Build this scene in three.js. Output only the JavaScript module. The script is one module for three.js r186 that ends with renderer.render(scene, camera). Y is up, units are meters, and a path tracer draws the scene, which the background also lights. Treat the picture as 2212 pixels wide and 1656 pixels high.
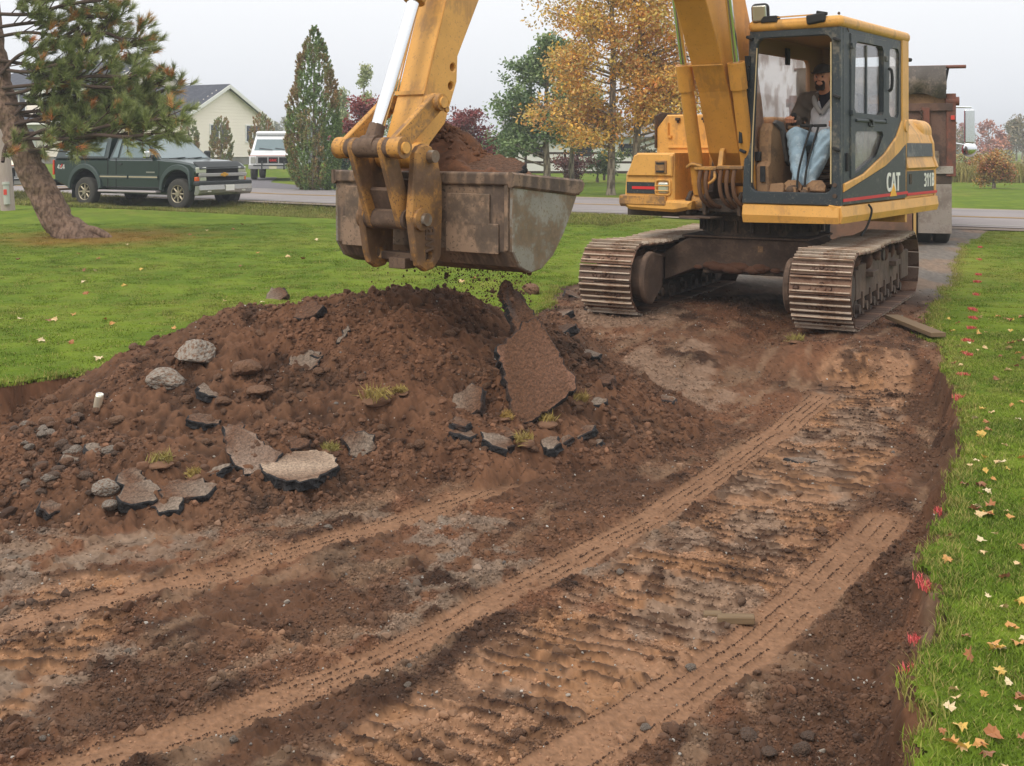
import * as THREE from 'three';
import { RoundedBoxGeometry } from 'three/addons/geometries/RoundedBoxGeometry.js';
import { mergeGeometries } from 'three/addons/utils/BufferGeometryUtils.js';
import { MarchingCubes } from 'three/addons/objects/MarchingCubes.js';
import { FontLoader } from 'three/addons/loaders/FontLoader.js';
import { TextGeometry } from 'three/addons/geometries/TextGeometry.js';

// ---------------------------------------------------------------- camera, sky, sun, exposure
const EYE = 1.625, FOCAL = 2466, PW = 2212, PH = 1656, HZ = 321;      // level camera; the lens is shifted down so that the horizon lies high in the frame
const scene = new THREE.Scene();
const FH = 2 * (PH - HZ);
const camera = new THREE.PerspectiveCamera(2 * Math.atan(FH / 2 / FOCAL) * 180 / Math.PI, PW / FH, 0.05, 3000);
camera.position.set(0, EYE, 0);
camera.setViewOffset(PW, FH, 0, FH - PH, PW, PH);
scene.add(camera);
{
  const w = 256, h = 128, d = new Float32Array(w * h * 4);
  for (let j = 0; j < h; j++) for (let i = 0; i < w; i++) {
    const el = ((j + 0.5) / h - 0.5) * Math.PI, s = Math.max(0, Math.sin(el));
    const L = el >= 0 ? 0.62 + 0.78 * Math.sqrt(s) : 0.3;
    const b = Math.max(0, 1 - Math.sqrt(s) * 1.6);            // the low sky is a little bluer
    const k = (j * w + i) * 4;
    d[k] = L * (1.0 - 0.05 * b); d[k + 1] = L * (1 - 0.012 * b); d[k + 2] = L * (1.0 + 0.06 * b); d[k + 3] = 1;
  }
  const sky = new THREE.DataTexture(d, w, h, THREE.RGBAFormat, THREE.FloatType);
  sky.mapping = THREE.EquirectangularReflectionMapping; sky.magFilter = sky.minFilter = THREE.LinearFilter; sky.needsUpdate = true;
  scene.background = sky; scene.environment = sky;
}
const sun = new THREE.DirectionalLight(0xfff4e4, 1.5);
sun.position.set(-14, 26, 8); sun.target.position.set(1, 0, -9);
sun.castShadow = true; sun.shadow.radius = 45; sun.shadow.mapSize.set(4096, 4096);
Object.assign(sun.shadow.camera, { left: -40, right: 40, top: 40, bottom: -40, near: 1, far: 120 });
scene.add(sun, sun.target);
scene.fog = new THREE.FogExp2(0xdfe4ea, 0.0016);
const renderer = new THREE.WebGLRenderer({ antialias: true });
renderer.setSize(1024, 766);
renderer.shadowMap.enabled = true;
renderer.toneMapping = THREE.LinearToneMapping;
renderer.toneMappingExposure = 1.14;

// ---------------------------------------------------------------- helpers
const PI = Math.PI, V3 = (x, y, z) => new THREE.Vector3(x, y, z);
const clamp = (x, a = 0, b = 1) => Math.min(b, Math.max(a, x)), lerp = (a, b, t) => a + (b - a) * t;
const sst = (a, b, x) => { const t = clamp((x - a) / (b - a)); return t * t * (3 - 2 * t); };
function rng(seed) { let s = seed >>> 0; return () => { s = (s + 0x6D2B79F5) >>> 0; let t = Math.imul(s ^ (s >>> 15), 1 | s); t = (t + Math.imul(t ^ (t >>> 7), 61 | t)) ^ t; return ((t ^ (t >>> 14)) >>> 0) / 4294967296; }; }
const hash2 = (x, y, s = 0) => { let h = Math.imul(x, 374761393) + Math.imul(y, 668265263) + Math.imul(s, 974634777); h = Math.imul(h ^ (h >>> 13), 1274126177); return ((h ^ (h >>> 16)) >>> 0) / 4294967296; };
function vn(x, y, s = 0, per = 0) {                                 // value noise 0..1, tileable with a period
  let i = Math.floor(x), j = Math.floor(y), u = x - i, v = y - j; u = u * u * (3 - 2 * u); v = v * v * (3 - 2 * v);
  let i1 = i + 1, j1 = j + 1;
  if (per) { i = ((i % per) + per) % per; j = ((j % per) + per) % per; i1 = ((i1 % per) + per) % per; j1 = ((j1 % per) + per) % per; }
  const a = hash2(i, j, s), b = hash2(i1, j, s), c = hash2(i, j1, s), d = hash2(i1, j1, s);
  return a + (b - a) * u + (c - a) * v + (a - b - c + d) * u * v;
}
function fbm(x, y, o = 4, s = 0, per = 0) { let t = 0, a = 0.5, n = 0; for (let k = 0; k < o; k++) { t += a * vn(x, y, s + k, per); n += a; x *= 2; y *= 2; per *= 2; a *= 0.5; } return t / n; }
// photograph pixel (2212 x 1656) -> point: on the level h, or at the distance D along the ground
function rayOf(px, py) { return [(px - PW / 2) / FOCAL, (HZ - py) / FOCAL, 1]; }
function onLevel(px, py, h = 0) { const r = rayOf(px, py), t = (h - EYE) / r[1]; return [r[0] * t, r[2] * t]; }
function atDist(px, py, D) { const r = rayOf(px, py), t = D / r[2]; return V3(r[0] * t, EYE + r[1] * t, -D); }
const LIN = c => { c /= 255; return c <= 0.04045 ? c / 12.92 : ((c + 0.055) / 1.055) ** 2.4; };
const rgb = (r, g, b, k = 1) => [LIN(r) * k, LIN(g) * k, LIN(b) * k];   // sRGB 0..255 -> linear, times k
const mix3 = (a, b, t) => [lerp(a[0], b[0], t), lerp(a[1], b[1], t), lerp(a[2], b[2], t)];
const col = (r, g, b, k = 1) => new THREE.Color().setRGB(...rgb(r, g, b, k));

const taken = new Map();
function numbered(n) { const k = taken.get(n) || 0; taken.set(n, k + 1); return k ? `${n}_${String(k).padStart(3, '0')}` : n; }
function tag(o, label, category, group, kind) { if (label) o.userData.label = label; if (category) o.userData.category = category; if (group) o.userData.group = group; if (kind) o.userData.kind = kind; return o; }
function thing(name, label, category, x = 0, y = 0, z = 0, turn = 0, group) {
  const o = new THREE.Group(); o.name = numbered(name); o.position.set(x, y, z); o.rotation.y = turn; scene.add(o); return tag(o, label, category, group);
}
function prep(g) {                                                  // plain triangles with position, normal and uv in metres
  if (g.index) g = g.toNonIndexed();
  if (!g.attributes.normal) g.computeVertexNormals();
  for (const k of Object.keys(g.attributes)) if (!['position', 'normal', 'color'].includes(k)) g.deleteAttribute(k);
  const p = g.attributes.position.array, n = p.length / 3, uv = new Float32Array(n * 2);
  for (let t = 0; t < n; t += 3) {
    const i = t * 3, ax = p[i + 3] - p[i], ay = p[i + 4] - p[i + 1], az = p[i + 5] - p[i + 2], bx = p[i + 6] - p[i], by = p[i + 7] - p[i + 1], bz = p[i + 8] - p[i + 2];
    const nx = Math.abs(ay * bz - az * by), ny = Math.abs(az * bx - ax * bz), nz = Math.abs(ax * by - ay * bx);
    for (let k = 0; k < 3; k++) {
      const q = (t + k) * 3, o = (t + k) * 2;
      if (nx >= ny && nx >= nz) { uv[o] = p[q + 2]; uv[o + 1] = p[q + 1]; } else if (ny >= nz) { uv[o] = p[q]; uv[o + 1] = p[q + 2]; } else { uv[o] = p[q]; uv[o + 1] = p[q + 1]; }
    }
  }
  g.setAttribute('uv', new THREE.BufferAttribute(uv, 2)); g.morphAttributes = {}; g.clearGroups();
  return g;
}
function merged(gs) { gs = gs.map(prep); return gs.length > 1 ? mergeGeometries(gs) : gs[0]; }
function mesh(name, gs, mat, parent = scene) {
  const m = new THREE.Mesh(Array.isArray(gs) ? merged(gs) : gs, mat); m.name = parent === scene ? numbered(name) : name; m.castShadow = m.receiveShadow = true; parent.add(m); return m;
}
const at = (g, x, y, z, rx = 0, ry = 0, rz = 0) => g.applyMatrix4(new THREE.Matrix4().compose(V3(x, y, z), new THREE.Quaternion().setFromEuler(new THREE.Euler(rx, ry, rz)), V3(1, 1, 1)));
const bx = (w, h, d, x = 0, y = 0, z = 0, rx = 0, ry = 0, rz = 0, r = 0.006) => at(r > 0 && Math.min(w, h, d) > 2.2 * r ? new RoundedBoxGeometry(w, h, d, 1, r) : new THREE.BoxGeometry(w, h, d), x, y, z, rx, ry, rz);
function rod(a, b, r0, r1 = r0, seg = 12, open = false) {           // cylinder from a to b
  const A = Array.isArray(a) ? V3(...a) : a, B = Array.isArray(b) ? V3(...b) : b, d = B.clone().sub(A), g = new THREE.CylinderGeometry(r1, r0, d.length(), seg, 1, open);
  return g.applyQuaternion(new THREE.Quaternion().setFromUnitVectors(V3(0, 1, 0), d.normalize())).translate(...A.add(B).multiplyScalar(0.5).toArray());
}
const tube = (pts, r, seg = 24, rs = 7) => new THREE.TubeGeometry(new THREE.CatmullRomCurve3(pts.map(p => Array.isArray(p) ? V3(...p) : p)), seg, r, rs);
function plate(pts, th, bev = 0.004, holes = []) {                  // outline in x-y, thickness centred on z
  const s = new THREE.Shape(pts.map(p => new THREE.Vector2(p[0], p[1])));
  for (const h of holes) s.holes.push(Array.isArray(h) ? new THREE.Path(h.map(p => new THREE.Vector2(p[0], p[1]))) : h);
  return new THREE.ExtrudeGeometry(s, { depth: th - 2 * bev, bevelEnabled: bev > 0, bevelThickness: bev, bevelSize: bev, bevelOffset: -bev, bevelSegments: 1, curveSegments: 10 }).translate(0, 0, -th / 2 + bev);
}
// outline given as (forward, up) pairs, extruded across: x = left, y = up, z = forward
const slabFH = (pts, l, th, bev = 0.006, holes = []) => plate(pts.map(p => [-p[0], p[1]]), th, bev, holes.map(h => Array.isArray(h) ? h.map(p => [-p[0], p[1]]) : h)).rotateY(PI / 2).translate(l, 0, 0);
function circ(x, y, r, n = 16) { const a = []; for (let i = 0; i < n; i++) a.push([x + r * Math.cos(i / n * 2 * PI), y + r * Math.sin(i / n * 2 * PI)]); return a; }
function rrect(x0, y0, x1, y1, r, n = 4) { const a = []; for (const [cx, cy, s] of [[x1 - r, y1 - r, 0], [x0 + r, y1 - r, 1], [x0 + r, y0 + r, 2], [x1 - r, y0 + r, 3]]) for (let i = 0; i <= n; i++) { const t = (s + i / n) * PI / 2; a.push([cx + r * Math.cos(t), cy + r * Math.sin(t)]); } return a; }
const font = await new FontLoader().loadAsync('fonts/droid/droid_sans_bold.typeface.json');
function words(s, size, th = 0.004, sx = 1) { const g = new TextGeometry(s, { font, size, depth: th, curveSegments: 4, bevelEnabled: false }); g.computeBoundingBox(); const b = g.boundingBox; return g.translate(-(b.min.x + b.max.x) / 2, -(b.min.y + b.max.y) / 2, 0).scale(sx, 1, 1); }

// textures: tileable, uv in metres / span
function tex(n, span, fn, srgb = true) {
  const d = new Uint8Array(n * n * 4);
  for (let j = 0; j < n; j++) for (let i = 0; i < n; i++) { const c = fn(i / n, j / n), k = (j * n + i) * 4; for (let q = 0; q < 3; q++) d[k + q] = clamp(typeof c === 'number' ? c : c[q]) * 255; d[k + 3] = 255; }
  const t = new THREE.DataTexture(d, n, n); t.wrapS = t.wrapT = THREE.RepeatWrapping; t.magFilter = t.minFilter = THREE.LinearFilter; t.repeat.set(1 / span, 1 / span);
  if (srgb) t.colorSpace = THREE.SRGBColorSpace; t.needsUpdate = true; return t;
}
const grainBump = tex(512, 0.5, (u, v) => fbm(u * 32, v * 32, 4, 3, 32), false);
const roughBump = tex(512, 2, (u, v) => fbm(u * 16, v * 16, 5, 8, 16), false);
// paint with dust, mud spatter and rubbed spots; c, dirt: sRGB 0..1
function worn(c, dirt, amount, span = 1.3, seed = 1, streak = 0, full = 0.85) {
  return tex(512, span, (u, v) => {
    const a = fbm(u * 5, v * 5, 5, seed, 5), b = fbm(u * 40, v * 40, 3, seed + 9, 40), s = streak ? fbm(u * 30, v * 3, 3, seed + 21, 3) : 0.5;
    let m = sst(0.62 - amount * 0.35, 0.78 - amount * 0.2, a * 0.72 + b * 0.28 + (s - 0.5) * streak);
    const sp = fbm(u * 90, v * 90, 2, seed + 5, 90) > 0.79 - amount * 0.08 ? 0.7 : 0;
    m = clamp(Math.max(m * full, sp * Math.min(1, full * 1.2))); const t = 0.94 + 0.12 * (fbm(u * 9, v * 9, 4, seed + 31, 9) - 0.5) * 2 * 0.5;
    return mix3(c.map(x => x * t), dirt.map(x => x * (0.8 + 0.4 * b)), m);
  });
}
const S = (r, g, b) => [r / 255, g / 255, b / 255];
function mat(o) { return new THREE.MeshStandardMaterial(o); }
function phys(o) { return new THREE.MeshPhysicalMaterial(o); }
// ---------------------------------------------------------------- ground: plan coordinates X (right), D (ahead); world z = -D
const BD = 0.5034, cB = Math.cos(BD), sB = Math.sin(BD);            // driveway direction
const roadQ = (X, D) => X * sB + D * cB, roadT = (X, D) => -X * cB + D * sB;
const ROAD0 = 23.3, ROAD1 = 30.0;
function terrain(X, D) {
  const q = roadQ(X, D), t = roadT(X, D), road = clamp(0.09 + 0.006 * t, -0.3, 0.45);
  let h = road * sst(9, 23, q);
  h -= 0.16 * sst(19, 21, q) * sst(23.3, 22, q) * sst(10, 16, t);   // shallow ditch
  h += 0.2 * sst(38, 48, q) * sst(34, 44, t);
  return h + 0.05 * (fbm(X * 0.23, D * 0.23, 2, 77) - 0.5) * sst(2, 5, D);
}
const digPoly = [[0.2, 0.4], [1.06, 3.02], [1.28, 3.55], [1.53, 4.18], [1.94, 5.14], [2.3, 5.9], [2.6, 6.6], [2.87, 7.3], [3.24, 8.4], [3.56, 9.3], [3.6, 9.9], [3.98, 10.86], [5.1, 13.4], [7.23, 18.3], [8.7, 21.0], [10.4, 22.0],
  [6.5, 23.4], [4.6, 21.4], [3.0, 18.0], [0.55, 13.2], [0.35, 11.6], [-0.1, 10.2], [-0.9, 9.2], [-2.1, 8.8], [-3.1, 8.35], [-3.53, 7.85], [-5.2, 6.9], [-9, 4.8], [-9, -6], [-0.6, -6]];
function sdDig(X, D) {                                              // > 0 inside
  let m = 1e9, inside = false; const n = digPoly.length;
  for (let i = 0, j = n - 1; i < n; j = i++) {
    const [ax, ay] = digPoly[j], [bx_, by] = digPoly[i], ex = bx_ - ax, ey = by - ay, wx = X - ax, wy = D - ay, t = clamp((wx * ex + wy * ey) / (ex * ex + ey * ey));
    const dx = wx - ex * t, dy = wy - ey * t, d = dx * dx + dy * dy; if (d < m) m = d;
    if ((ay > D) !== (by > D) && X < (bx_ - ax) * (D - ay) / (by - ay) + ax) inside = !inside;
  }
  const r = Math.sqrt(m) * (inside ? 1 : -1);
  return r + (fbm(X * 3.1, D * 3.1, 3, 12) - 0.5) * 0.2 + (fbm(X * 14, D * 14, 2, 15) - 0.5) * 0.06;
}
// soil heaps: ridge points [X, D, height, fall towards the camera]
const crest = [[-3.3, 7.6, -0.28, 0.5], [-2.85, 7.95, -0.06, 0.5], [-2.35, 8.15, 0.23, 0.5], [-1.84, 8.3, 0.52, 0.5], [-1.64, 8.3, 0.51, 0.5], [-1.37, 8.3, 0.55, 0.5], [-0.86, 8.35, 0.61, 0.5], [-0.53, 8.35, 0.61, 0.5], [-0.3, 8.3, 0.54, 0.52], [-0.02, 8.3, 0.46, 0.6], [0.18, 8.4, 0.38, 0.85], [0.4, 9.0, 0.2, 0.9], [0.5, 10.0, 0.08, 0.8], [0.4, 11.0, 0.04, 0.8]];
const crest2 = [[-2.7, 7.0, -0.02, 0.42], [-2.2, 6.35, -0.04, 0.42], [-1.65, 6.45, -0.02, 0.42], [-1.15, 6.85, -0.04, 0.42], [-0.35, 7.2, -0.08, 0.42], [0.2, 7.5, -0.08, 0.5]];
function along(list, X, D, far) {
  let best = -9;
  for (let i = 0; i + 1 < list.length; i++) {
    const [ax, ay, ah, an] = list[i], [bx_, by, bh, bn] = list[i + 1], ex = bx_ - ax, ey = by - ay, t = clamp(((X - ax) * ex + (D - ay) * ey) / (ex * ex + ey * ey));
    const dx = X - ax - ex * t, dy = D - ay - ey * t, d = Math.hypot(dx, dy), k = dx > 0 && t > 0.99 && i > list.length - 4 ? 0.95 : dy < 0 ? lerp(an, bn, t) : far;
    const h = lerp(ah, bh, t) - k * (Math.sqrt(d * d + 0.03) - 0.17); if (h > best) best = h;
  }
  return best;
}
// wheel ruts and crawler prints, drawn on the photograph and laid on the dug floor
const lay = (pts, h = -0.26) => pts.map(p => onLevel(p[0], p[1], h));
const ruts = [
  { p: lay([[-60, 1370], [150, 1312], [500, 1228], [800, 1140], [1000, 1072], [1180, 1005], [1300, 940]]), w: 0.2, n: 4 },
  { p: lay([[60, 1700], [250, 1625], [500, 1545], [800, 1432], [1000, 1330], [1200, 1222], [1400, 1120], [1550, 1020], [1690, 925], [1780, 850]]), w: 0.2, n: 4 },
  { p: lay([[1080, 1720], [1230, 1635], [1400, 1540], [1600, 1400], [1750, 1280], [1915, 1120]]), w: 0.24, n: 4 },
];
const prints = [
  { p: lay([[700, 1800], [980, 1620], [1200, 1470], [1420, 1300], [1620, 1150], [1790, 980], [1870, 830]]), w: 0.74, per: 0.085 },
  { p: lay([[-150, 1560], [20, 1440], [110, 1350], [190, 1270]]), w: 0.5, per: 0.085 },
];
const scrape = { p: lay([[480, 1338], [620, 1378], [780, 1428]]) };
for (const r of [...ruts, ...prints, scrape]) {
  r.s = [0]; for (let i = 1; i < r.p.length; i++) r.s.push(r.s[i - 1] + Math.hypot(r.p[i][0] - r.p[i - 1][0], r.p[i][1] - r.p[i - 1][1]));
  r.b = [Math.min(...r.p.map(q => q[0])) - 0.5, Math.max(...r.p.map(q => q[0])) + 0.5, Math.min(...r.p.map(q => q[1])) - 0.5, Math.max(...r.p.map(q => q[1])) + 0.5];
}
function nearLine(r, X, D) {                                        // [signed offset, arc length] or null
  if (X < r.b[0] || X > r.b[1] || D < r.b[2] || D > r.b[3]) return null;
  let m = 1e9, o = 0, s = 0;
  for (let i = 0; i + 1 < r.p.length; i++) {
    const [ax, ay] = r.p[i], [bx_, by] = r.p[i + 1], ex = bx_ - ax, ey = by - ay, t = clamp(((X - ax) * ex + (D - ay) * ey) / (ex * ex + ey * ey)), dx = X - ax - ex * t, dy = D - ay - ey * t, d = dx * dx + dy * dy;
    if (d < m) { m = d; o = (ex * dy - ey * dx > 0 ? 1 : -1) * Math.sqrt(d); s = r.s[i] + t * Math.hypot(ex, ey); }
  }
  return [o, s];
}
const greys = [[1060, 1235, 0.32, 0.16], [960, 1290, 0.34, 0.10], [1010, 1140, 0.3, 0.13], [830, 1345, 0.25, 0.12], [220, 1180, 0.7, 0.16], [60, 1470, 0.36, 0.2], [40, 1290, 0.4, 0.25], [560, 1110, 0.8, 0.1], [1350, 1240, 0.14, 0.1], [1480, 1150, 0.2, 0.12], [1250, 1480, 0.3, 0.1]].map(g => [...onLevel(g[0], g[1], -0.26), g[2], g[3]]);
const topsoil = [[1800, 1530, 0.3, 0.35], [1720, 1620, 0.3, 0.3], [1850, 1400, 0.22, 0.45], [1890, 1270, 0.2, 0.5], [1940, 1130, 0.25, 0.6], [1960, 980, 0.3, 0.8], [1950, 850, 0.3, 0.9], [700, 1560, 0.3, 0.2], [300, 1500, 0.35, 0.25], [650, 1300, 0.4, 0.25], [1250, 1050, 0.5, 0.35]].map(g => [...onLevel(g[0], g[1], -0.26), g[2], g[3]]);   // patches of darker soil lying on the scraped bed
const tans = [[1390, 780, 0.5, 1.1], [1370, 690, 0.6, 0.8], [1720, 960, 0.35, 0.8], [1500, 800, 0.3, 0.5]].map(g => [...onLevel(g[0], g[1], -0.05), g[2], g[3]]);
const C = {
  dark: rgb(72, 50, 37), brown: rgb(114, 81, 60), red: rgb(128, 88, 64), tan: rgb(164, 125, 96), grey: rgb(136, 128, 118), orange: rgb(160, 114, 74), asph: rgb(128, 120, 112), dust: rgb(152, 124, 100),
};
function soil(X, D) {                                               // -> [height, r, g, b]
  const sd = sdDig(X, D), T = terrain(X, D), w = X * sB + D * cB, lat = X * cB - D * sB;
  const right = sst(-3.7, -2.3, lat);                               // the cut under the near crawler
  const up = Math.max(sst(7.8, 10.2, w) * (1 - right), sst(9.1, 9.7, w) * right, 0);
  let floor = -0.27 + (0.27 + T) * up;
  const n1 = fbm(X * 1.3, D * 1.3, 4, 1), n2 = fbm(X * 6, D * 6, 4, 2), n3 = fbm(X * 24, D * 24, 2, 4), n4 = fbm(X * 70, D * 70, 2, 6);
  const drive = sst(12.3, 14.0, w);
  floor += ((n1 - 0.5) * 0.07 + (n2 - 0.5) * 0.035) * (1 - drive * 0.8);
  let rough = 1 - 0.85 * drive - 0.3 * up * (1 - drive), c = mix3(C.brown, C.dark, sst(0.42, 0.62, n1 * 0.5 + n2 * 0.5));
  c = mix3(c, C.red, sst(0.55, 0.7, fbm(X * 2.1, D * 2.1, 3, 31)) * 0.7);
  const streak = fbm(lat * 9, w * 2.2, 3, 41);
  c = mix3(c, C.dust, sst(0.52, 0.72, streak) * 0.5 * (1 - drive));
  c = mix3(c, C.asph, drive);
  if (drive > 0) c = mix3(c, C.dust, drive * sst(0.5, 0.65, fbm(X * 2.5, D * 1.2, 4, 17)) * 0.6);
  let extra = 0, flat = 0;
  for (const g of greys) { const d = Math.hypot((X - g[0]) / g[2], (D - g[1]) / (g[3] * 1.6)) + (n2 - 0.5) * 1.5 + (n1 - 0.5); if (d < 1) { const k = sst(1, 0.85, d) * sst(0.36, 0.44, fbm(X * 7, D * 7, 3, 37)); c = mix3(c, mix3(C.grey, C.dust, n2), k * 0.62); flat = Math.max(flat, k * 0.6); } }
  for (const g of topsoil) { const d = Math.hypot((X - g[0]) / g[2], (D - g[1]) / g[3]) + (n2 - 0.5) * 1.3 + (n1 - 0.5) * 0.8; if (d < 1) c = mix3(c, mix3(C.dark, C.brown, n2 * 0.9), sst(1, 0.88, d) * 0.85); }
  for (const g of tans) { const a = (X - g[0]) * cB - (D - g[1]) * sB, b = (X - g[0]) * sB + (D - g[1]) * cB, d = Math.hypot(a / g[2], b / g[3]) + (n2 - 0.5) * 1.2 + (streak - 0.5) * 1.0; if (d < 1) { const k = sst(1, 0.6, d); c = mix3(c, mix3(C.tan, C.grey, 0.4), k * 0.8); flat = Math.max(flat, k * 0.7); } }
  for (let i = 0; i < prints.length; i++) {
    const pr = prints[i], q = nearLine(pr, X, D); if (!q) continue;
    const o = Math.abs(q[0]) + (n2 - 0.5) * 0.14, k = sst(pr.w / 2 + 0.04, pr.w / 2 - 0.06, o) * sst(0.3, 0.45, fbm(X * 2.7, D * 2.7, 3, 53) + 0.12); if (k <= 0) continue;
    const wob = (fbm(q[0] * 1.2, q[1] * 0.6, 2, 9) - 0.5) * 0.02 + q[0] * 0.1, ph = (q[1] + wob) / pr.per, id = Math.floor(ph), fr = ph - id, bar = sst(0.0, 0.1, fr) * sst(0.42, 0.3, fr), seg = sst(0.34, 0.42, vn(q[0] * 4 + id * 7.3, id * 3.7, 3) + 0.06);
    extra = lerp(extra, -0.012 + bar * seg * 0.018 + (n3 - 0.5) * 0.006, k); rough *= 1 - 0.55 * k; flat = Math.max(flat, k);
    const cc = mix3(mix3(C.tan, C.orange, sst(0.46, 0.6, fbm(X * 5, D * 5, 3, 61)) * 0.45), C.grey, sst(0.56, 0.64, fbm(X * 3.3, D * 3.3, 3, 63)) * 0.45), lump = sst(0.5, 0.62, fbm(X * 8, D * 8, 3, 67));
    const clump = bar * seg * sst(0.34, 0.44, fbm(X * 22, D * 22, 2, 69)); c = mix3(c, mix3(cc, C.dark, clamp(lump * 0.6 + clump * 0.8)), k * 0.9);
  }
  for (const r of ruts) {
    const q = nearLine(r, X, D); if (!q) continue;
    const o = q[0] + (n2 - 0.5) * 0.015, k = sst(r.w / 2 + 0.03, r.w / 2 - 0.02, Math.abs(o) + (n3 - 0.5) * 0.012); 
    extra += sst(r.w / 2 + 0.09, r.w / 2 + 0.03, Math.abs(o)) * (1 - k) * 0.008 * n3 * 1.6;
    if (k <= 0) continue;
    const zig = ((q[1] / 0.055) % 1 + 1) % 1, zz = (zig < 0.5 ? zig : 1 - zig) * 0.012, u = (o + zz + r.w / 2) / r.w * r.n, fr = u - Math.floor(u), groove = sst(0.1, 0.03, Math.min(fr, 1 - fr) + (n4 - 0.5) * 0.06) * sst(0.3, 0.45, vn(q[1] * 6, Math.floor(u + 0.5) * 5, 71) + 0.15);
    extra = lerp(extra, -0.013 - (n1 - 0.5) * 0.02, k); extra += k * groove * 0.008 * (0.4 + 1.2 * n3); rough *= 1 - 0.9 * k; flat = Math.max(flat, k);
    c = mix3(c, mix3(C.tan, C.brown, 0.15 + 0.4 * n2), k * 0.93);
  }
  { const q = nearLine(scrape, X, D); if (q && Math.abs(q[0]) < 0.03) { const k = sst(0.02, 0.006, Math.abs(q[0])); extra += k * 0.012; c = mix3(c, C.tan, k * 0.6); } }
  floor -= (n2 - 0.5) * 0.033 * flat;
  let h = floor + extra;
  // bank of the cut
  const bank = sst(0.0, 0.15, sd), edge = T - 0.012;
  if (sd < 0.5 && drive < 0.5 && w < 13) {
    const hb = lerp(edge, h, Math.pow(bank, 0.8)); const inB = 1 - bank;
    h = Math.min(edge, hb) + inB * (n3 - 0.5) * 0.03; rough = Math.max(rough, inB * 0.8);
  }
  if (sd < 0.02 && w < 13) h = Math.min(h, T - 0.02 - clamp(-sd) * 0.3); else if (w >= 13) h = T + 0.006 + (n2 - 0.5) * 0.01 - 0.12 * sst(0.0, -0.35, sd);
  // heaps of loose soil
  const hp = Math.max(along(crest, X, D, 0.8), along(crest2, X, D, 0.5)) + (n1 - 0.5) * 0.16 + (n2 - 0.5) * 0.1 + (n3 - 0.5) * 0.03;
  const base = sd > 0 || w >= 13 ? h : T - 0.05, over = hp - base;
  if (over > -0.06) {
    const k = sst(-0.06, 0.03, over); h = Math.max(h, lerp(base, Math.max(base, hp), k));
    rough = Math.max(rough, k); const cd = mix3(mix3(C.dark, C.brown, sst(0.35, 0.62, n2 * 0.6 + n3 * 0.4)), C.red, sst(0.5, 0.68, n1) * 0.35); c = mix3(c, cd, k * 0.9);
  }
  // clods and crumbs
  const cl = vn(X * 17, D * 17, 91) * 0.6 + vn(X * 31, D * 31, 92) * 0.4;
  const n5 = vn(X * 150, D * 150, 96);
  h += rough * (sst(0.6, 0.76, cl) * 0.02 + (n3 - 0.5) * 0.018 + (n4 - 0.5) * 0.012 + (n5 - 0.5) * 0.004);
  c = mix3(c, c.map(v => v * 0.62), sst(0.56, 0.72, fbm(X * 11, D * 11, 3, 95)) * rough * 0.6);
  const t = (0.72 + 0.56 * n4) * (0.85 + 0.3 * n5); 
  return [h, c[0] * t * KG, c[1] * t * KG, c[2] * t * KG];
}
const KG = 0.72;                                                    // pixel value of a level surface under this sky -> base colour
function sheet(name, rs, angs, f, keep, material) {                 // graded sheet round the origin
  const nr = rs.length, na = angs.length, P = new Float32Array(nr * na * 3), Cc = new Float32Array(nr * na * 3), U = new Float32Array(nr * na * 2), I = [];
  for (let j = 0; j < nr; j++) for (let i = 0; i < na; i++) {
    const k = j * na + i, X = rs[j] * Math.sin(angs[i]), D = rs[j] * Math.cos(angs[i]), v = f(X, D, rs[j]);
    P.set([X, v[0], -D], k * 3); Cc.set([v[1], v[2], v[3]], k * 3); U.set([X, D], k * 2);
  }
  for (let j = 0; j + 1 < nr; j++) for (let i = 0; i + 1 < na; i++) {
    const a = j * na + i; if (keep && !keep((P[a * 3] + P[(a + na + 1) * 3]) / 2, -(P[a * 3 + 2] + P[(a + na + 1) * 3 + 2]) / 2)) continue;
    I.push(a, a + 1, a + na, a + 1, a + na + 1, a + na);
  }
  const g = new THREE.BufferGeometry(); g.setAttribute('position', new THREE.BufferAttribute(P, 3)); g.setAttribute('color', new THREE.BufferAttribute(Cc, 3)); g.setAttribute('uv', new THREE.BufferAttribute(U, 2)); g.setIndex(I); g.computeVertexNormals();
  return tag(mesh(name, g, material), null, null, null, 'structure');
}
const geom = (a, b, n) => Array.from({ length: n }, (_, i) => a * Math.pow(b / a, i / (n - 1)));
function angles(fine, n) { const a = []; for (let x = -PI; x < -fine - 1e-6; x += 0.1) a.push(x); for (let i = 0; i <= n; i++) a.push(-fine + 2 * fine * i / n); for (let x = fine + 0.08; x < PI; x += 0.1) a.push(x); a.push(PI); return a; }
const soilMat = phys({ vertexColors: true, roughness: 0.95, specularIntensity: 0.4, bumpMap: grainBump, bumpScale: 0.006 });
sheet('soil', [0.2, 0.6, 1.1, ...geom(1.6, 11, 720), ...geom(11.2, 27, 130)], angles(0.56, 560), soil, (X, D) => Math.hypot(X, D) < 15 || sdDig(X, D) > -0.6, soilMat);
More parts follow.
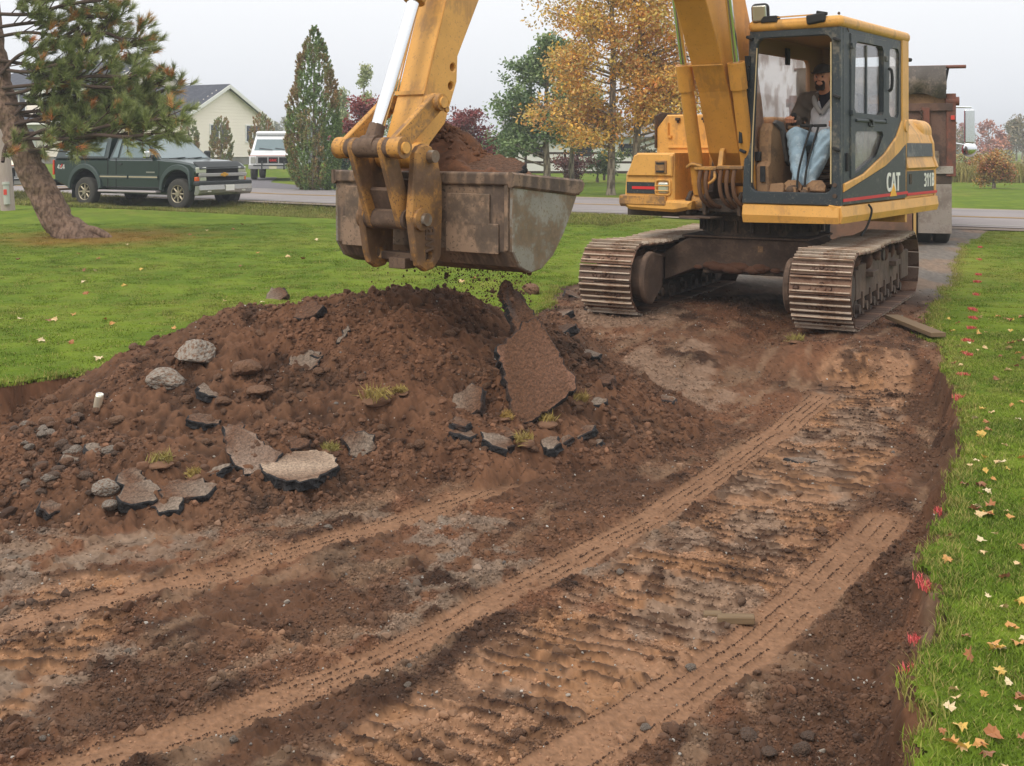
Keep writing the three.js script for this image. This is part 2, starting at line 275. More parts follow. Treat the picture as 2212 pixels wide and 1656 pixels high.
// turf
const Lw = { a: rgb(116, 136, 40), b: rgb(98, 121, 32), dry: rgb(148, 142, 66), dk: rgb(78, 102, 32), litter: rgb(150, 108, 56) };
const pineP = [-7.72, 20.1];
function lawnColor(X, D) {
  const n1 = fbm(X * 0.35, D * 0.35, 4, 101), n2 = fbm(X * 2.3, D * 2.3, 4, 102), n3 = fbm(X * 9, D * 9, 3, 103), n4 = fbm(X * 30, D * 30, 2, 104);
  let c = mix3(Lw.a, Lw.b, sst(0.35, 0.65, n2)); c = mix3(c, Lw.dry, sst(0.5, 0.72, n1 * 0.6 + n3 * 0.4) * 0.45); c = mix3(c, Lw.dk, sst(0.5, 0.75, n3 * 0.5 + n4 * 0.5) * 0.5);
  const q = roadQ(X, D); c = mix3(c, mix3(Lw.dk, Lw.dry, n3), sst(19, 21, q) * sst(ROAD0 + 0.3, ROAD0 - 0.6, q) * 0.55);
  const pd = Math.hypot(X - pineP[0] - 0.4, (D - pineP[1]) * 1.0); c = mix3(c, Lw.litter, sst(2.6, 0.4, pd + (n2 - 0.5) * 2.2) * 0.75);
  return c.map(v => v * KG * (0.85 + 0.3 * n4));
}
const lawnMat = phys({ vertexColors: true, roughness: 1, specularIntensity: 0.2, bumpMap: roughBump, bumpScale: 0.03 });
sheet('lawn', [0.25, 0.8, 1.5, ...geom(1.9, 14, 420), ...geom(14.3, 60, 190), ...geom(62, 1400, 40)], angles(0.56, 420), (X, D, r) => {
  const bump = (fbm(X * 5, D * 5, 3, 111) - 0.5) * 0.03 * sst(70, 20, r);
  return [terrain(X, D) * sst(420, 120, r) + bump, ...lawnColor(X, D)];
}, (X, D) => Math.hypot(X, D) > 30 || (sdDig(X, D) < 0.0 && !(roadQ(X, D) > ROAD0 + 0.5 && roadQ(X, D) < ROAD1 - 0.5)), lawnMat);
// road: asphalt strip, gravel shoulders, double yellow line and pale edge lines
function strip(name, q0, q1, t0, t1, dy, material, colr, parent = scene, nq = 10, nt = 260) {
  const P = [], Cc = [], U = [], I = [];
  for (let j = 0; j <= nt; j++) for (let i = 0; i <= nq; i++) {
    const q = lerp(q0, q1, i / nq), t = lerp(t0, t1, j / nt), X = q * sB - t * cB, D = q * cB + t * sB, e = (i === 0 || i === nq) ? (fbm(t * 1.7, q, 3, 140) - 0.5) * 0.25 * (dy < 0.02 ? 1 : 0.1) : 0;
    const X2 = X + sB * e, D2 = D + cB * e;
    P.push(X2, clamp(0.09 + 0.006 * t, -0.3, 0.45) + dy + 0.05 * (fbm(X * 0.23, D * 0.23, 2, 77) - 0.5), -D2); Cc.push(...colr(q, t)); U.push(X2, D2);
    if (i < nq && j < nt) { const a = j * (nq + 1) + i; I.push(a, a + nq + 1, a + 1, a + 1, a + nq + 1, a + nq + 2); }
  }
  const g = new THREE.BufferGeometry(); g.setAttribute('position', new THREE.Float32BufferAttribute(P, 3)); g.setAttribute('color', new THREE.Float32BufferAttribute(Cc, 3)); g.setAttribute('uv', new THREE.Float32BufferAttribute(U, 2)); g.setIndex(I); g.computeVertexNormals();
  return mesh(name, g, material, parent);
}
const asphMat = mat({ vertexColors: true, roughness: 0.9, bumpMap: grainBump, bumpScale: 0.004 });
const asphCol = (a, b) => (q, t) => { const n = fbm(q * 1.1, t * 0.25, 4, 150), m = fbm(q * 9, t * 9, 3, 151); return mix3(a, b, n).map(v => v * KG * (0.85 + 0.3 * m)); };
const road = tag(strip('road', ROAD0, ROAD1, -70, 130, 0.03, asphMat, asphCol(rgb(168, 158, 156), rgb(140, 134, 134)), scene, 12, 340), null, null, null, 'structure');
tag(strip('gravel_shoulder', ROAD0 - 0.55, ROAD0 + 0.4, -70, 130, 0.018, asphMat, asphCol(rgb(120, 104, 92), rgb(150, 134, 116)), scene, 4, 500), null, null, null, 'structure');
tag(strip('gravel_shoulder', ROAD1 - 0.4, ROAD1 + 0.6, -70, 130, 0.018, asphMat, asphCol(rgb(176, 156, 130), rgb(150, 134, 112)), scene, 4, 500), null, null, null, 'structure');
const yel = rgb(214, 164, 60).map(v => v * KG), whi = rgb(205, 200, 190).map(v => v * KG), mid = (ROAD0 + ROAD1) / 2;
for (const [a, w, c, n] of [[mid - 0.14, 0.1, yel, 'centre_line'], [mid + 0.06, 0.1, yel, 'centre_line'], [ROAD1 - 0.45, 0.1, whi, 'edge_line'], [ROAD0 + 0.4, 0.1, whi, 'edge_line']])
  strip(n, a, a + w, -70, 130, 0.036, asphMat, (q, t) => c.map(v => v * (0.7 + 0.3 * fbm(q * 20, t * 6, 3, 160))), road, 1, 340);
// driveway of the house across the road
{
  const P = [], Cc = [], U = [], I = [], n = 20, a = [-6.6, 36.6], b = [-10.4, 52];
  for (let j = 0; j <= n; j++) for (let i = 0; i <= 8; i++) {
    const u = j / n, w = lerp(5.4, 2.2, Math.min(1, u * 2.2)), X = lerp(a[0] - 4, b[0] - 2.5, u) + (i / 4 - 1) * w, D = lerp(a[1] + 2.9, b[1], u) - (i / 4 - 1) * w * 0.5 * (1 - u);
    P.push(X, terrain(X, D) + 0.025, -D); Cc.push(...rgb(112, 108, 112).map(v => v * KG * (0.9 + 0.2 * fbm(X, D, 3, 5)))); U.push(X, D);
    if (i < 8 && j < n) { const k = j * 9 + i; I.push(k, k + 1, k + 9, k + 1, k + 10, k + 9); }
  }
  const g = new THREE.BufferGeometry(); g.setAttribute('position', new THREE.Float32BufferAttribute(P, 3)); g.setAttribute('color', new THREE.Float32BufferAttribute(Cc, 3)); g.setAttribute('uv', new THREE.Float32BufferAttribute(U, 2)); g.setIndex(I); g.computeVertexNormals();
  tag(mesh('house_driveway', g, asphMat), null, null, null, 'structure');
}
const groundY = (X, D) => sdDig(X, D) > 0 ? soil(X, D)[0] : Math.max(terrain(X, D), soil(X, D)[0]);
// ---------------------------------------------------------------- excavator: local x = its left, y = up, z = its front
const MA = 0.6261, SX = 2.612, SD = 11.946;
const YEL = S(232, 172, 86), yellow = mat({ map: worn(YEL, S(158, 116, 70), 0.1, 1.1, 3, 0.35, 0.5), roughness: 0.48, bumpMap: roughBump, bumpScale: 0.002 });
const yellowMud = mat({ map: worn(S(206, 150, 76), S(112, 86, 64), 0.5, 0.9, 7), roughness: 0.7, bumpMap: roughBump, bumpScale: 0.008 });
const yellowDeep = mat({ map: worn(S(214, 150, 64), S(150, 104, 56), 0.1, 1.2, 5, 0.3, 0.45), roughness: 0.55 });
const cabDark = mat({ map: worn(S(52, 60, 66), S(104, 98, 88), 0.3, 0.9, 11), roughness: 0.5 });
const linkMud = mat({ map: worn(S(186, 136, 74), S(96, 74, 58), 0.85, 0.8, 47), roughness: 0.75, bumpMap: roughBump, bumpScale: 0.012 });
const rubber = mat({ color: col(34, 34, 35), roughness: 0.75 });
const steelMud = mat({ map: worn(S(138, 114, 94), S(74, 62, 54), 0.78, 1.1, 13, 0.5), roughness: 0.72, bumpMap: roughBump, bumpScale: 0.012 });
const steelBare = mat({ map: worn(S(160, 154, 145), S(120, 98, 78), 0.5, 0.9, 17), roughness: 0.42, metalness: 0.4, bumpMap: roughBump, bumpScale: 0.003 });
const ironMud = mat({ map: worn(S(112, 90, 74), S(74, 58, 48), 0.75, 0.8, 19), roughness: 0.85, bumpMap: roughBump, bumpScale: 0.015 });
const ironDark = mat({ map: worn(S(72, 60, 52), S(98, 78, 62), 0.5, 0.7, 23), roughness: 0.85 });
const chrome = mat({ color: col(228, 230, 232), roughness: 0.16, metalness: 1 });
const paleTan = mat({ map: worn(S(158, 122, 88), S(104, 80, 60), 0.3, 0.8, 29), roughness: 0.8 });
const ceilTan = mat({ color: col(156, 122, 92), roughness: 0.9 });
const glass = phys({ color: col(250, 251, 251), transmission: 1, thickness: 0, roughness: 0.06, ior: 1.5 });
const dustyGlass = phys({ color: col(248, 246, 244), transmission: 0.88, thickness: 0, roughness: 0.16, ior: 1.5, map: tex(256, 0.9, (u, v) => { const n = fbm(u * 8, v * 5, 4, 4, 5); return mix3([0.99, 0.98, 0.97], [0.9, 0.87, 0.85], sst(0.45, 0.7, n)); }) });
const redPaint = mat({ color: col(206, 40, 44), roughness: 0.5 }), whitePaint = mat({ color: col(232, 230, 222), roughness: 0.55 }), blackPaint = mat({ map: worn(S(46, 52, 56), S(110, 106, 100), 0.22, 1.1, 37), roughness: 0.42 });
const exc = thing('excavator', 'yellow tracked excavator holding a loaded bucket over the soil heap', 'excavator', SX, 0, -SD, -MA);
const tint = (g, c) => { const n = g.attributes.position.count, a = new Float32Array(n * 3); for (let i = 0; i < n; i++) a.set(c, i * 3); g.setAttribute('color', new THREE.BufferAttribute(a, 3)); return g; };
{ // crawlers
  const turn = MA - BD, LT = 2.755, rr = 0.327, pitchN = 45, W = 0.542, gauge = 2.052;
  const shoeMat = mat({ vertexColors: true, map: worn(S(235, 228, 220), S(150, 120, 100), 0.5, 0.4, 41), roughness: 0.62, metalness: 0.25, bumpMap: roughBump, bumpScale: 0.006 });
  const shoeGeo = v => {
    const R = rng(900 + v), base = mix3(rgb(150, 120, 102), rgb(112, 90, 78), R()), bright = mix3(rgb(232, 222, 210), rgb(196, 178, 160), R());
    const gs = [tint(bx(W, 0.014, 0.164, 0, 0.003, 0, 0, 0, 0, 0.003), base)];
    for (const [z, h] of [[-0.068, 0.03], [-0.005, 0.022], [0.058, 0.022]]) { gs.push(tint(bx(W - 0.004 - R() * 0.02, h, 0.013, 0, 0.01 + h / 2, z, 0, 0, 0, 0.003), bright)); }
    for (const x of [-0.09, -0.045, 0.045, 0.09]) gs.push(tint(rod([x, 0.008, 0.03], [x, 0.026, 0.03], 0.012, 0.011, 6), base));
    for (const x of [-0.066, 0.066]) gs.push(tint(bx(0.034, 0.06, 0.16, x, -0.034, 0.0, 0, 0, 0, 0.004), rgb(70, 56, 48)));
    for (let k = 0; k < 3; k++) gs.push(tint(at(new THREE.IcosahedronGeometry(0.018 + R() * 0.02, 0), (R() - 0.5) * 0.46, 0.012, (R() - 0.5) * 0.1).scale(1, 0.7, 1), rgb(86, 58, 42)));
    return merged(gs.map(g => { const c = prep(g); return c; }));
  };
  const shoes = [0, 1, 2].map(shoeGeo);
  for (const s of [-1, 1]) {
    const t = new THREE.Group(); t.name = 'track'; t.rotation.y = turn; exc.add(t);
    const x0 = s * gauge / 2, P = 2 * LT + 2 * PI * rr;
    for (let k = 0; k < pitchN; k++) {
      let d = (k + 0.35) / pitchN * P, y, z, a;                      // a: turn about x of the outward normal
      if (d < LT) { z = LT / 2 - d; y = rr * 2; a = 0; y += -0.022 * Math.sin(d / LT * PI * 2) ** 2 - 0.01; a = -0.022 * 2 * PI / LT * Math.sin(d / LT * PI * 4) * -1; }
      else if (d < LT + PI * rr) { const u = (d - LT) / rr; z = -LT / 2 - Math.sin(u) * rr; y = rr + Math.cos(u) * rr; a = -u; }
      else if (d < 2 * LT + PI * rr) { z = -LT / 2 + (d - LT - PI * rr); y = 0; a = PI; }
      else { const u = (d - 2 * LT - PI * rr) / rr; z = LT / 2 + Math.sin(u) * rr; y = rr - Math.cos(u) * rr; a = PI - u; }
      const m = new THREE.Mesh(shoes[(k * 7 + (s > 0 ? 1 : 0)) % 3], shoeMat); m.name = 'track_shoe'; m.castShadow = m.receiveShadow = true; m.position.set(x0, y + 0.034, z); m.rotation.x = a; t.add(m);
    }
    // frame between the runs, rollers, wheels
    mesh('track_frame', [bx(0.3, 0.24, 2.2, x0, 0.385, -0.05), bx(0.36, 0.05, 2.1, x0, 0.52, -0.05), bx(0.03, 0.27, 2.25, x0 + s * 0.165, 0.37, -0.02),
      bx(0.10, 0.05, 0.26, x0 + s * 0.2, 0.44, 0.55), bx(0.10, 0.05, 0.26, x0 + s * 0.2, 0.44, -0.6), ...[-0.9, -0.55, -0.2, 0.15, 0.5, 0.85].map(z => bx(0.05, 0.16, 0.07, x0 + s * 0.17, 0.22, z))], ironMud, t);
    for (const z of [-1.0, -0.66, -0.32, 0.02, 0.36, 0.7, 1.02]) mesh('track_roller', [rod([x0 - 0.16, 0.15, z], [x0 + 0.16, 0.15, z], 0.085, 0.085, 16), rod([x0 - 0.2, 0.15, z], [x0 + 0.2, 0.15, z], 0.045, 0.045, 12)], ironDark, t);
    mesh('carrier_roller', [rod([x0 - 0.14, 0.56, -0.1], [x0 + 0.2, 0.56, -0.1], 0.06, 0.06, 14), bx(0.06, 0.14, 0.1, x0 + s * 0.02, 0.54, -0.1)], ironDark, t);
    mesh('idler_wheel', [rod([x0 - 0.09, 0.36, -LT / 2], [x0 + 0.09, 0.36, -LT / 2], 0.285, 0.285, 32), rod([x0 - 0.19, 0.36, -LT / 2], [x0 + 0.19, 0.36, -LT / 2], 0.1, 0.1, 16)], ironMud, t);
    mesh('idler_yoke', [bx(0.05, 0.3, 0.42, x0 + s * 0.18, 0.37, -LT / 2 + 0.16, 0, 0, 0, 0.02)], ironMud, t);
    const teeth = []; for (let i = 0; i < 42; i++) { const a = i / 42 * 2 * PI, r = i % 2 ? 0.3 : 0.25; teeth.push([r * Math.cos(a), r * Math.sin(a)]); }
    mesh('drive_sprocket', [plate(teeth, 0.08, 0.004).rotateY(PI / 2).translate(x0, 0.36, LT / 2), rod([x0 - 0.2, 0.36, LT / 2], [x0 + 0.2, 0.36, LT / 2], 0.15, 0.15, 20)], ironDark, t);
    // rounded guard plate over the travel motor, on the inner side
    const D = []; for (let i = 0; i <= 16; i++) { const a = -PI / 2 + i / 16 * PI; D.push([0.255 * Math.cos(a) * 0.95, 0.255 * Math.sin(a)]); } D.push([-0.26, 0.2], [-0.26, -0.1]);
    mesh('motor_guard', [plate(D, 0.06, 0.012).rotateY(-PI / 2).translate(x0 - s * 0.33, 0.37, LT / 2 - 0.01), rod([x0 - s * 0.2, 0.37, LT / 2], [x0 - s * 0.33, 0.37, LT / 2], 0.2, 0.23, 24)], ironMud, t);
    const R = rng(60 + s), lump = [];
    for (let i = 0; i < 46; i++) { const g = new THREE.IcosahedronGeometry(0.035 + R() * 0.06, 1); g.scale(1, 0.6, 1.3); lump.push(at(g, x0 + (R() - 0.4) * 0.2 * 1 + s * 0.05, 0.55 + R() * 0.03, (R() - 0.5) * 1.9, R(), R(), R())); }
    mesh('caked_mud', lump, mat({ color: col(84, 58, 43), roughness: 1, bumpMap: roughBump, bumpScale: 0.02 }), t).userData.kind = 'stuff';
  }
  const u = new THREE.Group(); u.name = 'undercarriage'; u.rotation.y = turn; exc.add(u);
  const beam = [[-0.86, 0.26], [-0.86, 0.56], [-0.58, 0.72], [0.58, 0.72], [0.86, 0.56], [0.86, 0.26], [0.52, 0.4], [-0.52, 0.4]];
  mesh('cross_beam', [plate(beam, 0.9, 0.012).translate(0, 0, 0.12), bx(1.3, 0.02, 1.0, 0, 0.732, 0.12)], ironMud, u);
  mesh('lower_plate', [bx(0.9, 0.05, 1.1, 0, 0.38, 0.0)], ironDark, u);
  const lumps = [], R2 = rng(71); for (let i = 0; i < 26; i++) lumps.push(at(new THREE.IcosahedronGeometry(0.03 + R2() * 0.04, 1).scale(1.5, 0.8, 0.8), -0.5 + R2() * 1.2, 0.4 + R2() * 0.04, 0.57));
  mesh('caked_mud', lumps, mat({ color: col(90, 60, 44), roughness: 1 }), u).userData.kind = 'stuff';
  mesh('data_plate', [bx(0.05, 0.06, 0.008, 0.16, 0.62, 0.575, 0, 0, 0, 0)], paleTan, u);
  mesh('turntable', [rod([0, 0.74, 0], [0, 0.9, 0], 0.58, 0.58, 40), rod([0, 0.9, 0], [0, 0.97, 0], 0.68, 0.68, 40), ...Array.from({ length: 24 }, (_, i) => rod([0.62 * Math.cos(i / 12 * PI), 0.78, 0.62 * Math.sin(i / 12 * PI)], [0.62 * Math.cos(i / 12 * PI), 0.9, 0.62 * Math.sin(i / 12 * PI)], 0.02, 0.02, 6))], ironDark, exc);
}
// ---- upper structure
mesh('deck', [bx(2.3, 0.07, 2.7, 0, 1.0, -0.6), bx(0.5, 0.12, 0.7, -0.02, 1.06, 0.55), bx(0.9, 0.14, 0.5, -0.7, 1.0, 0.55)], ironDark, exc);
{ // skirt under the cab and along the side: a rounded rail with a dented lower lip
  const prof = [[0, 0], [0.10, -0.005], [0.115, 0.05], [0.10, 0.135], [0.0, 0.15]];
  const rail = (len) => { const s = new THREE.Shape(prof.map(p => new THREE.Vector2(p[0], p[1]))); return new THREE.ExtrudeGeometry(s, { depth: len, bevelEnabled: true, bevelSize: 0.008, bevelThickness: 0.008, bevelSegments: 1 }); };
  mesh('side_rail', [rail(3.08).translate(1.12, 0.95, -2.04)], yellow, exc);
  const fr = rail(0.93).rotateY(-PI / 2).translate(1.205, 0.945, 0.955);
  const p = fr.attributes.position; for (let i = 0; i < p.count; i++) { const x = p.getX(i), y = p.getY(i); if (y < 0.99) { p.setY(i, y - 0.02 * Math.sin(x * 9) * (x < 0.9 ? 1 : 0.2)); p.setZ(i, p.getZ(i) + 0.015 * Math.sin(x * 13)); } }
  fr.computeVertexNormals();
  mesh('front_rail', [fr, rod([1.16, 0.95, 1.0], [1.16, 1.1, 1.0], 0.068, 0.068, 14)], yellow, exc);
  mesh('drain_hose', [tube([[1.25, 1.09, 0.36], [1.27, 1.04, 0.33], [1.245, 0.9, 0.36], [1.2, 0.79, 0.42]], 0.011)], rubber, exc);
  mesh('lower_side_panel', [slabFH([[0.985, 1.105], [0.985, 1.22], [-0.23, 1.45], [-0.95, 1.69], [-0.95, 1.105]], 1.205, 0.03)], blackPaint, exc);
}
const cab = new THREE.Group(); cab.name = 'cab'; exc.add(cab);
{
  const rev = a => a.slice().reverse();
  // front frame
  mesh('front_frame', [plate([[0.25, 1.10], [1.218, 1.10], [1.218, 2.745], [0.33, 2.745]], 0.07, 0.008, [rrect(0.335, 1.215, 1.135, 2.67, 0.075)].map(h => h.map(([x, y]) => [x < 0.6 ? x + (y - 1.2) * 0.045 : x, y]))).translate(0, 0, 1.0)], cabDark, cab);
  for (const q of [[[0.355, 1.3, 1.04], [0.36, 1.6, 1.042], [0.395, 2.3, 1.042], [0.41, 2.58, 1.042]], [[1.13, 1.3, 1.04], [1.132, 1.9, 1.042], [1.132, 2.6, 1.042]]]) mesh('window_seal', [tube(q, 0.007, 12, 5)], mat({ color: col(196, 176, 136), roughness: 0.7 }), cab);
  // door side
  const doorHole = [[0.80, 2.7], [-0.24, 2.71], [-0.24, 1.625], [0.1, 1.52], [0.5, 1.395], [0.80, 1.335]];
  const sideOut = [[0.965, 2.745], [-0.74, 2.765], [-0.74, 1.91], [-0.57, 1.75], [-0.18, 1.57], [0.45, 1.38], [0.965, 1.30]];
  const rearWin = [[-0.37, 2.62], [-0.42, 2.65], [-0.64, 2.655], [-0.69, 2.61], [-0.665, 1.98], [-0.62, 1.935], [-0.40, 1.945], [-0.35, 1.99]];
  mesh('side_frame', [slabFH(sideOut, 1.2, 0.04, 0.004, [doorHole, rearWin])], cabDark, cab);
  const w1 = [[0.67, 2.6], [0.62, 2.64], [-0.1, 2.645], [-0.15, 2.6], [-0.15, 1.99], [-0.1, 1.945], [0.66, 1.955], [0.71, 2.0]], w2 = [[0.68, 1.76], [0.64, 1.795], [-0.1, 1.80], [-0.14, 1.76], [-0.13, 1.60], [0.69, 1.375]];
  mesh('door', [slabFH([[0.79, 2.695], [-0.23, 2.705], [-0.23, 1.635], [0.1, 1.53], [0.5, 1.405], [0.79, 1.345]], 1.208, 0.05, 0.007, [w1, w2]), bx(0.02, 0.66, 0.035, 1.205, 2.29, 0.3), bx(0.035, 0.03, 0.84, 1.235, 1.89, 0.26, 0, 0, 0, 0.01), bx(0.03, 0.05, 0.12, 1.236, 1.86, 0.24), ...[[0.77, 2.58], [0.77, 1.96], [-0.21, 2.52], [-0.21, 1.9]].map(([z, y]) => bx(0.03, 0.05, 0.06, 1.235, y, z))], cabDark, cab);
  mesh('door_window', [slabFH(w1.map(([f, h]) => [f, h]), 1.2, 0.006, 0)], glass, cab);
  mesh('lower_door_window', [slabFH(w2, 1.2, 0.006, 0)], dustyGlass, cab);
  mesh('rear_quarter_window', [slabFH(rearWin, 1.2, 0.006, 0)], dustyGlass, cab);
  mesh('door_handle', [tube([[1.235, 1.9, 0.36], [1.26, 1.895, 0.3], [1.235, 1.84, 0.22]], 0.012), bx(0.03, 0.05, 0.1, 1.23, 1.87, 0.28)], rubber, cab);
  mesh('grab_bar', [tube([[1.235, 2.43, -0.29], [1.26, 2.41, -0.29], [1.26, 2.22, -0.29], [1.235, 2.2, -0.29]], 0.016)], rubber, cab);
  mesh('door_latch', [bx(0.02, 0.17, 0.05, 1.232, 1.5, 0.88)], rubber, cab);
  // yellow rear pillar sweeping forward under the door
  const sweepIn = [[-0.745, 2.77], [-0.745, 1.915], [-0.575, 1.752], [-0.185, 1.572], [0.445, 1.382], [0.965, 1.302]], sweepOut = [[0.965, 1.225], [0.4, 1.33], [-0.23, 1.452], [-0.6, 1.565], [-0.96, 1.70], [-0.96, 2.8]];
  mesh('rear_pillar', [slabFH([...sweepIn, ...sweepOut], 1.208, 0.055, 0.01), bx(0.9, 1.1, 0.06, 0.77, 1.4, -0.92)], yellow, cab);
  mesh('hinge_cap', [rod([1.23, 1.86, -0.86], [1.25, 1.86, -0.86], 0.07, 0.06, 20)], yellow, cab);
  // roof with a raised hatch
  mesh('roof', [at(new RoundedBoxGeometry(0.93, 0.11, 2.06, 3, 0.05), 0.785, 2.79, 0.035), bx(0.55, 0.03, 0.6, 0.76, 2.845, 0.45), bx(0.5, 0.012, 0.02, 0.76, 2.86, 1.045)], yellow, cab);
  mesh('headliner', [bx(0.86, 0.03, 1.84, 0.77, 2.725, 0.04)], ceilTan, cab);
  // back wall and boom side wall with windows
  mesh('back_wall', [plate([[0.3, 1.1], [1.19, 1.1], [1.19, 2.72], [0.3, 2.72]], 0.05, 0.004, [rrect(0.62, 1.95, 1.12, 2.6, 0.07)]).translate(0, 0, -0.9)], ceilTan, cab);
  mesh('rear_window', [bx(0.52, 0.68, 0.006, 0.87, 2.27, -0.9, 0, 0, 0, 0)], glass, cab);
  const rw = rrect(-0.5, 1.62, 0.93, 2.56, 0.08).map(p => p);
  mesh('boom_side_wall', [slabFH([[0.965, 1.12], [0.965, 2.72], [-0.87, 2.72], [-0.87, 1.12]], 0.31, 0.045, 0.004, [rw])], ceilTan, cab);
  mesh('boom_side_window', [slabFH(rw, 0.31, 0.006, 0)], dustyGlass, cab);
  mesh('hammer_holder', [bx(0.03, 0.17, 0.08, 0.35, 2.56, 0.15)], rubber, cab);
  mesh('cab_floor', [bx(0.86, 0.03, 1.85, 0.76, 1.14, 0.04)], ironMud, cab);
  // inside: seat, consoles, levers and pedals
  const seatMat = mat({ color: col(74, 60, 50), roughness: 0.95 });
  mesh('seat', [bx(0.5, 0.16, 0.5, 0.76, 1.52, 0.0, 0, 0, 0, 0.05), bx(0.46, 0.62, 0.14, 0.76, 1.88, -0.27, -0.14, 0, 0, 0.05), ...[0, 1, 2, 3].map(i => bx(0.4, 0.05, 0.4, 0.76, 1.2 + i * 0.068, 0.0, 0, 0, 0, 0.02))], seatMat, cab);
  mesh('side_console', [slabFH([[0.82, 1.16], [0.92, 1.2], [0.94, 1.46], [0.88, 1.5], [0.86, 1.8], [0.8, 1.87], [0.62, 1.85], [0.5, 1.6], [0.5, 1.16]], 0.405, 0.13, 0.02)], paleTan, cab);
  mesh('console_cover', [slabFH([[0.82, 1.87], [0.76, 1.9], [0.6, 1.88], [0.42, 1.6], [0.44, 1.45], [0.52, 1.5], [0.64, 1.8]], 0.48, 0.04, 0.01)], mat({ color: col(98, 94, 92), roughness: 0.7 }), cab);
  mesh('switch_panel', [bx(0.05, 0.15, 0.012, 0.425, 1.38, 0.945), bx(0.05, 0.09, 0.05, 0.36, 1.55, 0.9)], rubber, cab);
  mesh('armrest_bellows', [...[0, 1, 2, 3, 4].map(i => bx(0.16 - i * 0.008, 0.04, 0.2, 0.56, 1.66 + i * 0.042, 0.42, 0, 0, 0, 0.015)), bx(0.15, 0.06, 0.3, 0.53, 1.83, 0.28, 0, 0, 0, 0.025)], mat({ color: col(128, 100, 74), roughness: 0.9 }), cab);
  mesh('joystick', [rod([0.55, 1.84, 0.46], [0.55, 1.93, 0.48], 0.02, 0.022, 10), at(new THREE.SphereGeometry(0.03, 12, 8), 0.55, 1.95, 0.485)], rubber, cab);
  for (const [x, k] of [[0.735, 0], [0.81, 1]]) {
    mesh('travel_lever', [tube([[x, 1.24, 0.87], [x + 0.005, 1.42, 0.83], [x + 0.03, 1.66, 0.73], [x + 0.05, 1.83 + k * 0.0, 0.64]], 0.0115, 16, 6), bx(0.13, 0.028, 0.03, x + 0.05 - 0.045 + k * 0.06, 1.845, 0.635, 0, 0, 0, 0.008)], rubber, cab);
    mesh('travel_pedal', [at(plate([[-0.1, 0], [0.1, 0], [0.1, 0.06], [0.05, 0.12], [-0.05, 0.12], [-0.1, 0.06]], 0.03, 0.006), x - 0.07 + k * 0.16, 1.22, 0.84, -0.6), bx(0.05, 0.1, 0.06, x - 0.02 + k * 0.04, 1.21, 0.87)], paleTan, cab);
  }
  mesh('foot_rest', [bx(0.16, 0.12, 0.14, 0.53, 1.22, 0.82, -0.3, 0, 0.1, 0.02), bx(0.5, 0.02, 0.12, 0.82, 1.18, 0.9)], paleTan, cab);
  // wiper, clips, lamps
  mesh('wiper', [rod([0.285, 1.78, 1.075], [0.325, 2.5, 1.075], 0.013, 0.013, 6), bx(0.035, 0.55, 0.03, 0.275, 1.95, 1.09, 0, 0, -0.05), bx(0.06, 0.12, 0.05, 0.31, 2.33, 1.06), bx(0.05, 0.1, 0.05, 0.32, 2.46, 1.05)], rubber, cab);
  for (const [x, y] of [[0.34, 2.68], [0.3, 2.2], [0.27, 1.6], [1.19, 2.62], [1.19, 2.1], [1.185, 1.62]]) mesh('glass_clip', [bx(0.07, 0.03, 0.05, x, y, 1.05, 0, 0, -0.4, 0.01)], rubber, cab);
  for (const y of [1.19, 1.29]) mesh('bolt', [rod([1.165, y, 1.03], [1.165, y, 1.045], 0.022, 0.02, 10)], ironMud, cab);
  mesh('work_lamp', [at(new RoundedBoxGeometry(0.17, 0.19, 0.1, 3, 0.045), 0.44, 2.91, 1.03, 0.12, 0.15), rod([0.48, 2.84, 1.0], [0.47, 2.9, 1.02], 0.02), bx(0.16, 0.06, 0.1, 0.54, 2.845, 1.03)], rubber, cab);
  mesh('lamp_lens', [at(new RoundedBoxGeometry(0.135, 0.15, 0.03, 3, 0.014), 0.448, 2.904, 1.075, 0.12, 0.15)], phys({ color: col(206, 206, 196), roughness: 0.12, metalness: 0.7, clearcoat: 1 }), cab);
  mesh('lamp_bracket', [bx(0.18, 0.09, 0.07, 1.0, 2.82, 1.06, 0, 0, 0.12, 0.02), bx(0.1, 0.03, 0.04, 1.05, 2.87, 1.05, 0, 0, -0.2)], rubber, cab);
  mesh('antenna', [tube([[1.16, 2.86, 0.9], [1.2, 2.8, 0.88], [1.235, 2.7, 0.86]], 0.005, 10, 5), at(new THREE.SphereGeometry(0.014, 8, 6), 1.155, 2.875, 0.9)], ironDark, cab);
  mesh('mirror_stub', [rod([1.2, 2.56, -0.97], [1.24, 2.56, -1.02], 0.025, 0.02, 8)], rubber, cab);
}
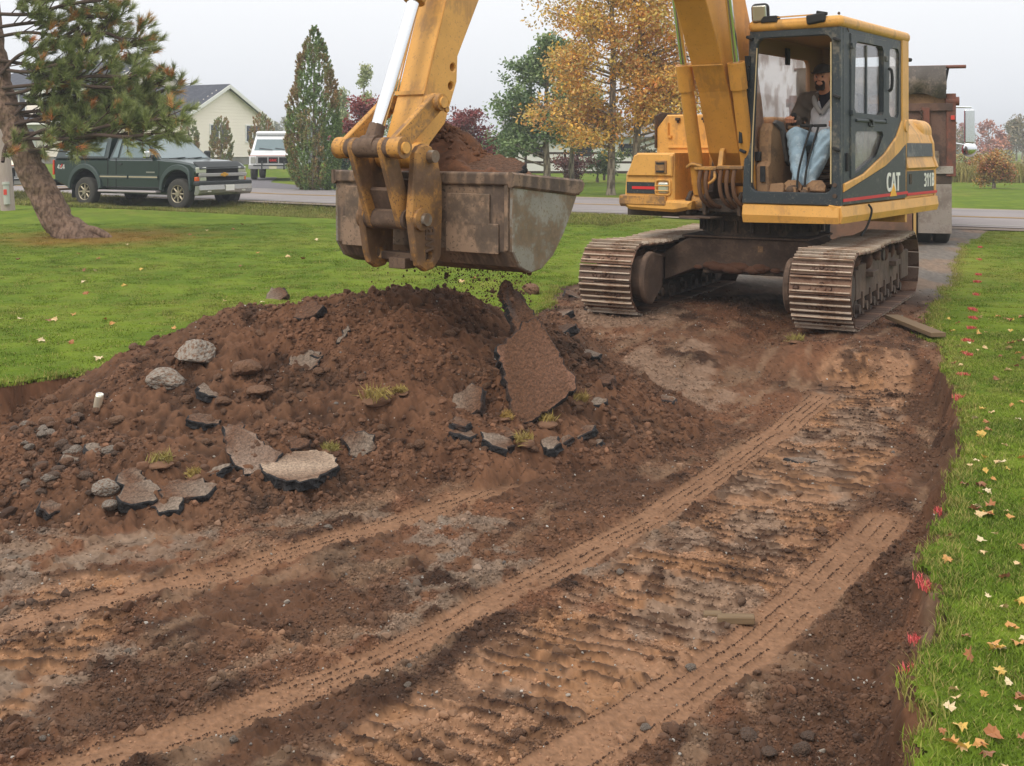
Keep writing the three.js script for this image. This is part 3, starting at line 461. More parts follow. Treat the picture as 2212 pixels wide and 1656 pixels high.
{ // rear body: side cover with recessed vent band, counterweight, engine hood, front tool box
  const prof = [[0.3, 1.1], [1.2, 1.1], [1.2, 1.395], [1.228, 1.42], [1.19, 1.53], [1.18, 1.69], [1.15, 1.78], [1.04, 1.93], [0.98, 1.955], [0.3, 1.97]];
  mesh('side_cover', [plate(prof, 1.0, 0.012).translate(0, 0, -1.475)], yellow, exc);
  mesh('rear_cover', [plate(prof.map(([x, y]) => [x, y - (y > 1.6 ? 0.0 : 0)]), 0.1, 0.02).translate(0, 0, -2.06), at(new RoundedBoxGeometry(2.3, 0.95, 0.5, 3, 0.12), 0, 1.47, -1.95)], yellow, exc);
  mesh('vent_panel', [bx(0.012, 0.145, 0.98, 1.19, 1.61, -1.475, 0, 0, 0.06)], blackPaint, exc);
  mesh('number_panel', [bx(0.012, 0.26, 0.985, 1.203, 1.253, -1.475)], blackPaint, exc);
  mesh('red_stripe', [bx(0.006, 0.028, 1.93, 1.222, 1.155, 0.005, 0.007), bx(0.006, 0.028, 1.1, 1.211, 1.14, -1.53)], redPaint, exc);
  mesh('keyhole_plate', [bx(0.008, 0.11, 0.07, 1.211, 1.3, -1.1)], ironDark, exc);
  mesh('lettering', [words('CAT', 0.19, 0.006, 0.92).rotateY(PI / 2).translate(1.221, 1.285, -0.48)], whitePaint, exc);
  mesh('logo_triangle', [plate([[-0.11, -0.005], [0.11, -0.005], [0, 0.125]], 0.012, 0).rotateY(PI / 2).translate(1.222, 1.145, -0.475)], mat({ color: col(240, 176, 40), roughness: 0.5 }), exc);
  mesh('model_number', [words('311B', 0.15, 0.006, 0.82).rotateY(PI / 2).translate(1.208, 1.28, -1.78)], whitePaint, exc);
  mesh('decal', [...[0, 1, 2].map(i => at(plate([[-0.075, -0.09], [-0.06, -0.09], [0.02, 0.0], [0.02, 0.09], [0.005, 0.09], [0.005, 0.0]], 0.004, 0), 1.108 + 0.0, 1.845, -1.25 - i * 0.035, -0.93, PI / 2, 0, 'XYZ'))], blackPaint, exc);
  // engine hood
  mesh('engine_hood', [bx(1.35, 0.85, 1.9, -0.5, 1.53, -0.95, 0, 0, 0, 0.05)], yellow, exc);
  mesh('hood_panel', [plate([[-1.13, 1.1], [-0.28, 1.1], [-0.28, 1.99], [-1.0, 1.99], [-1.13, 1.84]], 0.06, 0.015).translate(0, 0, 0.18), bx(0.52, 0.025, 0.03, -0.72, 1.64, 0.215)], yellow, exc);
  mesh('hood_edge', [slabFH([[0.24, 1.98], [0.24, 1.63], [-0.3, 1.63], [-0.3, 2.02], [0.1, 2.02]], -1.13, 0.02)], ironDark, exc);
  for (const x of [-0.86, -0.55]) mesh('hood_clip', [bx(0.05, 0.03, 0.04, x, 1.94, 0.225), rod([x, 1.9, 0.22], [x, 1.94, 0.22], 0.014)], ironDark, exc);
  mesh('hood_handle', [bx(0.02, 0.15, 0.03, -0.98, 1.83, 0.215), bx(0.05, 0.03, 0.03, -0.96, 1.75, 0.22)], yellowDeep, exc);
  mesh('exhaust_pipe', [rod([-0.62, 1.95, -0.2], [-0.62, 2.1, -0.2], 0.05, 0.05, 14), rod([-0.62, 2.1, -0.2], [-0.62, 2.16, -0.2], 0.07, 0.05, 14)], ironDark, exc);
  // tool box in front of the hood
  const lid = [[-1.03, 1.345], [-0.51, 1.345], [-0.505, 1.55], [-0.54, 1.575], [-0.9, 1.575], [-0.95, 1.55]];
  mesh('tool_box', [plate([[-1.08, 1.06], [-0.5, 1.0], [-0.5, 1.58], [-0.93, 1.58], [-1.06, 1.36]], 0.84, 0.02).translate(0, 0, 0.575), plate([[-1.1, 1.045], [-1.0, 1.0], [-0.5, 0.985], [-0.32, 1.02], [-0.3, 1.1], [-1.1, 1.14]], 0.9, 0.03).translate(0, 0, 0.57)], yellow, exc);
  mesh('tool_box_lid', [plate(lid, 0.04, 0.012).translate(0, 0, 1.005)], yellow, exc);
  mesh('lid_latch', [bx(0.13, 0.13, 0.02, -0.63, 1.44, 1.03), bx(0.09, 0.06, 0.012, -0.63, 1.43, 1.042)], yellowMud, exc);
  mesh('latch_recess', [bx(0.09, 0.022, 0.012, -0.63, 1.475, 1.043), bx(0.09, 0.018, 0.012, -0.63, 1.395, 1.043)], rubber, exc);
  mesh('stripe_panel', [bx(0.34, 0.115, 0.01, -0.87, 1.225, 1.0)], blackPaint, exc);
  mesh('stripe', [bx(0.27, 0.028, 0.006, -0.84, 1.225, 1.007)], redPaint, exc);
  mesh('headlamp', [at(new RoundedBoxGeometry(0.12, 0.12, 0.06, 2, 0.025), -0.615, 1.23, 0.995)], phys({ color: col(214, 210, 196), roughness: 0.15, metalness: 0.6, clearcoat: 1 }), exc);
  mesh('lamp_guard', [plate(rrect(-0.71, 1.15, -0.53, 1.315, 0.03), 0.03, 0.004, [rrect(-0.69, 1.165, -0.55, 1.3, 0.025)]).translate(0, 0, 1.0), rod([-0.7, 1.25, 1.03], [-0.54, 1.25, 1.03], 0.005), rod([-0.7, 1.2, 1.03], [-0.54, 1.2, 1.03], 0.005)], yellow, exc);
  mesh('bumper_plate', [slabFH([[1.0, 1.03], [1.03, 1.06], [1.03, 1.14], [1.0, 1.15], [0.4, 1.15], [0.4, 1.0]], -0.85, 0.54, 0.01)], yellowMud, exc);
  mesh('step_plate', [bx(0.34, 0.02, 0.3, -0.25, 0.945, 0.9)], ironMud, exc);
}
{ // boom, stick and linkage, all drawn as (forward, up)
  const und = [[0.62, 1.28], [0.9, 1.58], [1.02, 1.9], [1.13, 2.17], [1.38, 2.6], [1.64, 3.0], [2.05, 3.42], [2.7, 3.82], [3.5, 4.05], [4.5, 4.2]], top = [[4.62, 4.42], [3.6, 4.6], [2.5, 4.5], [1.7, 4.1], [1.15, 3.6], [0.76, 3.09], [0.58, 2.74], [0.36, 2.1], [0.24, 1.6], [0.3, 1.35], [0.45, 1.24]];
  mesh('boom', [slabFH([...und, ...top], 0, 0.33, 0.008), bx(0.36, 0.012, 0.012, 0, 2.42, 1.31)], yellowDeep, exc);
  mesh('boom_bracket', [slabFH([[0.2, 1.0], [0.75, 1.0], [0.6, 1.5], [0.3, 1.5]], 0.25, 0.05), slabFH([[0.2, 1.0], [0.75, 1.0], [0.6, 1.5], [0.3, 1.5]], -0.25, 0.05)], ironDark, exc);
  for (const l of [-0.275, 0.275]) {
    const c = new THREE.Group(); c.name = 'boom_cylinder'; exc.add(c);
    const B = V3(l, 1.12, 0.85), Tp = V3(l, 2.44, 1.22), dir = Tp.clone().sub(B).normalize(), far = Tp.clone().addScaledVector(dir, 0.75);
    mesh('barrel', [rod(B.clone().addScaledVector(dir, 0.06), Tp, 0.068, 0.068, 24), rod(Tp.clone().addScaledVector(dir, -0.26), Tp, 0.083, 0.083, 24), rod(B.clone().addScaledVector(dir, 0.16), B.clone().addScaledVector(dir, 0.2), 0.072, 0.072, 24)], yellowDeep, c);
    mesh('piston_rod', [rod(Tp, far, 0.034, 0.034, 18)], chrome, c);
    mesh('base_eye', [rod([l - 0.07, 1.09, 0.84], [l + 0.07, 1.09, 0.84], 0.085, 0.085, 20)], yellowMud, c);
    mesh('base_lug', [slabFH([[0.96, 0.97], [0.98, 1.12], [0.9, 1.2], [0.78, 1.2], [0.66, 0.97]], l + (l < 0 ? -0.09 : 0.09), 0.04), slabFH([[0.96, 0.97], [0.98, 1.12], [0.9, 1.2], [0.78, 1.2], [0.66, 0.97]], l - (l < 0 ? -0.09 : 0.09), 0.04)], ironDark, c);
  }
  const hoses = [[-0.2, 0], [-0.13, 1], [0.02, 2], [0.09, 3], [0.16, 4]];
  for (const [x, k] of hoses) mesh('hydraulic_hose', [tube([[x, 1.42 - 0.0 * k, 1.0], [x + 0.01, 1.3, 1.06], [x + 0.03, 1.15, 1.05], [x + 0.07, 1.06, 0.95], [x + 0.12, 1.05, 0.75]], 0.021, 20, 8)], mat({ color: col(96, 66, 44), roughness: 0.8 }), exc);
  mesh('hose_clamp', [bx(0.24, 0.04, 0.07, -0.14, 1.43, 1.0, 0, 0, 0, 0.012), bx(0.28, 0.04, 0.07, 0.12, 1.44, 1.0, 0, 0, 0, 0.012), tube([[-0.36, 1.44, 0.98], [-0.28, 1.47, 1.03], [-0.18, 1.45, 1.02]], 0.018), tube([[-0.04, 1.4, 1.02], [-0.03, 1.33, 1.05], [-0.09, 1.28, 1.05]], 0.016)], yellowMud, exc);
  mesh('hose_guard', [slabFH([[1.0, 1.44], [0.96, 1.6], [0.93, 1.63], [0.9, 1.5]], 0.0, 0.05)], yellow, exc);
  // stick
  const stick = [[5.36, 2.62], [5.58, 1.98], [5.70, 1.68], [5.745, 1.58], [5.72, 1.53], [5.66, 1.51], [5.58, 1.54], [5.52, 1.66], [5.37, 1.79], [5.245, 2.07], [5.235, 2.24], [4.99, 2.66], [4.2, 4.0], [4.15, 4.55], [4.4, 4.9], [4.62, 4.6]];
  mesh('stick', [slabFH(stick, 0, 0.235, 0.008, [circ(5.29, 2.165, 0.026), circ(5.31, 2.04, 0.026), circ(5.36, 1.92, 0.026)].map(a => a.reverse())), rod([-0.17, 1.58, 5.66], [0.17, 1.58, 5.66], 0.085, 0.085, 20), slabFH([[5.60, 1.975], [5.595, 2.0], [5.585, 1.99]], 0, 0.25, 0)], yellow, exc);
  mesh('bucket_cylinder', [rod([0, 2.62, 5.535], [0, 4.45, 4.76], 0.062, 0.062, 24), rod([0, 2.585, 5.55], [0, 2.68, 5.51], 0.072, 0.072, 24)], yellowMud, exc);
  mesh('bucket_cylinder_rod', [rod([0, 1.75, 5.905], [0, 2.6, 5.545], 0.043, 0.043, 22)], chrome, exc);
  for (const x of [-0.135, 0.135]) mesh('weld_seam', [tube([[x * 0.87, 2.6, 5.365], [x * 0.87, 2.3, 5.475], [x * 0.87, 1.99, 5.585]], 0.006, 12, 5)], yellowDeep, exc);
  const P2 = [5.57, 1.92], P3 = [5.96, 1.63], P4 = [5.79, 1.18];
  const link = (a, b, ra, rb) => { const an = Math.atan2(b[1] - a[1], b[0] - a[0]), o = []; for (let i = 0; i <= 8; i++) { const t = an + PI / 2 + i / 8 * PI; o.push([a[0] + ra * Math.cos(t), a[1] + ra * Math.sin(t)]); } for (let i = 0; i <= 8; i++) { const t = an - PI / 2 + i / 8 * PI; o.push([b[0] + rb * Math.cos(t), b[1] + rb * Math.sin(t)]); } return o; };
  for (const l of [-0.2, 0.2]) mesh('guide_link', [slabFH(link(P2, P3, 0.062, 0.066), l, 0.045, 0.006), rod([l - Math.sign(l) * 0.06, ...[P2[1], P2[0]]], [l + Math.sign(l) * 0.06, P2[1], P2[0]], 0.055, 0.055, 20), rod([l, P3[1], P3[0]], [l + Math.sign(l) * 0.08, P3[1], P3[0]], 0.068, 0.068, 20), rod([l + Math.sign(l) * 0.06, P2[1] - 0.045, P2[0] - 0.03], [l + Math.sign(l) * 0.075, P2[1] - 0.045, P2[0] - 0.03], 0.02, 0.02, 8)], yellowMud, exc);
  for (const l of [-0.2, 0.2]) for (const p of [P2, P3]) mesh('link_pin', [rod([l, p[1], p[0]], [l + Math.sign(l) * (p === P3 ? 0.095 : 0.075), p[1], p[0]], 0.038, 0.036, 18)], yellow, exc);
  mesh('link_tube', [rod([-0.19, P3[1], P3[0]], [0.19, P3[1], P3[0]], 0.062, 0.062, 24), rod([-0.06, 1.64, 5.955], [-0.06 + 0.12, 1.64, 5.955], 0.07, 0.07, 24), rod([0, 1.64, 5.955], [0, 1.77, 5.9], 0.06, 0.052, 18)], ironMud, exc);
  for (const l of [-0.125, 0.125]) mesh('bucket_link', [slabFH(link(P3, P4, 0.066, 0.07), l, 0.045, 0.008)], linkMud, exc);
  mesh('bucket_link_brace', [rod([-0.17, P4[1], P4[0]], [0.17, P4[1], P4[0]], 0.065, 0.065, 22), slabFH([[5.86, 1.36], [5.8, 1.22], [5.77, 1.24], [5.84, 1.38]], 0, 0.24)], ironMud, exc);
  for (const l of [-0.205, 0.205]) {
    const ear = [[5.8, 1.6], [5.845, 1.2], [5.80, 0.97], [5.77, 0.89], [5.70, 0.85], [5.62, 0.86], [5.55, 0.93], [5.535, 1.24], [5.54, 1.42], [5.58, 1.56], [5.64, 1.635], [5.7, 1.655], [5.76, 1.64]];
    mesh('coupler_ear', [slabFH(ear, l, 0.055, 0.01, [circ(5.665, 0.945, 0.036).reverse()]), rod([l, 1.18, 5.76], [l + Math.sign(l) * 0.05, 1.18, 5.76], 0.07, 0.07, 20)], linkMud, exc);
    for (const [f, h] of [[5.665, 1.575], [5.74, 1.18]]) mesh('coupler_pin', [rod([l, h, f], [l + Math.sign(l) * 0.075, h, f], 0.042, 0.04, 18)], steelBare, exc);
    if (l > 0) mesh('cast_lettering', [words('WB', 0.085, 0.008, 0.9).rotateZ(PI / 2).rotateY(PI / 2).translate(l + 0.026, 1.05, 5.67)], ironMud, exc);
  }
  mesh('coupler_lock', [bx(0.36, 0.05, 0.1, 0, 0.93, 5.62), bx(0.14, 0.07, 0.12, 0, 0.89, 5.66)], ironMud, exc);
  mesh('coupler_bar', [bx(0.4, 0.05, 0.06, 0, 1.4, 5.54)], ironMud, exc);
  // bucket: rolled shell, two cheeks, reinforced rim, wear plates
  const b = new THREE.Group(); b.name = 'bucket'; exc.add(b);
  const W = 0.74, out = [[5.5, 1.47], [5.505, 1.2], [5.5, 0.985], [5.43, 0.885], [5.31, 0.838], [5.18, 0.855], [5.05, 0.93], [4.93, 1.06], [4.82, 1.22], [4.72, 1.39]], inn = out.map(([f, h], i) => { const cx = 5.15, cy = 1.45, dx = cx - f, dy = cy - h, L = Math.hypot(dx, dy); return [f + dx / L * 0.035, h + dy / L * 0.035]; }).reverse();
  mesh('shell', [slabFH([...out, ...inn], 0, 2 * W, 0.005)], steelMud, b);
  for (const s of [-1, 1]) mesh('side_plate', [slabFH(out, s * (W + 0.008), 0.03, 0.008)], steelBare, b);
  mesh('rim', [bx(2 * W + 0.05, 0.085, 0.04, 0, 1.435, 5.505, 0, 0, 0, 0.018)], steelMud, b);
  for (const s of [-1, 1]) mesh('side_rim', [slabFH([[5.53, 1.48], [5.53, 1.385], [4.8, 1.31], [4.72, 1.335], [4.69, 1.39], [4.72, 1.415]], s * (W + 0.02), 0.05, 0.014)], steelMud, b);
  const wearMat = mat({ map: worn(S(152, 126, 104), S(80, 68, 58), 0.62, 0.9, 43), roughness: 0.7, bumpMap: roughBump, bumpScale: 0.01 });
  for (const [w, hh, x, y] of [[0.34, 0.2, 0.42, 1.24], [0.42, 0.19, 0.45, 1.06], [0.3, 0.22, -0.5, 1.26], [0.36, 0.2, -0.5, 1.06], [0.03, 0.42, 0.72, 1.2]]) mesh('wear_plate', [bx(w, hh, 0.014, x, y, 5.512)], wearMat, b);
  mesh('cutting_edge', [bx(2 * W + 0.06, 0.1, 0.03, 0, 1.36, 4.735, -0.55, 0, 0, 0.006)], steelBare, b);
}
// ---------------------------------------------------------------- the operator, in the excavator's axes
function marched(sdf, c, half, N) {
  const mc = new MarchingCubes(N, new THREE.MeshBasicMaterial(), false, false, 120000); mc.isolation = 0; const h = N / 2;
  for (let z = 0; z < N; z++) for (let y = 0; y < N; y++) for (let x = 0; x < N; x++) mc.field[z * N * N + y * N + x] = -sdf(c[0] + (x - h) / h * half, c[1] + (y - h) / h * half, c[2] + (z - h) / h * half);
  mc.update(); const n = mc.count, P = Float32Array.from(mc.positionArray.slice(0, n * 3)), Nn = Float32Array.from(mc.normalArray.slice(0, n * 3));
  for (let i = 0; i < n; i++) { for (let k = 0; k < 3; k++) P[i * 3 + k] = P[i * 3 + k] * half + c[k]; const l = Math.hypot(Nn[i * 3], Nn[i * 3 + 1], Nn[i * 3 + 2]) || 1; for (let k = 0; k < 3; k++) Nn[i * 3 + k] /= l; }
  const g = new THREE.BufferGeometry(); g.setAttribute('position', new THREE.BufferAttribute(P, 3)); g.setAttribute('normal', new THREE.BufferAttribute(Nn, 3)); return g;
}
const cap = (a, b, r0, r1 = r0) => (x, y, z) => { const ex = b[0] - a[0], ey = b[1] - a[1], ez = b[2] - a[2], t = clamp(((x - a[0]) * ex + (y - a[1]) * ey + (z - a[2]) * ez) / (ex * ex + ey * ey + ez * ez || 1)); return Math.hypot(x - a[0] - ex * t, y - a[1] - ey * t, z - a[2] - ez * t) - lerp(r0, r1, t); };
const ell = (c, r) => (x, y, z) => { const k = Math.hypot((x - c[0]) / r[0], (y - c[1]) / r[1], (z - c[2]) / r[2]); return (k - 1) * Math.min(...r); };
const blend = (list, k) => (x, y, z) => { let d = 1e9; for (const f of list) { const e = f(x, y, z), h = clamp(0.5 + 0.5 * (e - d) / k); d = lerp(e, d, h) - k * h * (1 - h); } return d; };
{
  const man = thing('person', 'bearded operator in dark cap, grey jacket and pale jeans sitting in excavator cab', 'person', SX, 0, -SD, -MA);
  const J = { pel: [0.76, 1.66, 0.12], chest: [0.76, 1.98, 0.14], neck: [0.76, 2.16, 0.19], head: [0.76, 2.325, 0.265], sR: [0.555, 2.1, 0.17], sL: [0.965, 2.1, 0.15], eR: [0.455, 1.86, 0.24], eL: [1.06, 1.84, 0.22], wR: [0.525, 1.9, 0.42], wL: [0.985, 1.86, 0.47], hR: [0.66, 1.66, 0.16], hL: [0.86, 1.66, 0.16], kR: [0.61, 1.735, 0.56], kL: [0.93, 1.715, 0.6], aR: [0.70, 1.32, 0.72], aL: [0.80, 1.29, 0.74] };
  const skin = mat({ color: col(196, 134, 104), roughness: 0.65 });
  const hand = (w, s, tgt) => { const L = [cap(w, [w[0], w[1] + 0.015, w[2] + 0.075], 0.03, 0.034)]; for (let i = 0; i < 4; i++) { const x = w[0] + (i - 1.5) * 0.021; L.push(cap([x, w[1] + 0.03, w[2] + 0.085], [x, w[1] + 0.02 - i * 0.003, w[2] + 0.125 - Math.abs(i - 1.3) * 0.006], 0.0105, 0.0095), cap([x, w[1] + 0.02 - i * 0.003, w[2] + 0.125 - Math.abs(i - 1.3) * 0.006], [x, w[1] - 0.02, w[2] + 0.12 - Math.abs(i - 1.3) * 0.008], 0.0095, 0.0085)); } L.push(cap([w[0] + s * 0.03, w[1], w[2] + 0.035], [w[0] + s * 0.045, w[1] - 0.012, w[2] + 0.085], 0.013, 0.011)); return blend(L, 0.008); };
  const headF = blend([ell([J.head[0], J.head[1] + 0.03, J.head[2] - 0.012], [0.077, 0.098, 0.096]), ell([J.head[0], J.head[1] - 0.04, J.head[2] + 0.02], [0.06, 0.078, 0.07]), cap([J.head[0], J.head[1] + 0.012, J.head[2] + 0.082], [J.head[0], J.head[1] - 0.02, J.head[2] + 0.107], 0.009, 0.014), cap([J.head[0] - 0.035, J.head[1] + 0.022, J.head[2] + 0.072], [J.head[0] + 0.035, J.head[1] + 0.022, J.head[2] + 0.072], 0.012), cap([J.head[0] - 0.02, J.head[1] - 0.058, J.head[2] + 0.082], [J.head[0] + 0.02, J.head[1] - 0.058, J.head[2] + 0.082], 0.008), ell([J.head[0] - 0.079, J.head[1] - 0.005, J.head[2] - 0.01], [0.012, 0.032, 0.02]), ell([J.head[0] + 0.079, J.head[1] - 0.005, J.head[2] - 0.01], [0.012, 0.032, 0.02]), cap(J.neck, [J.head[0], J.head[1] - 0.05, J.head[2] - 0.01], 0.058, 0.056)], 0.018);
  const bodyF = blend([cap(J.pel, J.chest, 0.13, 0.13), cap(J.sR, J.sL, 0.07), cap(J.sR, J.eR, 0.045, 0.038), cap(J.eR, J.wR, 0.036, 0.026), cap(J.sL, J.eL, 0.045, 0.038), cap(J.eL, J.wL, 0.036, 0.026), cap(J.hR, J.kR, 0.07, 0.055), cap(J.kR, J.aR, 0.05, 0.036), cap(J.hL, J.kL, 0.07, 0.055), cap(J.kL, J.aL, 0.05, 0.036), cap(J.chest, J.neck, 0.09, 0.055)], 0.03);
  const body = mesh('body', [marched(bodyF, [0.76, 1.72, 0.36], 0.66, 74), marched(headF, [J.head[0], J.head[1] - 0.02, J.head[2]], 0.19, 88), marched(hand(J.wR, 1), [J.wR[0], J.wR[1], J.wR[2] + 0.06], 0.1, 60), marched(hand(J.wL, -1), [J.wL[0], J.wL[1], J.wL[2] + 0.06], 0.1, 60)], skin, man);
  const fold = (x, y, z) => 0.016 * (fbm(x * 9 + z * 5, y * 13 - z * 6, 2, 5) - 0.5) + 0.006 * Math.sin(y * 46 + 5 * Math.sin(x * 17 + z * 9));
  const jk = blend([ell([0.76, 1.93, 0.1], [0.235, 0.3, 0.17]), cap(J.sR, J.sL, 0.095), cap(J.sR, J.eR, 0.085, 0.075), cap(J.eR, [J.wR[0], J.wR[1], J.wR[2] - 0.02], 0.073, 0.05), cap(J.sL, J.eL, 0.085, 0.075), cap(J.eL, [J.wL[0], J.wL[1], J.wL[2] - 0.02], 0.073, 0.05)], 0.035);
  const front = (x, y, z) => { const w = 0.055 + (2.2 - y) * 0.16; return Math.max(Math.abs(x - 0.775) - w, 0.12 - z); };           // where the jacket hangs open
  mesh('jacket', [marched((x, y, z) => Math.max(jk(x, y, z) + fold(x, y, z), -front(x, y, z), y - 2.2 + (Math.abs(x - 0.76) < 0.1 ? 0.02 : 0)), [0.76, 1.92, 0.2], 0.45, 90)], mat({ color: col(104, 92, 82), roughness: 0.95, bumpMap: roughBump, bumpScale: 0.004 }), man);
  const tor = blend([ell([0.765, 1.9, 0.13], [0.185, 0.27, 0.16]), cap(J.pel, J.chest, 0.15, 0.15)], 0.04), vee = (x, y, z) => Math.max(Math.abs(x - 0.77) - (y - 1.98) * 0.42, 1.98 - y, 0.1 - z);
  mesh('hooded_sweatshirt', [marched((x, y, z) => Math.max(tor(x, y, z) + fold(x, y, z) * 0.7, -vee(x, y, z), 1.69 - y, y - 2.19), [0.765, 1.92, 0.14], 0.32, 74)], mat({ color: col(206, 202, 204), roughness: 0.95 }), man);
  mesh('hood', [tube([[0.665, 2.19, 0.1], [0.66, 2.14, 0.22], [0.7, 2.06, 0.3], [0.765, 1.97, 0.315]], 0.024, 20, 8), tube([[0.87, 2.19, 0.1], [0.875, 2.14, 0.22], [0.835, 2.06, 0.3], [0.77, 1.97, 0.315]], 0.024, 20, 8), tube([[0.665, 2.19, 0.1], [0.7, 2.2, 0.04], [0.83, 2.2, 0.04], [0.87, 2.19, 0.1]], 0.03, 16, 8)], mat({ color: col(158, 152, 148), roughness: 0.95 }), man);
  mesh('shirt', [marched(blend([ell([0.765, 1.99, 0.13], [0.14, 0.2, 0.14]), cap([0.765, 2.1, 0.16], [0.765, 2.16, 0.18], 0.075)], 0.03), [0.765, 2.0, 0.14], 0.26, 40)], mat({ color: col(36, 32, 40), roughness: 0.95 }), man);
  const jn = blend([cap(J.pel, [0.76, 1.72, 0.13], 0.145, 0.14), cap(J.hR, J.kR, 0.1, 0.088), cap(J.kR, [J.aR[0], J.aR[1] + 0.02, J.aR[2]], 0.087, 0.068), cap(J.hL, J.kL, 0.1, 0.09), cap(J.kL, [J.aL[0], J.aL[1] + 0.02, J.aL[2]], 0.09, 0.07)], 0.03);
  mesh('jeans', [marched((x, y, z) => jn(x, y, z) + fold(x, y, z), [0.76, 1.55, 0.4], 0.5, 96)], mat({ map: worn(S(162, 188, 206), S(186, 198, 206), 0.4, 0.5, 51, 0, 0.5), roughness: 0.95, bumpMap: grainBump, bumpScale: 0.002 }), man);
  for (const [a, s] of [[J.aR, -1], [J.aL, 1]]) mesh('boot', [marched(blend([cap([a[0], a[1], a[2]], [a[0], a[1] - 0.06, a[2] + 0.02], 0.052, 0.05), cap([a[0], a[1] - 0.075, a[2]], [a[0] + s * 0.02, a[1] - 0.09, a[2] + 0.16], 0.042, 0.042)], 0.03), [a[0], a[1] - 0.05, a[2] + 0.08], 0.17, 44)], mat({ color: col(96, 76, 60), roughness: 0.9 }), man);
  const H = J.head;
  mesh('cap', [at(new THREE.SphereGeometry(0.104, 24, 14, 0, 2 * PI, 0, PI * 0.47).scale(0.92, 0.98, 1.06), H[0], H[1] + 0.042, H[2] - 0.012, 0.1), at(plate([[-0.082, 0], [0.082, 0], [0.078, 0.05], [0.045, 0.085], [-0.045, 0.085], [-0.078, 0.05]], 0.008, 0.003), H[0], H[1] + 0.052, H[2] + 0.07, PI / 2 + 0.2)], mat({ color: col(58, 48, 42), roughness: 0.95 }), man);
  mesh('beard', [marched(blend([cap([H[0] - 0.032, H[1] - 0.045, H[2] + 0.074], [H[0] + 0.032, H[1] - 0.045, H[2] + 0.074], 0.014), cap([H[0] - 0.035, H[1] - 0.06, H[2] + 0.066], [H[0] - 0.02, H[1] - 0.105, H[2] + 0.062], 0.016, 0.022), cap([H[0] + 0.035, H[1] - 0.06, H[2] + 0.066], [H[0] + 0.02, H[1] - 0.105, H[2] + 0.062], 0.016, 0.022), cap([H[0] - 0.02, H[1] - 0.102, H[2] + 0.064], [H[0] + 0.02, H[1] - 0.102, H[2] + 0.064], 0.026)], 0.012), [H[0], H[1] - 0.075, H[2] + 0.07], 0.09, 44)], mat({ color: col(54, 38, 30), roughness: 1 }), man);
  mesh('hair', [at(new THREE.SphereGeometry(0.092, 18, 12, PI * 0.0, PI, PI * 0.35, PI * 0.38).rotateY(PI), H[0], H[1] + 0.02, H[2] - 0.02)], mat({ color: col(60, 44, 34), roughness: 1 }), man);
  for (const s of [-1, 1]) { mesh('eye', [at(new THREE.SphereGeometry(0.0095, 10, 8), H[0] + s * 0.03, H[1] + 0.006, H[2] + 0.079)], mat({ color: col(50, 40, 36), roughness: 0.3 }), man); mesh('eyebrow', [rod([H[0] + s * 0.014, H[1] + 0.03, H[2] + 0.085], [H[0] + s * 0.048, H[1] + 0.03, H[2] + 0.072], 0.005, 0.004, 6)], mat({ color: col(54, 40, 32), roughness: 1 }), man); }
}
// ---------------------------------------------------------------- vehicles: local x = left, y = up, z = front
const TURN = PI / 2 - BD;                                            // along the road, towards its right end
const paintOf = (r, g, b, rough = 0.32) => phys({ color: col(r, g, b), roughness: rough, metalness: 0.15, clearcoat: 0.6, clearcoatRoughness: 0.15 });
const tyreM = mat({ color: col(62, 60, 56), roughness: 0.92, bumpMap: roughBump, bumpScale: 0.006 }), plastic = mat({ color: col(46, 50, 52), roughness: 0.7 }), darkGap = mat({ color: col(16, 16, 17), roughness: 0.9 });
const wind = phys({ color: col(92, 112, 116), roughness: 0.05, metalness: 0.1, clearcoat: 1, clearcoatRoughness: 0.02 });
const lampGlass = phys({ color: col(216, 216, 206), roughness: 0.1, metalness: 0.5, clearcoat: 1 }), amber = phys({ color: col(220, 96, 30), roughness: 0.2, clearcoat: 1 }), redGlass = phys({ color: col(206, 52, 26), roughness: 0.2, clearcoat: 1 });
function wheel(parent, x, z, r, w, rimMat) {                         // x: outer face, its sign tells the side
  const g = new THREE.Group(); g.name = 'wheel'; parent.add(g); const s = Math.sign(x), xi = x - s * w;
  const L = [[0.58 * r, 0], [0.8 * r, -0.01], [0.94 * r, 0.012], [r, 0.05], [r, w - 0.05], [0.94 * r, w - 0.012], [0.58 * r, w]].map(p => new THREE.Vector2(p[0], p[1]));
  mesh('tyre', [new THREE.LatheGeometry(L, 36).rotateZ(s > 0 ? PI / 2 : -PI / 2).translate(x, r, z)], tyreM, g);
  const spokes = []; for (let i = 0; i < 8; i++) { const a = i / 8 * 2 * PI; spokes.push(rod([x - s * 0.045, r + 0.12 * r * Math.sin(a), z + 0.12 * r * Math.cos(a)], [x - s * 0.03, r + 0.5 * r * Math.sin(a), z + 0.5 * r * Math.cos(a)], 0.034, 0.026, 6)); }
  mesh('rim', [rod([x - s * 0.03, r, z], [x - s * 0.12, r, z], 0.6 * r, 0.56 * r, 28, true), new THREE.TorusGeometry(0.57 * r, 0.02, 8, 28).rotateY(PI / 2).translate(x - s * 0.02, r, z), ...spokes, rod([x - s * 0.08, r, z], [x + s * 0.01, r, z], 0.22 * r, 0.17 * r, 14)], rimMat, g);
  mesh('brake_disc', [rod([x - s * 0.1, r, z], [x - s * 0.13, r, z], 0.57 * r, 0.57 * r, 24)], darkGap, g);
}
const quadG = (a, b, c, d) => { const g = new THREE.BufferGeometry(); g.setAttribute('position', new THREE.Float32BufferAttribute([...a, ...b, ...c, ...a, ...c, ...d], 3)); g.computeVertexNormals(); return g; };
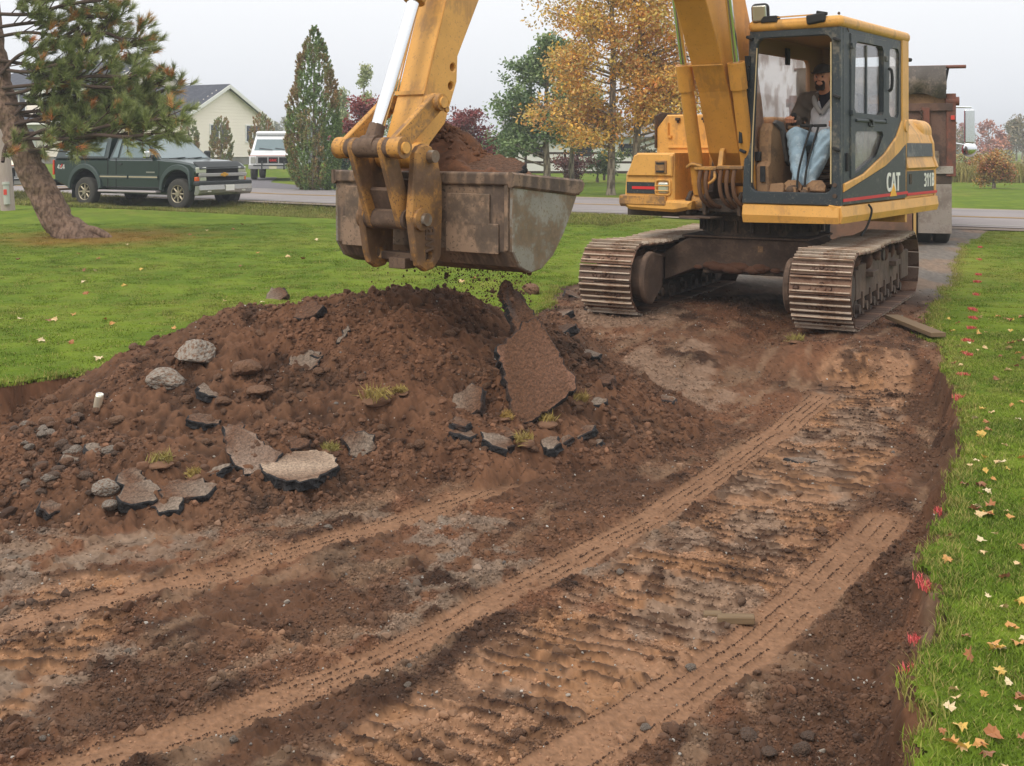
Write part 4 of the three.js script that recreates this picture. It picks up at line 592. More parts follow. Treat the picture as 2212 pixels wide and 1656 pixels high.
const paneG = (a, b, c, d, out = 0.004, th = 0.006) => { const A = [a, b, c, d].map(p => V3(...p)), n = A[1].clone().sub(A[0]).cross(A[2].clone().sub(A[0])).normalize(); const o = A.map(p => p.clone().addScaledVector(n, out + th).toArray()), i = A.map(p => p.clone().addScaledVector(n, out).toArray()); return [quadG(...o), quadG(i[3], i[2], i[1], i[0]), ...[0, 1, 2, 3].map(k => quadG(i[k], i[(k + 1) % 4], o[(k + 1) % 4], o[k]))]; };
function hexa(lo, hi) { const q = [quadG(lo[0], lo[1], hi[1], hi[0]), quadG(lo[1], lo[2], hi[2], hi[1]), quadG(lo[2], lo[3], hi[3], hi[2]), quadG(lo[3], lo[0], hi[0], hi[3]), quadG(hi[0], hi[1], hi[2], hi[3]), quadG(lo[3], lo[2], lo[1], lo[0])]; return q; }
const archPts = (zc, r, y0, n = 12) => { const a = []; for (let i = 0; i <= n; i++) { const t = PI - i / n * PI; a.push([zc + r * Math.cos(t), y0 + r * Math.sin(t)]); } return a; };
{ // dark green pickup on the verge
  const ox = -9.45, od = 30.4, t = thing('pickup_truck', 'dark green pickup truck parked on the grass verge beside the road', 'pickup truck', ox, terrain(ox, od) + 0.02, -od, TURN);
  const paint = paintOf(30, 48, 46, 0.28), grey2 = mat({ color: col(58, 72, 70), roughness: 0.5 });
  const low = [[-2.9, 0.66], ...archPts(-1.69, 0.54, 0.45), [-1.1, 0.5], [1.1, 0.5], ...archPts(1.69, 0.54, 0.45), [2.42, 0.6], [2.5, 0.95], [2.46, 1.08], [2.2, 1.17], [1.6, 1.235], [1.0, 1.27], [-0.8, 1.27], [-2.92, 1.27]];
  mesh('body', [slabFH(low, 0, 1.86, 0.05), bx(1.5, 0.3, 4.4, 0, 0.5, 0, 0, 0, 0, 0.02)], paint, t);
  const lo = [[-0.9, 1.26, -0.8], [-0.9, 1.26, 1.04], [0.9, 1.26, 1.04], [0.9, 1.26, -0.8]], hi = [[-0.7, 1.84, -0.66], [-0.7, 1.84, 0.34], [0.7, 1.84, 0.34], [0.7, 1.84, -0.66]];
  mesh('cab_body', [...hexa(lo.map(p => p), hi), at(new RoundedBoxGeometry(1.42, 0.07, 1.04, 2, 0.03), 0, 1.855, -0.16)], paint, t);
  mesh('windshield', paneG([0.83, 1.285, 1.005], [-0.83, 1.285, 1.005], [-0.66, 1.8, 0.38], [0.66, 1.8, 0.38], -0.012), wind, t).geometry.scale(1, 1, 1);
  const sx = y => lerp(0.9, 0.7, (y - 1.26) / 0.58);
  for (const s of [-1, 1]) { const P = (y, z) => [s * sx(y), y, z], q = [P(1.3, -0.42), P(1.3, 0.84), P(1.78, 0.32), P(1.78, -0.42)]; mesh('side_window', s < 0 ? paneG(...q.map(p => p)) : paneG(q[1], q[0], q[3], q[2]), wind, t); }
  mesh('rear_quarter_glass', paneG([-0.893, 1.3, -0.7], [-0.893, 1.3, -0.5], [-0.735, 1.76, -0.5], [-0.735, 1.76, -0.6]), wind, t);
  // topper over the bed
  const tl = [[-0.9, 1.27, -2.88], [-0.9, 1.27, -0.86], [0.9, 1.27, -0.86], [0.9, 1.27, -2.88]], th = [[-0.76, 1.82, -2.7], [-0.76, 1.82, -0.86], [0.76, 1.82, -0.86], [0.76, 1.82, -2.7]];
  mesh('bed_cap', [...hexa(tl, th)], paint, t);
  mesh('bed_cap_window', paneG([-0.888, 1.33, -2.5], [-0.888, 1.33, -1.0], [-0.79, 1.7, -1.0], [-0.79, 1.7, -2.42]), wind, t);
  mesh('bed_rail', [bx(0.05, 0.03, 2.05, -0.92, 1.285, -1.87)], plastic, t);
  // flank details
  for (const s of [-1, 1]) {
    for (const zc of [1.69, -1.69]) { const o = archPts(zc, 0.64, 0.5), i = archPts(zc, 0.545, 0.46).reverse(); mesh('fender_flare', [slabFH([...o, ...i], s * 0.945, 0.075, 0.015)], grey2, t); }
    mesh('side_molding', [bx(0.03, 0.1, 1.02, s * 0.94, 0.8, 0.48), bx(0.03, 0.1, 1.0, s * 0.94, 0.8, -0.6)], grey2, t);
    mesh('molding_stripe', [bx(0.008, 0.032, 1.02, s * 0.958, 0.805, 0.48), bx(0.008, 0.032, 1.0, s * 0.958, 0.805, -0.6)], mat({ color: col(176, 164, 138), roughness: 0.5 }), t);
    mesh('running_board', [bx(0.2, 0.06, 2.1, s * 0.98, 0.43, 0.0, 0, 0, 0, 0.02)], mat({ color: col(186, 176, 178), roughness: 0.4, metalness: 0.4 }), t);
    mesh('mirror', [at(new RoundedBoxGeometry(0.2, 0.2, 0.12, 2, 0.05), s * 1.08, 1.38, 0.74)], s < 0 ? chrome : plastic, t);
    mesh('mirror_arm', [bx(0.14, 0.08, 0.08, s * 0.95, 1.33, 0.76)], plastic, t);
  }
  mesh('door_gap', [bx(0.006, 0.78, 0.018, -0.931, 0.9, -0.52), bx(0.006, 0.7, 0.014, -0.931, 0.88, 1.02), bx(0.006, 0.8, 0.03, -0.931, 0.9, -0.83)], darkGap, t);
  mesh('door_handle', [bx(0.03, 0.04, 0.14, -0.935, 1.13, -0.36)], plastic, t);
  mesh('lettering', [words('4x4', 0.13, 0.004).rotateY(-PI / 2).translate(-0.934, 1.05, -2.62)], mat({ color: col(200, 200, 196), roughness: 0.5 }), t);
  mesh('letter_accent', [bx(0.005, 0.12, 0.03, -0.938, 1.07, -2.6, 0.6, 0, 0, 0)], redPaint, t);
  mesh('door_badge', [bx(0.006, 0.035, 0.3, -0.933, 0.93, 0.72)], mat({ color: col(150, 148, 140), roughness: 0.4, metalness: 0.5 }), t);
  mesh('tail_lamp', [bx(0.1, 0.4, 0.06, -0.88, 1.03, -2.93)], redGlass, t);
  mesh('mud_flap', [bx(0.3, 0.36, 0.015, -0.78, 0.4, -2.2)], plastic, t);
  mesh('rear_bumper', [bx(1.86, 0.18, 0.16, 0, 0.62, -3.0, 0, 0, 0, 0.03)], plastic, t);
  mesh('hitch_board', [bx(0.5, 0.05, 0.3, -0.5, 0.42, -3.1)], paleTan, t);
  // front
  mesh('hood_shield', [slabFH([[2.5, 1.0], [2.56, 1.03], [2.36, 1.16], [2.15, 1.21], [2.13, 1.19]], 0, 1.62, 0.008)], plastic, t);
  mesh('grille', [bx(1.12, 0.42, 0.05, 0, 0.86, 2.5)], darkGap, t);
  mesh('grille_bar', [bx(1.72, 0.09, 0.06, 0, 0.87, 2.545, 0, 0, 0, 0.02)], mat({ color: col(168, 166, 164), roughness: 0.35, metalness: 0.4 }), t);
  mesh('emblem', [plate([[-0.13, -0.03], [-0.05, -0.03], [-0.05, -0.055], [0.05, -0.055], [0.05, -0.03], [0.13, -0.03], [0.15, 0.03], [0.06, 0.03], [0.06, 0.055], [-0.04, 0.055], [-0.04, 0.03], [-0.11, 0.03]], 0.02, 0.004).translate(0, 0.875, 2.585)], mat({ color: col(206, 152, 50), roughness: 0.4, metalness: 0.3 }), t);
  for (const s of [-1, 1]) { mesh('headlamp', [bx(0.32, 0.15, 0.06, s * 0.74, 0.99, 2.49, 0, s * 0.12, 0, 0.02), bx(0.22, 0.11, 0.06, s * 0.7, 0.77, 2.51, 0, s * 0.12, 0, 0.02)], lampGlass, t); mesh('turn_signal', [bx(0.12, 0.11, 0.07, s * 0.86, 0.77, 2.47, 0, s * 0.3, 0, 0.02)], amber, t); mesh('tow_hook', [tube([[s * 0.35, 0.45, 2.5], [s * 0.36, 0.42, 2.62], [s * 0.42, 0.42, 2.62], [s * 0.43, 0.45, 2.5]], 0.016)], plastic, t); mesh('fog_lamp', [bx(0.14, 0.06, 0.03, s * 0.62, 0.47, 2.66)], lampGlass, t); }
  mesh('bumper_top', [at(new RoundedBoxGeometry(1.94, 0.12, 0.22, 2, 0.04), 0, 0.66, 2.55)], plastic, t);
  mesh('front_bumper', [slabFH([[2.66, 0.42], [2.68, 0.5], [2.66, 0.62], [2.5, 0.62], [2.46, 0.36], [2.6, 0.36]], 0, 1.92, 0.02)], mat({ color: col(172, 172, 168), roughness: 0.25, metalness: 0.75 }), t);
  mesh('license_plate', [bx(0.31, 0.15, 0.008, 0.1, 0.54, 2.69)], whitePaint, t);
  mesh('wiper_blade', [rod([-0.6, 1.28, 1.06], [0.0, 1.31, 1.0], 0.012, 0.01, 6), rod([0.05, 1.28, 1.06], [0.6, 1.31, 1.0], 0.012, 0.01, 6)], plastic, t);
  t.traverse(m => { if (!m.isMesh) return; const p = m.geometry.attributes.position; for (let i = 0; i < p.count; i++) { const z = p.getZ(i); if (z > 2.0) p.setZ(i, z - 0.22 * sst(2.0, 2.4, z)); } });
  for (const [x, z] of [[-0.96, 1.69], [-0.96, -1.69], [0.96, 1.69], [0.96, -1.69]]) wheel(t, x, z, 0.39, 0.25, mat({ color: col(168, 158, 136), roughness: 0.35, metalness: 0.6 }));
}
function boxyVan(name, label, cat, X, D, turn, c, front) {          // white van with barred grille
  const t = thing(name, label, cat, X, terrain(X, D) + 0.03, -D, turn), paint = paintOf(...c, 0.35);
  mesh('body', [slabFH([[-2.4, 0.5], [-2.4, 1.2], [1.75, 1.2], [2.2, 1.05], [2.35, 0.98], [2.38, 0.55], [2.2, 0.5]], 0, 1.98, 0.06), ...hexa([[-0.97, 1.18, -2.4], [-0.97, 1.18, 1.75], [0.97, 1.18, 1.75], [0.97, 1.18, -2.4]], [[-0.84, 1.98, -2.3], [-0.84, 1.98, 1.0], [0.84, 1.98, 1.0], [0.84, 1.98, -2.3]]), at(new RoundedBoxGeometry(1.68, 0.1, 3.3, 2, 0.045), 0, 2.0, -0.65)], paint, t);
  mesh('windshield', paneG([0.86, 1.24, 1.71], [-0.86, 1.24, 1.71], [-0.78, 1.84, 1.13], [0.78, 1.84, 1.13], 0.002), wind, t);
  mesh('sun_visor', [bx(1.7, 0.08, 0.2, 0, 1.95, 1.1, 0.2)], paint, t);
  mesh('wiper_blade', [rod([0.55, 1.26, 1.74], [0.0, 1.33, 1.67], 0.014), rod([-0.1, 1.26, 1.74], [-0.65, 1.33, 1.67], 0.014)], plastic, t);
  for (const s of [-1, 1]) { mesh('side_window', s > 0 ? paneG([0.95, 1.26, 1.5], [0.95, 1.26, 0.5], [0.87, 1.82, 0.5], [0.87, 1.82, 1.05]) : paneG([-0.95, 1.26, 0.5], [-0.95, 1.26, 1.5], [-0.87, 1.82, 1.05], [-0.87, 1.82, 0.5]), wind, t); mesh('headlamp', [bx(0.2, 0.26, 0.04, s * 0.82, 0.83, 2.4)], lampGlass, t); for (const z of [1.45, -1.5]) wheel(t, s * 1.0, z, 0.36, 0.24, mat({ color: col(150, 150, 148), roughness: 0.4, metalness: 0.5 })); }
  if (front) {
    mesh('grille_frame', [bx(1.4, 0.34, 0.05, 0, 0.83, 2.38)], mat({ color: col(176, 176, 174), roughness: 0.4, metalness: 0.4 }), t);
    for (const x of [-0.43, 0, 0.43]) mesh('grille_opening', [bx(0.38, 0.24, 0.012, x, 0.83, 2.412)], darkGap, t);
    mesh('lettering', [words('GMC', 0.1, 0.006).translate(0, 0.83, 2.42)], redPaint, t);
    mesh('trim_stripe', [bx(1.98, 0.03, 0.02, 0, 1.015, 2.36)], mat({ color: col(170, 90, 70), roughness: 0.5 }), t);
    mesh('brush_guard', [bx(0.05, 0.36, 0.06, -0.45, 0.62, 2.52), bx(0.05, 0.36, 0.06, 0.45, 0.62, 2.52), bx(1.6, 0.05, 0.05, 0, 0.62, 2.53)], plastic, t);
    mesh('front_bumper', [bx(2.0, 0.2, 0.16, 0, 0.56, 2.44, 0, 0, 0, 0.03)], mat({ color: col(190, 190, 188), roughness: 0.3, metalness: 0.6 }), t);
    mesh('license_plate', [bx(0.31, 0.15, 0.01, 0, 0.55, 2.53)], mat({ color: col(214, 206, 180), roughness: 0.6 }), t);
  }
  return t;
}
boxyVan('van', 'white van parked nose-out beside the tall conifer, barred grille', 'van', -10.1, 49.5, 0.1, [226, 228, 230], true);
boxyVan('van', 'pale yellow-white van on the road behind the utility pole', 'van', -16.6, 33.2, TURN, [232, 224, 190], true);
{ // dump truck behind the excavator, seen from its tail; local z = towards its tail
  const tx = 5.85, td = 18.6, t = thing('dump_truck', 'rust brown dump truck standing behind the excavator with rolled tarp', 'dump truck', tx, terrain(tx, td) + 0.0, -td, -0.30);
  const rust = mat({ map: worn(S(110, 82, 70), S(70, 54, 48), 0.55, 1.2, 61), roughness: 0.8, bumpMap: roughBump, bumpScale: 0.006 }), rust2 = mat({ map: worn(S(126, 76, 62), S(78, 58, 50), 0.5, 1.2, 63), roughness: 0.8 });
  const W = 1.22, z0 = 0.35;
  mesh('tailgate', [bx(2 * W - 0.16, 0.95, 0.06, 0, 1.72, z0)], rust, t);
  for (const x of [-1.0, -0.35, 0.35, 0.82]) mesh('tailgate_rib', [bx(0.12, 0.92, 0.07, x, 1.72, z0 + 0.06)], rust2, t);
  mesh('tailgate_top', [bx(2 * W, 0.12, 0.12, 0, 2.19, z0 + 0.02)], rust, t);
  for (const s of [-1, 1]) { mesh('corner_post', [bx(0.14, 1.3, 0.16, s * (W - 0.02), 1.75, z0 - 0.02)], rust2, t); mesh('box_side', [bx(0.08, 1.1, 4.2, s * W, 1.8, z0 - 2.2)], rust, t); mesh('tail_lamp', [bx(0.06, 0.07, 0.03, s * (W - 0.0), 2.02, z0 + 0.08)], redGlass, t); mesh('pivot', [rod([s * (W - 0.1), 2.28, z0], [s * (W + 0.1), 2.28, z0], 0.07, 0.07, 14)], rust2, t); }
  mesh('box_floor', [bx(2 * W, 0.12, 4.3, 0, 1.24, z0 - 2.15)], ironDark, t);
  mesh('rear_sill', [bx(2 * W + 0.02, 0.12, 0.14, 0, 1.2, z0)], mat({ map: worn(S(168, 160, 150), S(104, 92, 84), 0.5, 0.9, 67), roughness: 0.7 }), t);
  mesh('board_extension', [bx(2 * W - 0.2, 0.24, 0.05, 0, 2.37, z0 - 0.05)], paleTan, t);
  const tp = []; for (let i = 0; i <= 40; i++) for (let j = 0; j <= 14; j++) { const u = i / 40, v = j / 14, x = lerp(-1.15, 1.12, u), w = 0.03 * Math.sin(u * 47 + v * 3) * v + 0.02 * Math.sin(u * 90) * v; tp.push(x, 2.84 - 0.47 * v - 0.05 * Math.sin(u * 21) * v, z0 + 0.05 + 0.16 * Math.sin(v * PI * 0.9) + w); }
  const ti = []; for (let i = 0; i < 40; i++) for (let j = 0; j < 14; j++) { const a = i * 15 + j; ti.push(a, a + 1, a + 15, a + 1, a + 16, a + 15); }
  const tg = new THREE.BufferGeometry(); tg.setAttribute('position', new THREE.Float32BufferAttribute(tp, 3)); tg.setIndex(ti); tg.computeVertexNormals();
  mesh('tarp', [tg, bx(2.28, 0.45, 0.2, 0, 2.62, z0 - 0.06, 0, 0, 0, 0.08)], mat({ map: worn(S(88, 82, 78), S(120, 108, 98), 0.4, 0.8, 71), roughness: 0.9 }), t);
  mesh('tarp_roller', [rod([-1.2, 2.82, z0], [1.42, 2.82, z0], 0.028, 0.028, 12)], rust2, t);
  mesh('tarp_arm', [rod([1.16, 2.82, z0], [1.1, 2.5, z0], 0.02, 0.02, 8)], darkGap, t);
  const links = []; for (let i = 0; i < 22; i++) links.push(at(new THREE.TorusGeometry(0.022, 0.007, 5, 8), 0.76, 2.12 - i * 0.034, z0 + 0.11, 0, (i % 2) * PI / 2, 0)); mesh('chain', links, ironDark, t).userData.kind = 'stuff';
  mesh('latch', [bx(0.08, 0.2, 0.06, 0.98, 1.36, z0 + 0.1), rod([0.98, 1.42, z0 + 0.12], [0.98, 1.5, z0 + 0.12], 0.03, 0.03, 10)], steelBare, t);
  mesh('chassis', [bx(0.9, 0.3, 6.5, 0, 0.95, z0 - 3.3)], ironDark, t);
  // mud flaps and rear wheels
  mesh('mud_flap', [bx(0.5, 0.92, 0.02, 0.96, 0.66, z0 + 0.02)], mat({ map: worn(S(150, 140, 132), S(110, 98, 90), 0.5, 1.1, 73), roughness: 0.85 }), t);
  mesh('mud_flap', [bx(0.5, 0.92, 0.02, -0.96, 0.66, z0 + 0.02)], mat({ map: worn(S(150, 140, 132), S(110, 98, 90), 0.5, 1.1, 73), roughness: 0.85 }), t);
  mesh('spreader_apron', [bx(1.25, 0.72, 0.03, 0.0, 0.42, z0 + 0.06)], mat({ map: worn(S(122, 90, 70), S(84, 66, 54), 0.6, 1.1, 77), roughness: 0.85 }), t);
  mesh('apron_edge', [bx(0.04, 1.1, 0.12, 0.66, 0.6, z0 + 0.06)], mat({ color: col(176, 142, 84), roughness: 0.7 }), t);
  mesh('flap_bar', [bx(0.5, 0.16, 0.05, 0.96, 1.06, z0 + 0.01)], ironDark, t);
  for (const s of [-1, 1]) for (const z of [-0.72, -2.0]) for (const x of [1.22, 0.94]) wheel(t, s * x, z0 + z, 0.5, 0.26, ironMud);
  // cab ahead of the box with a mirror reaching out
  mesh('front_cab', [at(new RoundedBoxGeometry(2.2, 1.6, 1.9, 2, 0.12), 0, 1.7, z0 - 5.7)], paintOf(150, 40, 44), t);
  mesh('cab_steps', [bx(0.1, 1.0, 0.9, 1.18, 0.7, z0 - 3.2)], paintOf(186, 92, 96), t);
  for (const s of [-1, 1]) wheel(t, s * 1.15, z0 - 6.2, 0.5, 0.3, ironMud);
  mesh('mirror', [at(new RoundedBoxGeometry(0.2, 0.68, 0.1, 2, 0.03), 1.9, 1.98, z0 - 5.3)], chrome, t);
  mesh('spot_mirror', [at(new THREE.SphereGeometry(0.15, 18, 12).scale(1, 1, 0.4), 1.9, 1.52, z0 - 5.3)], chrome, t);
  mesh('mirror_arm', [rod([1.05, 2.38, z0 - 5.3], [1.94, 2.36, z0 - 5.3], 0.02), rod([1.05, 1.75, z0 - 5.3], [1.86, 1.6, z0 - 5.3], 0.018)], chrome, t);
}
// ---------------------------------------------------------------- trees and plants
function leafMesh(name, parent, pts, size, pal, R, material, aspect = 0.55, up = 0.3) { // pts: [x, y, z, shade]; one small folded blade per point
  const n = pts.length, P = new Float32Array(n * 12), Cc = new Float32Array(n * 12), I = new Uint32Array(n * 6), a = V3(), b = V3(), q = new THREE.Quaternion(), e = new THREE.Euler();
  for (let i = 0; i < n; i++) {
    const [x, y, z] = pts[i], s = size * (0.6 + 0.8 * R()); e.set((R() - 0.5) * 3 * (1 - up), R() * 6.283, (R() - 0.5) * 3 * (1 - up)); q.setFromEuler(e);
    a.set(s, s * 0.1, 0).applyQuaternion(q); b.set(0, 0, s * aspect).applyQuaternion(q);
    P.set([x - a.x, y - a.y, z - a.z, x + b.x, y + b.y, z + b.z, x + a.x, y + a.y, z + a.z, x - b.x, y - b.y, z - b.z], i * 12);
    const c = pal(pts[i], R); for (let k = 0; k < 4; k++) Cc.set(c, i * 12 + k * 3);
    I.set([i * 4, i * 4 + 1, i * 4 + 2, i * 4, i * 4 + 2, i * 4 + 3], i * 6);
  }
  const g = new THREE.BufferGeometry(); g.setAttribute('position', new THREE.BufferAttribute(P, 3)); g.setAttribute('color', new THREE.BufferAttribute(Cc, 3)); g.setIndex(new THREE.BufferAttribute(I, 1)); g.computeVertexNormals();
  return mesh(name, g, material, parent);
}
const leafMat = phys({ vertexColors: true, roughness: 0.75, transmission: 0.35, thickness: 0, side: THREE.DoubleSide }), twigMat = mat({ color: col(112, 98, 84), roughness: 0.95 });
const barkMat = mat({ map: tex(256, 0.8, (u, v) => { const n = fbm(u * 12, v * 4, 4, 5, 4); return mix3(S(92, 82, 70), S(150, 138, 120), sst(0.3, 0.7, n)); }), roughness: 0.95, bumpMap: roughBump, bumpScale: 0.03 });
const pick = (list, k = 0.45, wild = 0.25) => (p, R) => { const c = list[Math.floor(R() * list.length)], d = list[Math.floor(p[3] * list.length) % list.length], m = mix3(d, c, k), t = 1 + (R() - 0.5) * 2 * wild; return m.map(v => v * t); };
const gauss = R => (R() + R() + R() + R() - 2) * 0.9;
// broad-leaved tree: trunk, limbs reaching into crown lobes, twigs, leaves round the twigs
function tree(name, label, category, X, D, o, group) {
  const R = rng(o.seed), y0 = terrain(X, D), t = thing(name, label, category, X, y0 - 0.05, -D, 0, group), wood = [], pts = [], H = o.h;
  const lean = o.lean || [0, 0], tr = [[0, 0, 0]]; for (let i = 1; i <= 6; i++) tr.push([lean[0] * i / 6 + (R() - 0.5) * 0.1, H * o.trunk * i / 6, lean[1] * i / 6 + (R() - 0.5) * 0.1]);
  for (let i = 0; i < 6; i++) wood.push(rod(tr[i], tr[i + 1], o.r * lerp(1, 0.35, i / 6), o.r * lerp(1, 0.35, (i + 1) / 6), 9));
  wood.push(rod([0, -0.1, 0], [0, 0.25, 0], o.r * 1.5, o.r, 9));
  for (const [lx, ly, lz, rx, ry] of o.lobes) {
    const k = Math.max(3, Math.round(o.limbs || 5));
    for (let i = 0; i < k; i++) {
      const dx = gauss(R), dy = gauss(R), dz = gauss(R), end = [lx + dx * rx * 0.8, ly + dy * ry * 0.8, lz + dz * rx * 0.8], f = clamp((end[1] - 0.35 * Math.hypot(end[0], end[2])) / (H * o.trunk), 0.15, 1), j = Math.min(5, Math.floor(f * 6)), s = tr[j].map((v, q) => lerp(v, tr[j + 1][q], f * 6 - j));
      const md = [lerp(s[0], end[0], 0.5), lerp(s[1], end[1], 0.5) - 0.1 * R(), lerp(s[2], end[2], 0.5)], r0 = o.r * 0.3;
      wood.push(rod(s, md, r0, r0 * 0.6, 5), rod(md, end, r0 * 0.6, r0 * 0.15, 5));
      const sh = R(), tw = o.twigs || 9;
      for (let w = 0; w < tw; w++) {
        const c = [lerp(md[0], end[0], R() * 1.15) + gauss(R) * rx * 0.3, lerp(md[1], end[1], R() * 1.15) + gauss(R) * ry * 0.28, lerp(md[2], end[2], R() * 1.15) + gauss(R) * rx * 0.3], sh2 = clamp(sh * 0.6 + R() * 0.4, 0, 0.999);
        if (w % 3 === 0) wood.push(rod(md, c, r0 * 0.25, r0 * 0.08, 4));
        for (let l = 0; l < o.leaves; l++) pts.push([c[0] + gauss(R) * o.spread, c[1] + gauss(R) * o.spread * 0.75, c[2] + gauss(R) * o.spread, sh2]);
      }
    }
  }
  mesh('trunk', wood, o.bark || barkMat, t); leafMesh('crown', t, pts, o.size, pick(o.pal, o.mixk, 0.25), R, leafMat, o.aspect, o.up);
  return t;
}
const P_ = (...a) => a.map(c => rgb(...c, 1.15));
const autumn = P_([214, 174, 72], [198, 158, 68], [218, 162, 60], [174, 156, 74], [198, 122, 58], [184, 172, 92], [232, 192, 74]);
const autumnPale = P_([190, 164, 100], [166, 150, 92], [196, 140, 80], [150, 142, 92], [186, 116, 72]);
tree('maple_tree', 'tall ochre and orange maple with forked pale trunk beside the road', 'tree', 3.05, 35.2, { seed: 11, h: 9, trunk: 0.95, r: 0.13, lean: [0.1, 0], lobes: [[-1.6, 3.0, 0.2, 1.3, 1.1], [-0.4, 2.4, -0.4, 1.2, 0.9], [-1.2, 4.6, 0.1, 1.3, 1.1], [0.6, 4.2, 0.3, 1.2, 1.2], [-0.3, 5.8, 0, 1.7, 1.0], [0.5, 7.2, 0, 1.6, 1.2], [-1.2, 7.0, 0, 1.4, 1.0]], limbs: 9, twigs: 12, leaves: 36, spread: 0.38, size: 0.056, pal: [...autumn, ...autumnPale.slice(0, 3)], mixk: 0.5 });
tree('maple_tree', 'tall yellow-orange maple with straight grey trunk behind the excavator boom', 'tree', 3.85, 35.5, { seed: 12, h: 9, trunk: 0.97, r: 0.13, lean: [0.25, 0.1], lobes: [[1.4, 2.9, 0, 1.3, 1.0], [0.3, 3.4, 0.5, 1.2, 1.0], [1.2, 4.6, 0.3, 1.3, 1.2], [2.2, 3.8, 0, 1.1, 1.1], [0.6, 6.0, 0, 1.6, 1.0], [1.6, 7.2, 0, 1.4, 1.2]], limbs: 9, twigs: 12, leaves: 36, spread: 0.38, size: 0.056, pal: autumn, mixk: 0.5 });
tree('green_tree', 'grey-green broad-leaved tree standing behind the raised bucket', 'tree', 1.3, 42.5, { seed: 13, h: 6.2, trunk: 0.75, r: 0.15, lobes: [[-1.4, 3.0, 0, 1.1, 0.8], [-0.5, 4.2, 0, 1.1, 0.9], [0.3, 2.8, 0.3, 1.2, 0.9], [-1.0, 2.0, 0.2, 1.2, 0.6], [0.2, 5.0, 0, 0.8, 0.7], [1.2, 3.4, 0, 1.1, 1.0]], limbs: 8, twigs: 11, leaves: 30, spread: 0.3, size: 0.075, pal: P_([96, 118, 70], [118, 140, 84], [78, 104, 66], [138, 152, 100], [104, 128, 74]), mixk: 0.5 });
tree('plum_tree', 'dark burgundy-leaved plum tree between the tall conifer and the bucket', 'tree', -5.6, 42.0, { seed: 14, h: 4.2, trunk: 0.6, r: 0.08, lobes: [[0, 2.3, 0, 0.9, 0.8], [-0.6, 1.7, 0, 0.7, 0.7], [0.5, 2.9, 0, 0.8, 0.6]], limbs: 7, twigs: 10, leaves: 28, spread: 0.24, size: 0.06, pal: P_([132, 46, 48], [108, 38, 44], [156, 64, 58], [116, 60, 50]) });
tree('plum_tree', 'burgundy-leaved plum tree showing above the soil in the bucket', 'tree', -1.5, 44.2, { seed: 15, h: 3.6, trunk: 0.6, r: 0.08, lobes: [[0, 2.3, 0, 1.1, 0.8], [0.8, 1.7, 0, 0.9, 0.6], [-0.7, 2.2, 0, 0.9, 0.7]], limbs: 8, twigs: 10, leaves: 28, spread: 0.24, size: 0.06, pal: P_([124, 46, 50], [104, 38, 44], [146, 58, 56], [106, 72, 54]) });
tree('green_tree', 'olive and yellow tree filling the gap between the grey-green tree and the maples', 'tree', 2.35, 44.5, { seed: 19, h: 5.6, trunk: 0.75, r: 0.12, lobes: [[0, 2.4, 0, 1.1, 0.9], [0.7, 3.4, 0, 1.1, 0.9], [-0.3, 4.3, 0, 0.9, 0.8]], limbs: 8, twigs: 11, leaves: 28, spread: 0.32, size: 0.065, pal: P_([150, 144, 70], [128, 132, 70], [176, 156, 76], [112, 122, 66]), mixk: 0.5 });
for (const [x, d, s, h] of [[-7.5, 58, 16, 5.8], [-8.9, 60, 17, 4.4], [-6.2, 61, 18, 5.0]]) tree('poplar_tree', 'slender pale green poplar rising behind the burgundy plum tree', 'tree', x, d, { seed: s, h, trunk: 0.9, r: 0.07, lobes: [[0, h * 0.4, 0, 0.6, 0.9], [0.1, h * 0.65, 0, 0.45, 0.9], [0, h * 0.88, 0, 0.25, 0.6]], limbs: 6, twigs: 8, leaves: 18, spread: 0.26, size: 0.07, pal: P_([150, 160, 116], [132, 146, 100], [168, 168, 120]), up: 0.1 }, 'poplars behind the plum tree');
for (const [x, d, s, h, c] of [[5.4, 46, 21, 2.4, 0], [7.0, 47, 22, 2.2, 1], [3.6, 48, 23, 2.0, 2], [8.6, 46, 24, 2.6, 0], [2.2, 47, 25, 1.8, 1]]) tree('shrub', ['dark olive shrub in the hedge behind the maple trunks', 'wine red shrub in the hedge behind the maple trunks', 'leafy green shrub in the hedge behind the maple trunks'][c], 'shrub', x, d, { seed: s, h, trunk: 0.5, r: 0.05, lobes: [[0, h * 0.5, 0, 0.8, h * 0.3], [0.5, h * 0.45, 0.2, 0.7, h * 0.25]], limbs: 6, twigs: 8, leaves: 18, spread: 0.25, size: 0.06, pal: [P_([80, 86, 46], [66, 60, 40], [104, 100, 52]), P_([108, 48, 48], [84, 44, 42], [120, 80, 50]), P_([86, 108, 60], [70, 96, 54], [110, 120, 66])][c] }, 'hedge shrubs behind the maples');
tree('shrub', 'round red and yellow autumn shrub on the far lawn by the road', 'shrub', 18.0, 42.6, { seed: 26, h: 1.7, trunk: 0.5, r: 0.06, lobes: [[0, 0.85, 0, 0.62, 0.4], [-0.45, 0.7, 0, 0.45, 0.35], [0.5, 0.75, 0, 0.45, 0.36], [0.1, 1.25, 0, 0.4, 0.25]], limbs: 7, twigs: 8, leaves: 22, spread: 0.18, size: 0.045, pal: P_([150, 84, 70], [180, 136, 60], [128, 124, 62], [164, 96, 66], [196, 150, 70]) });
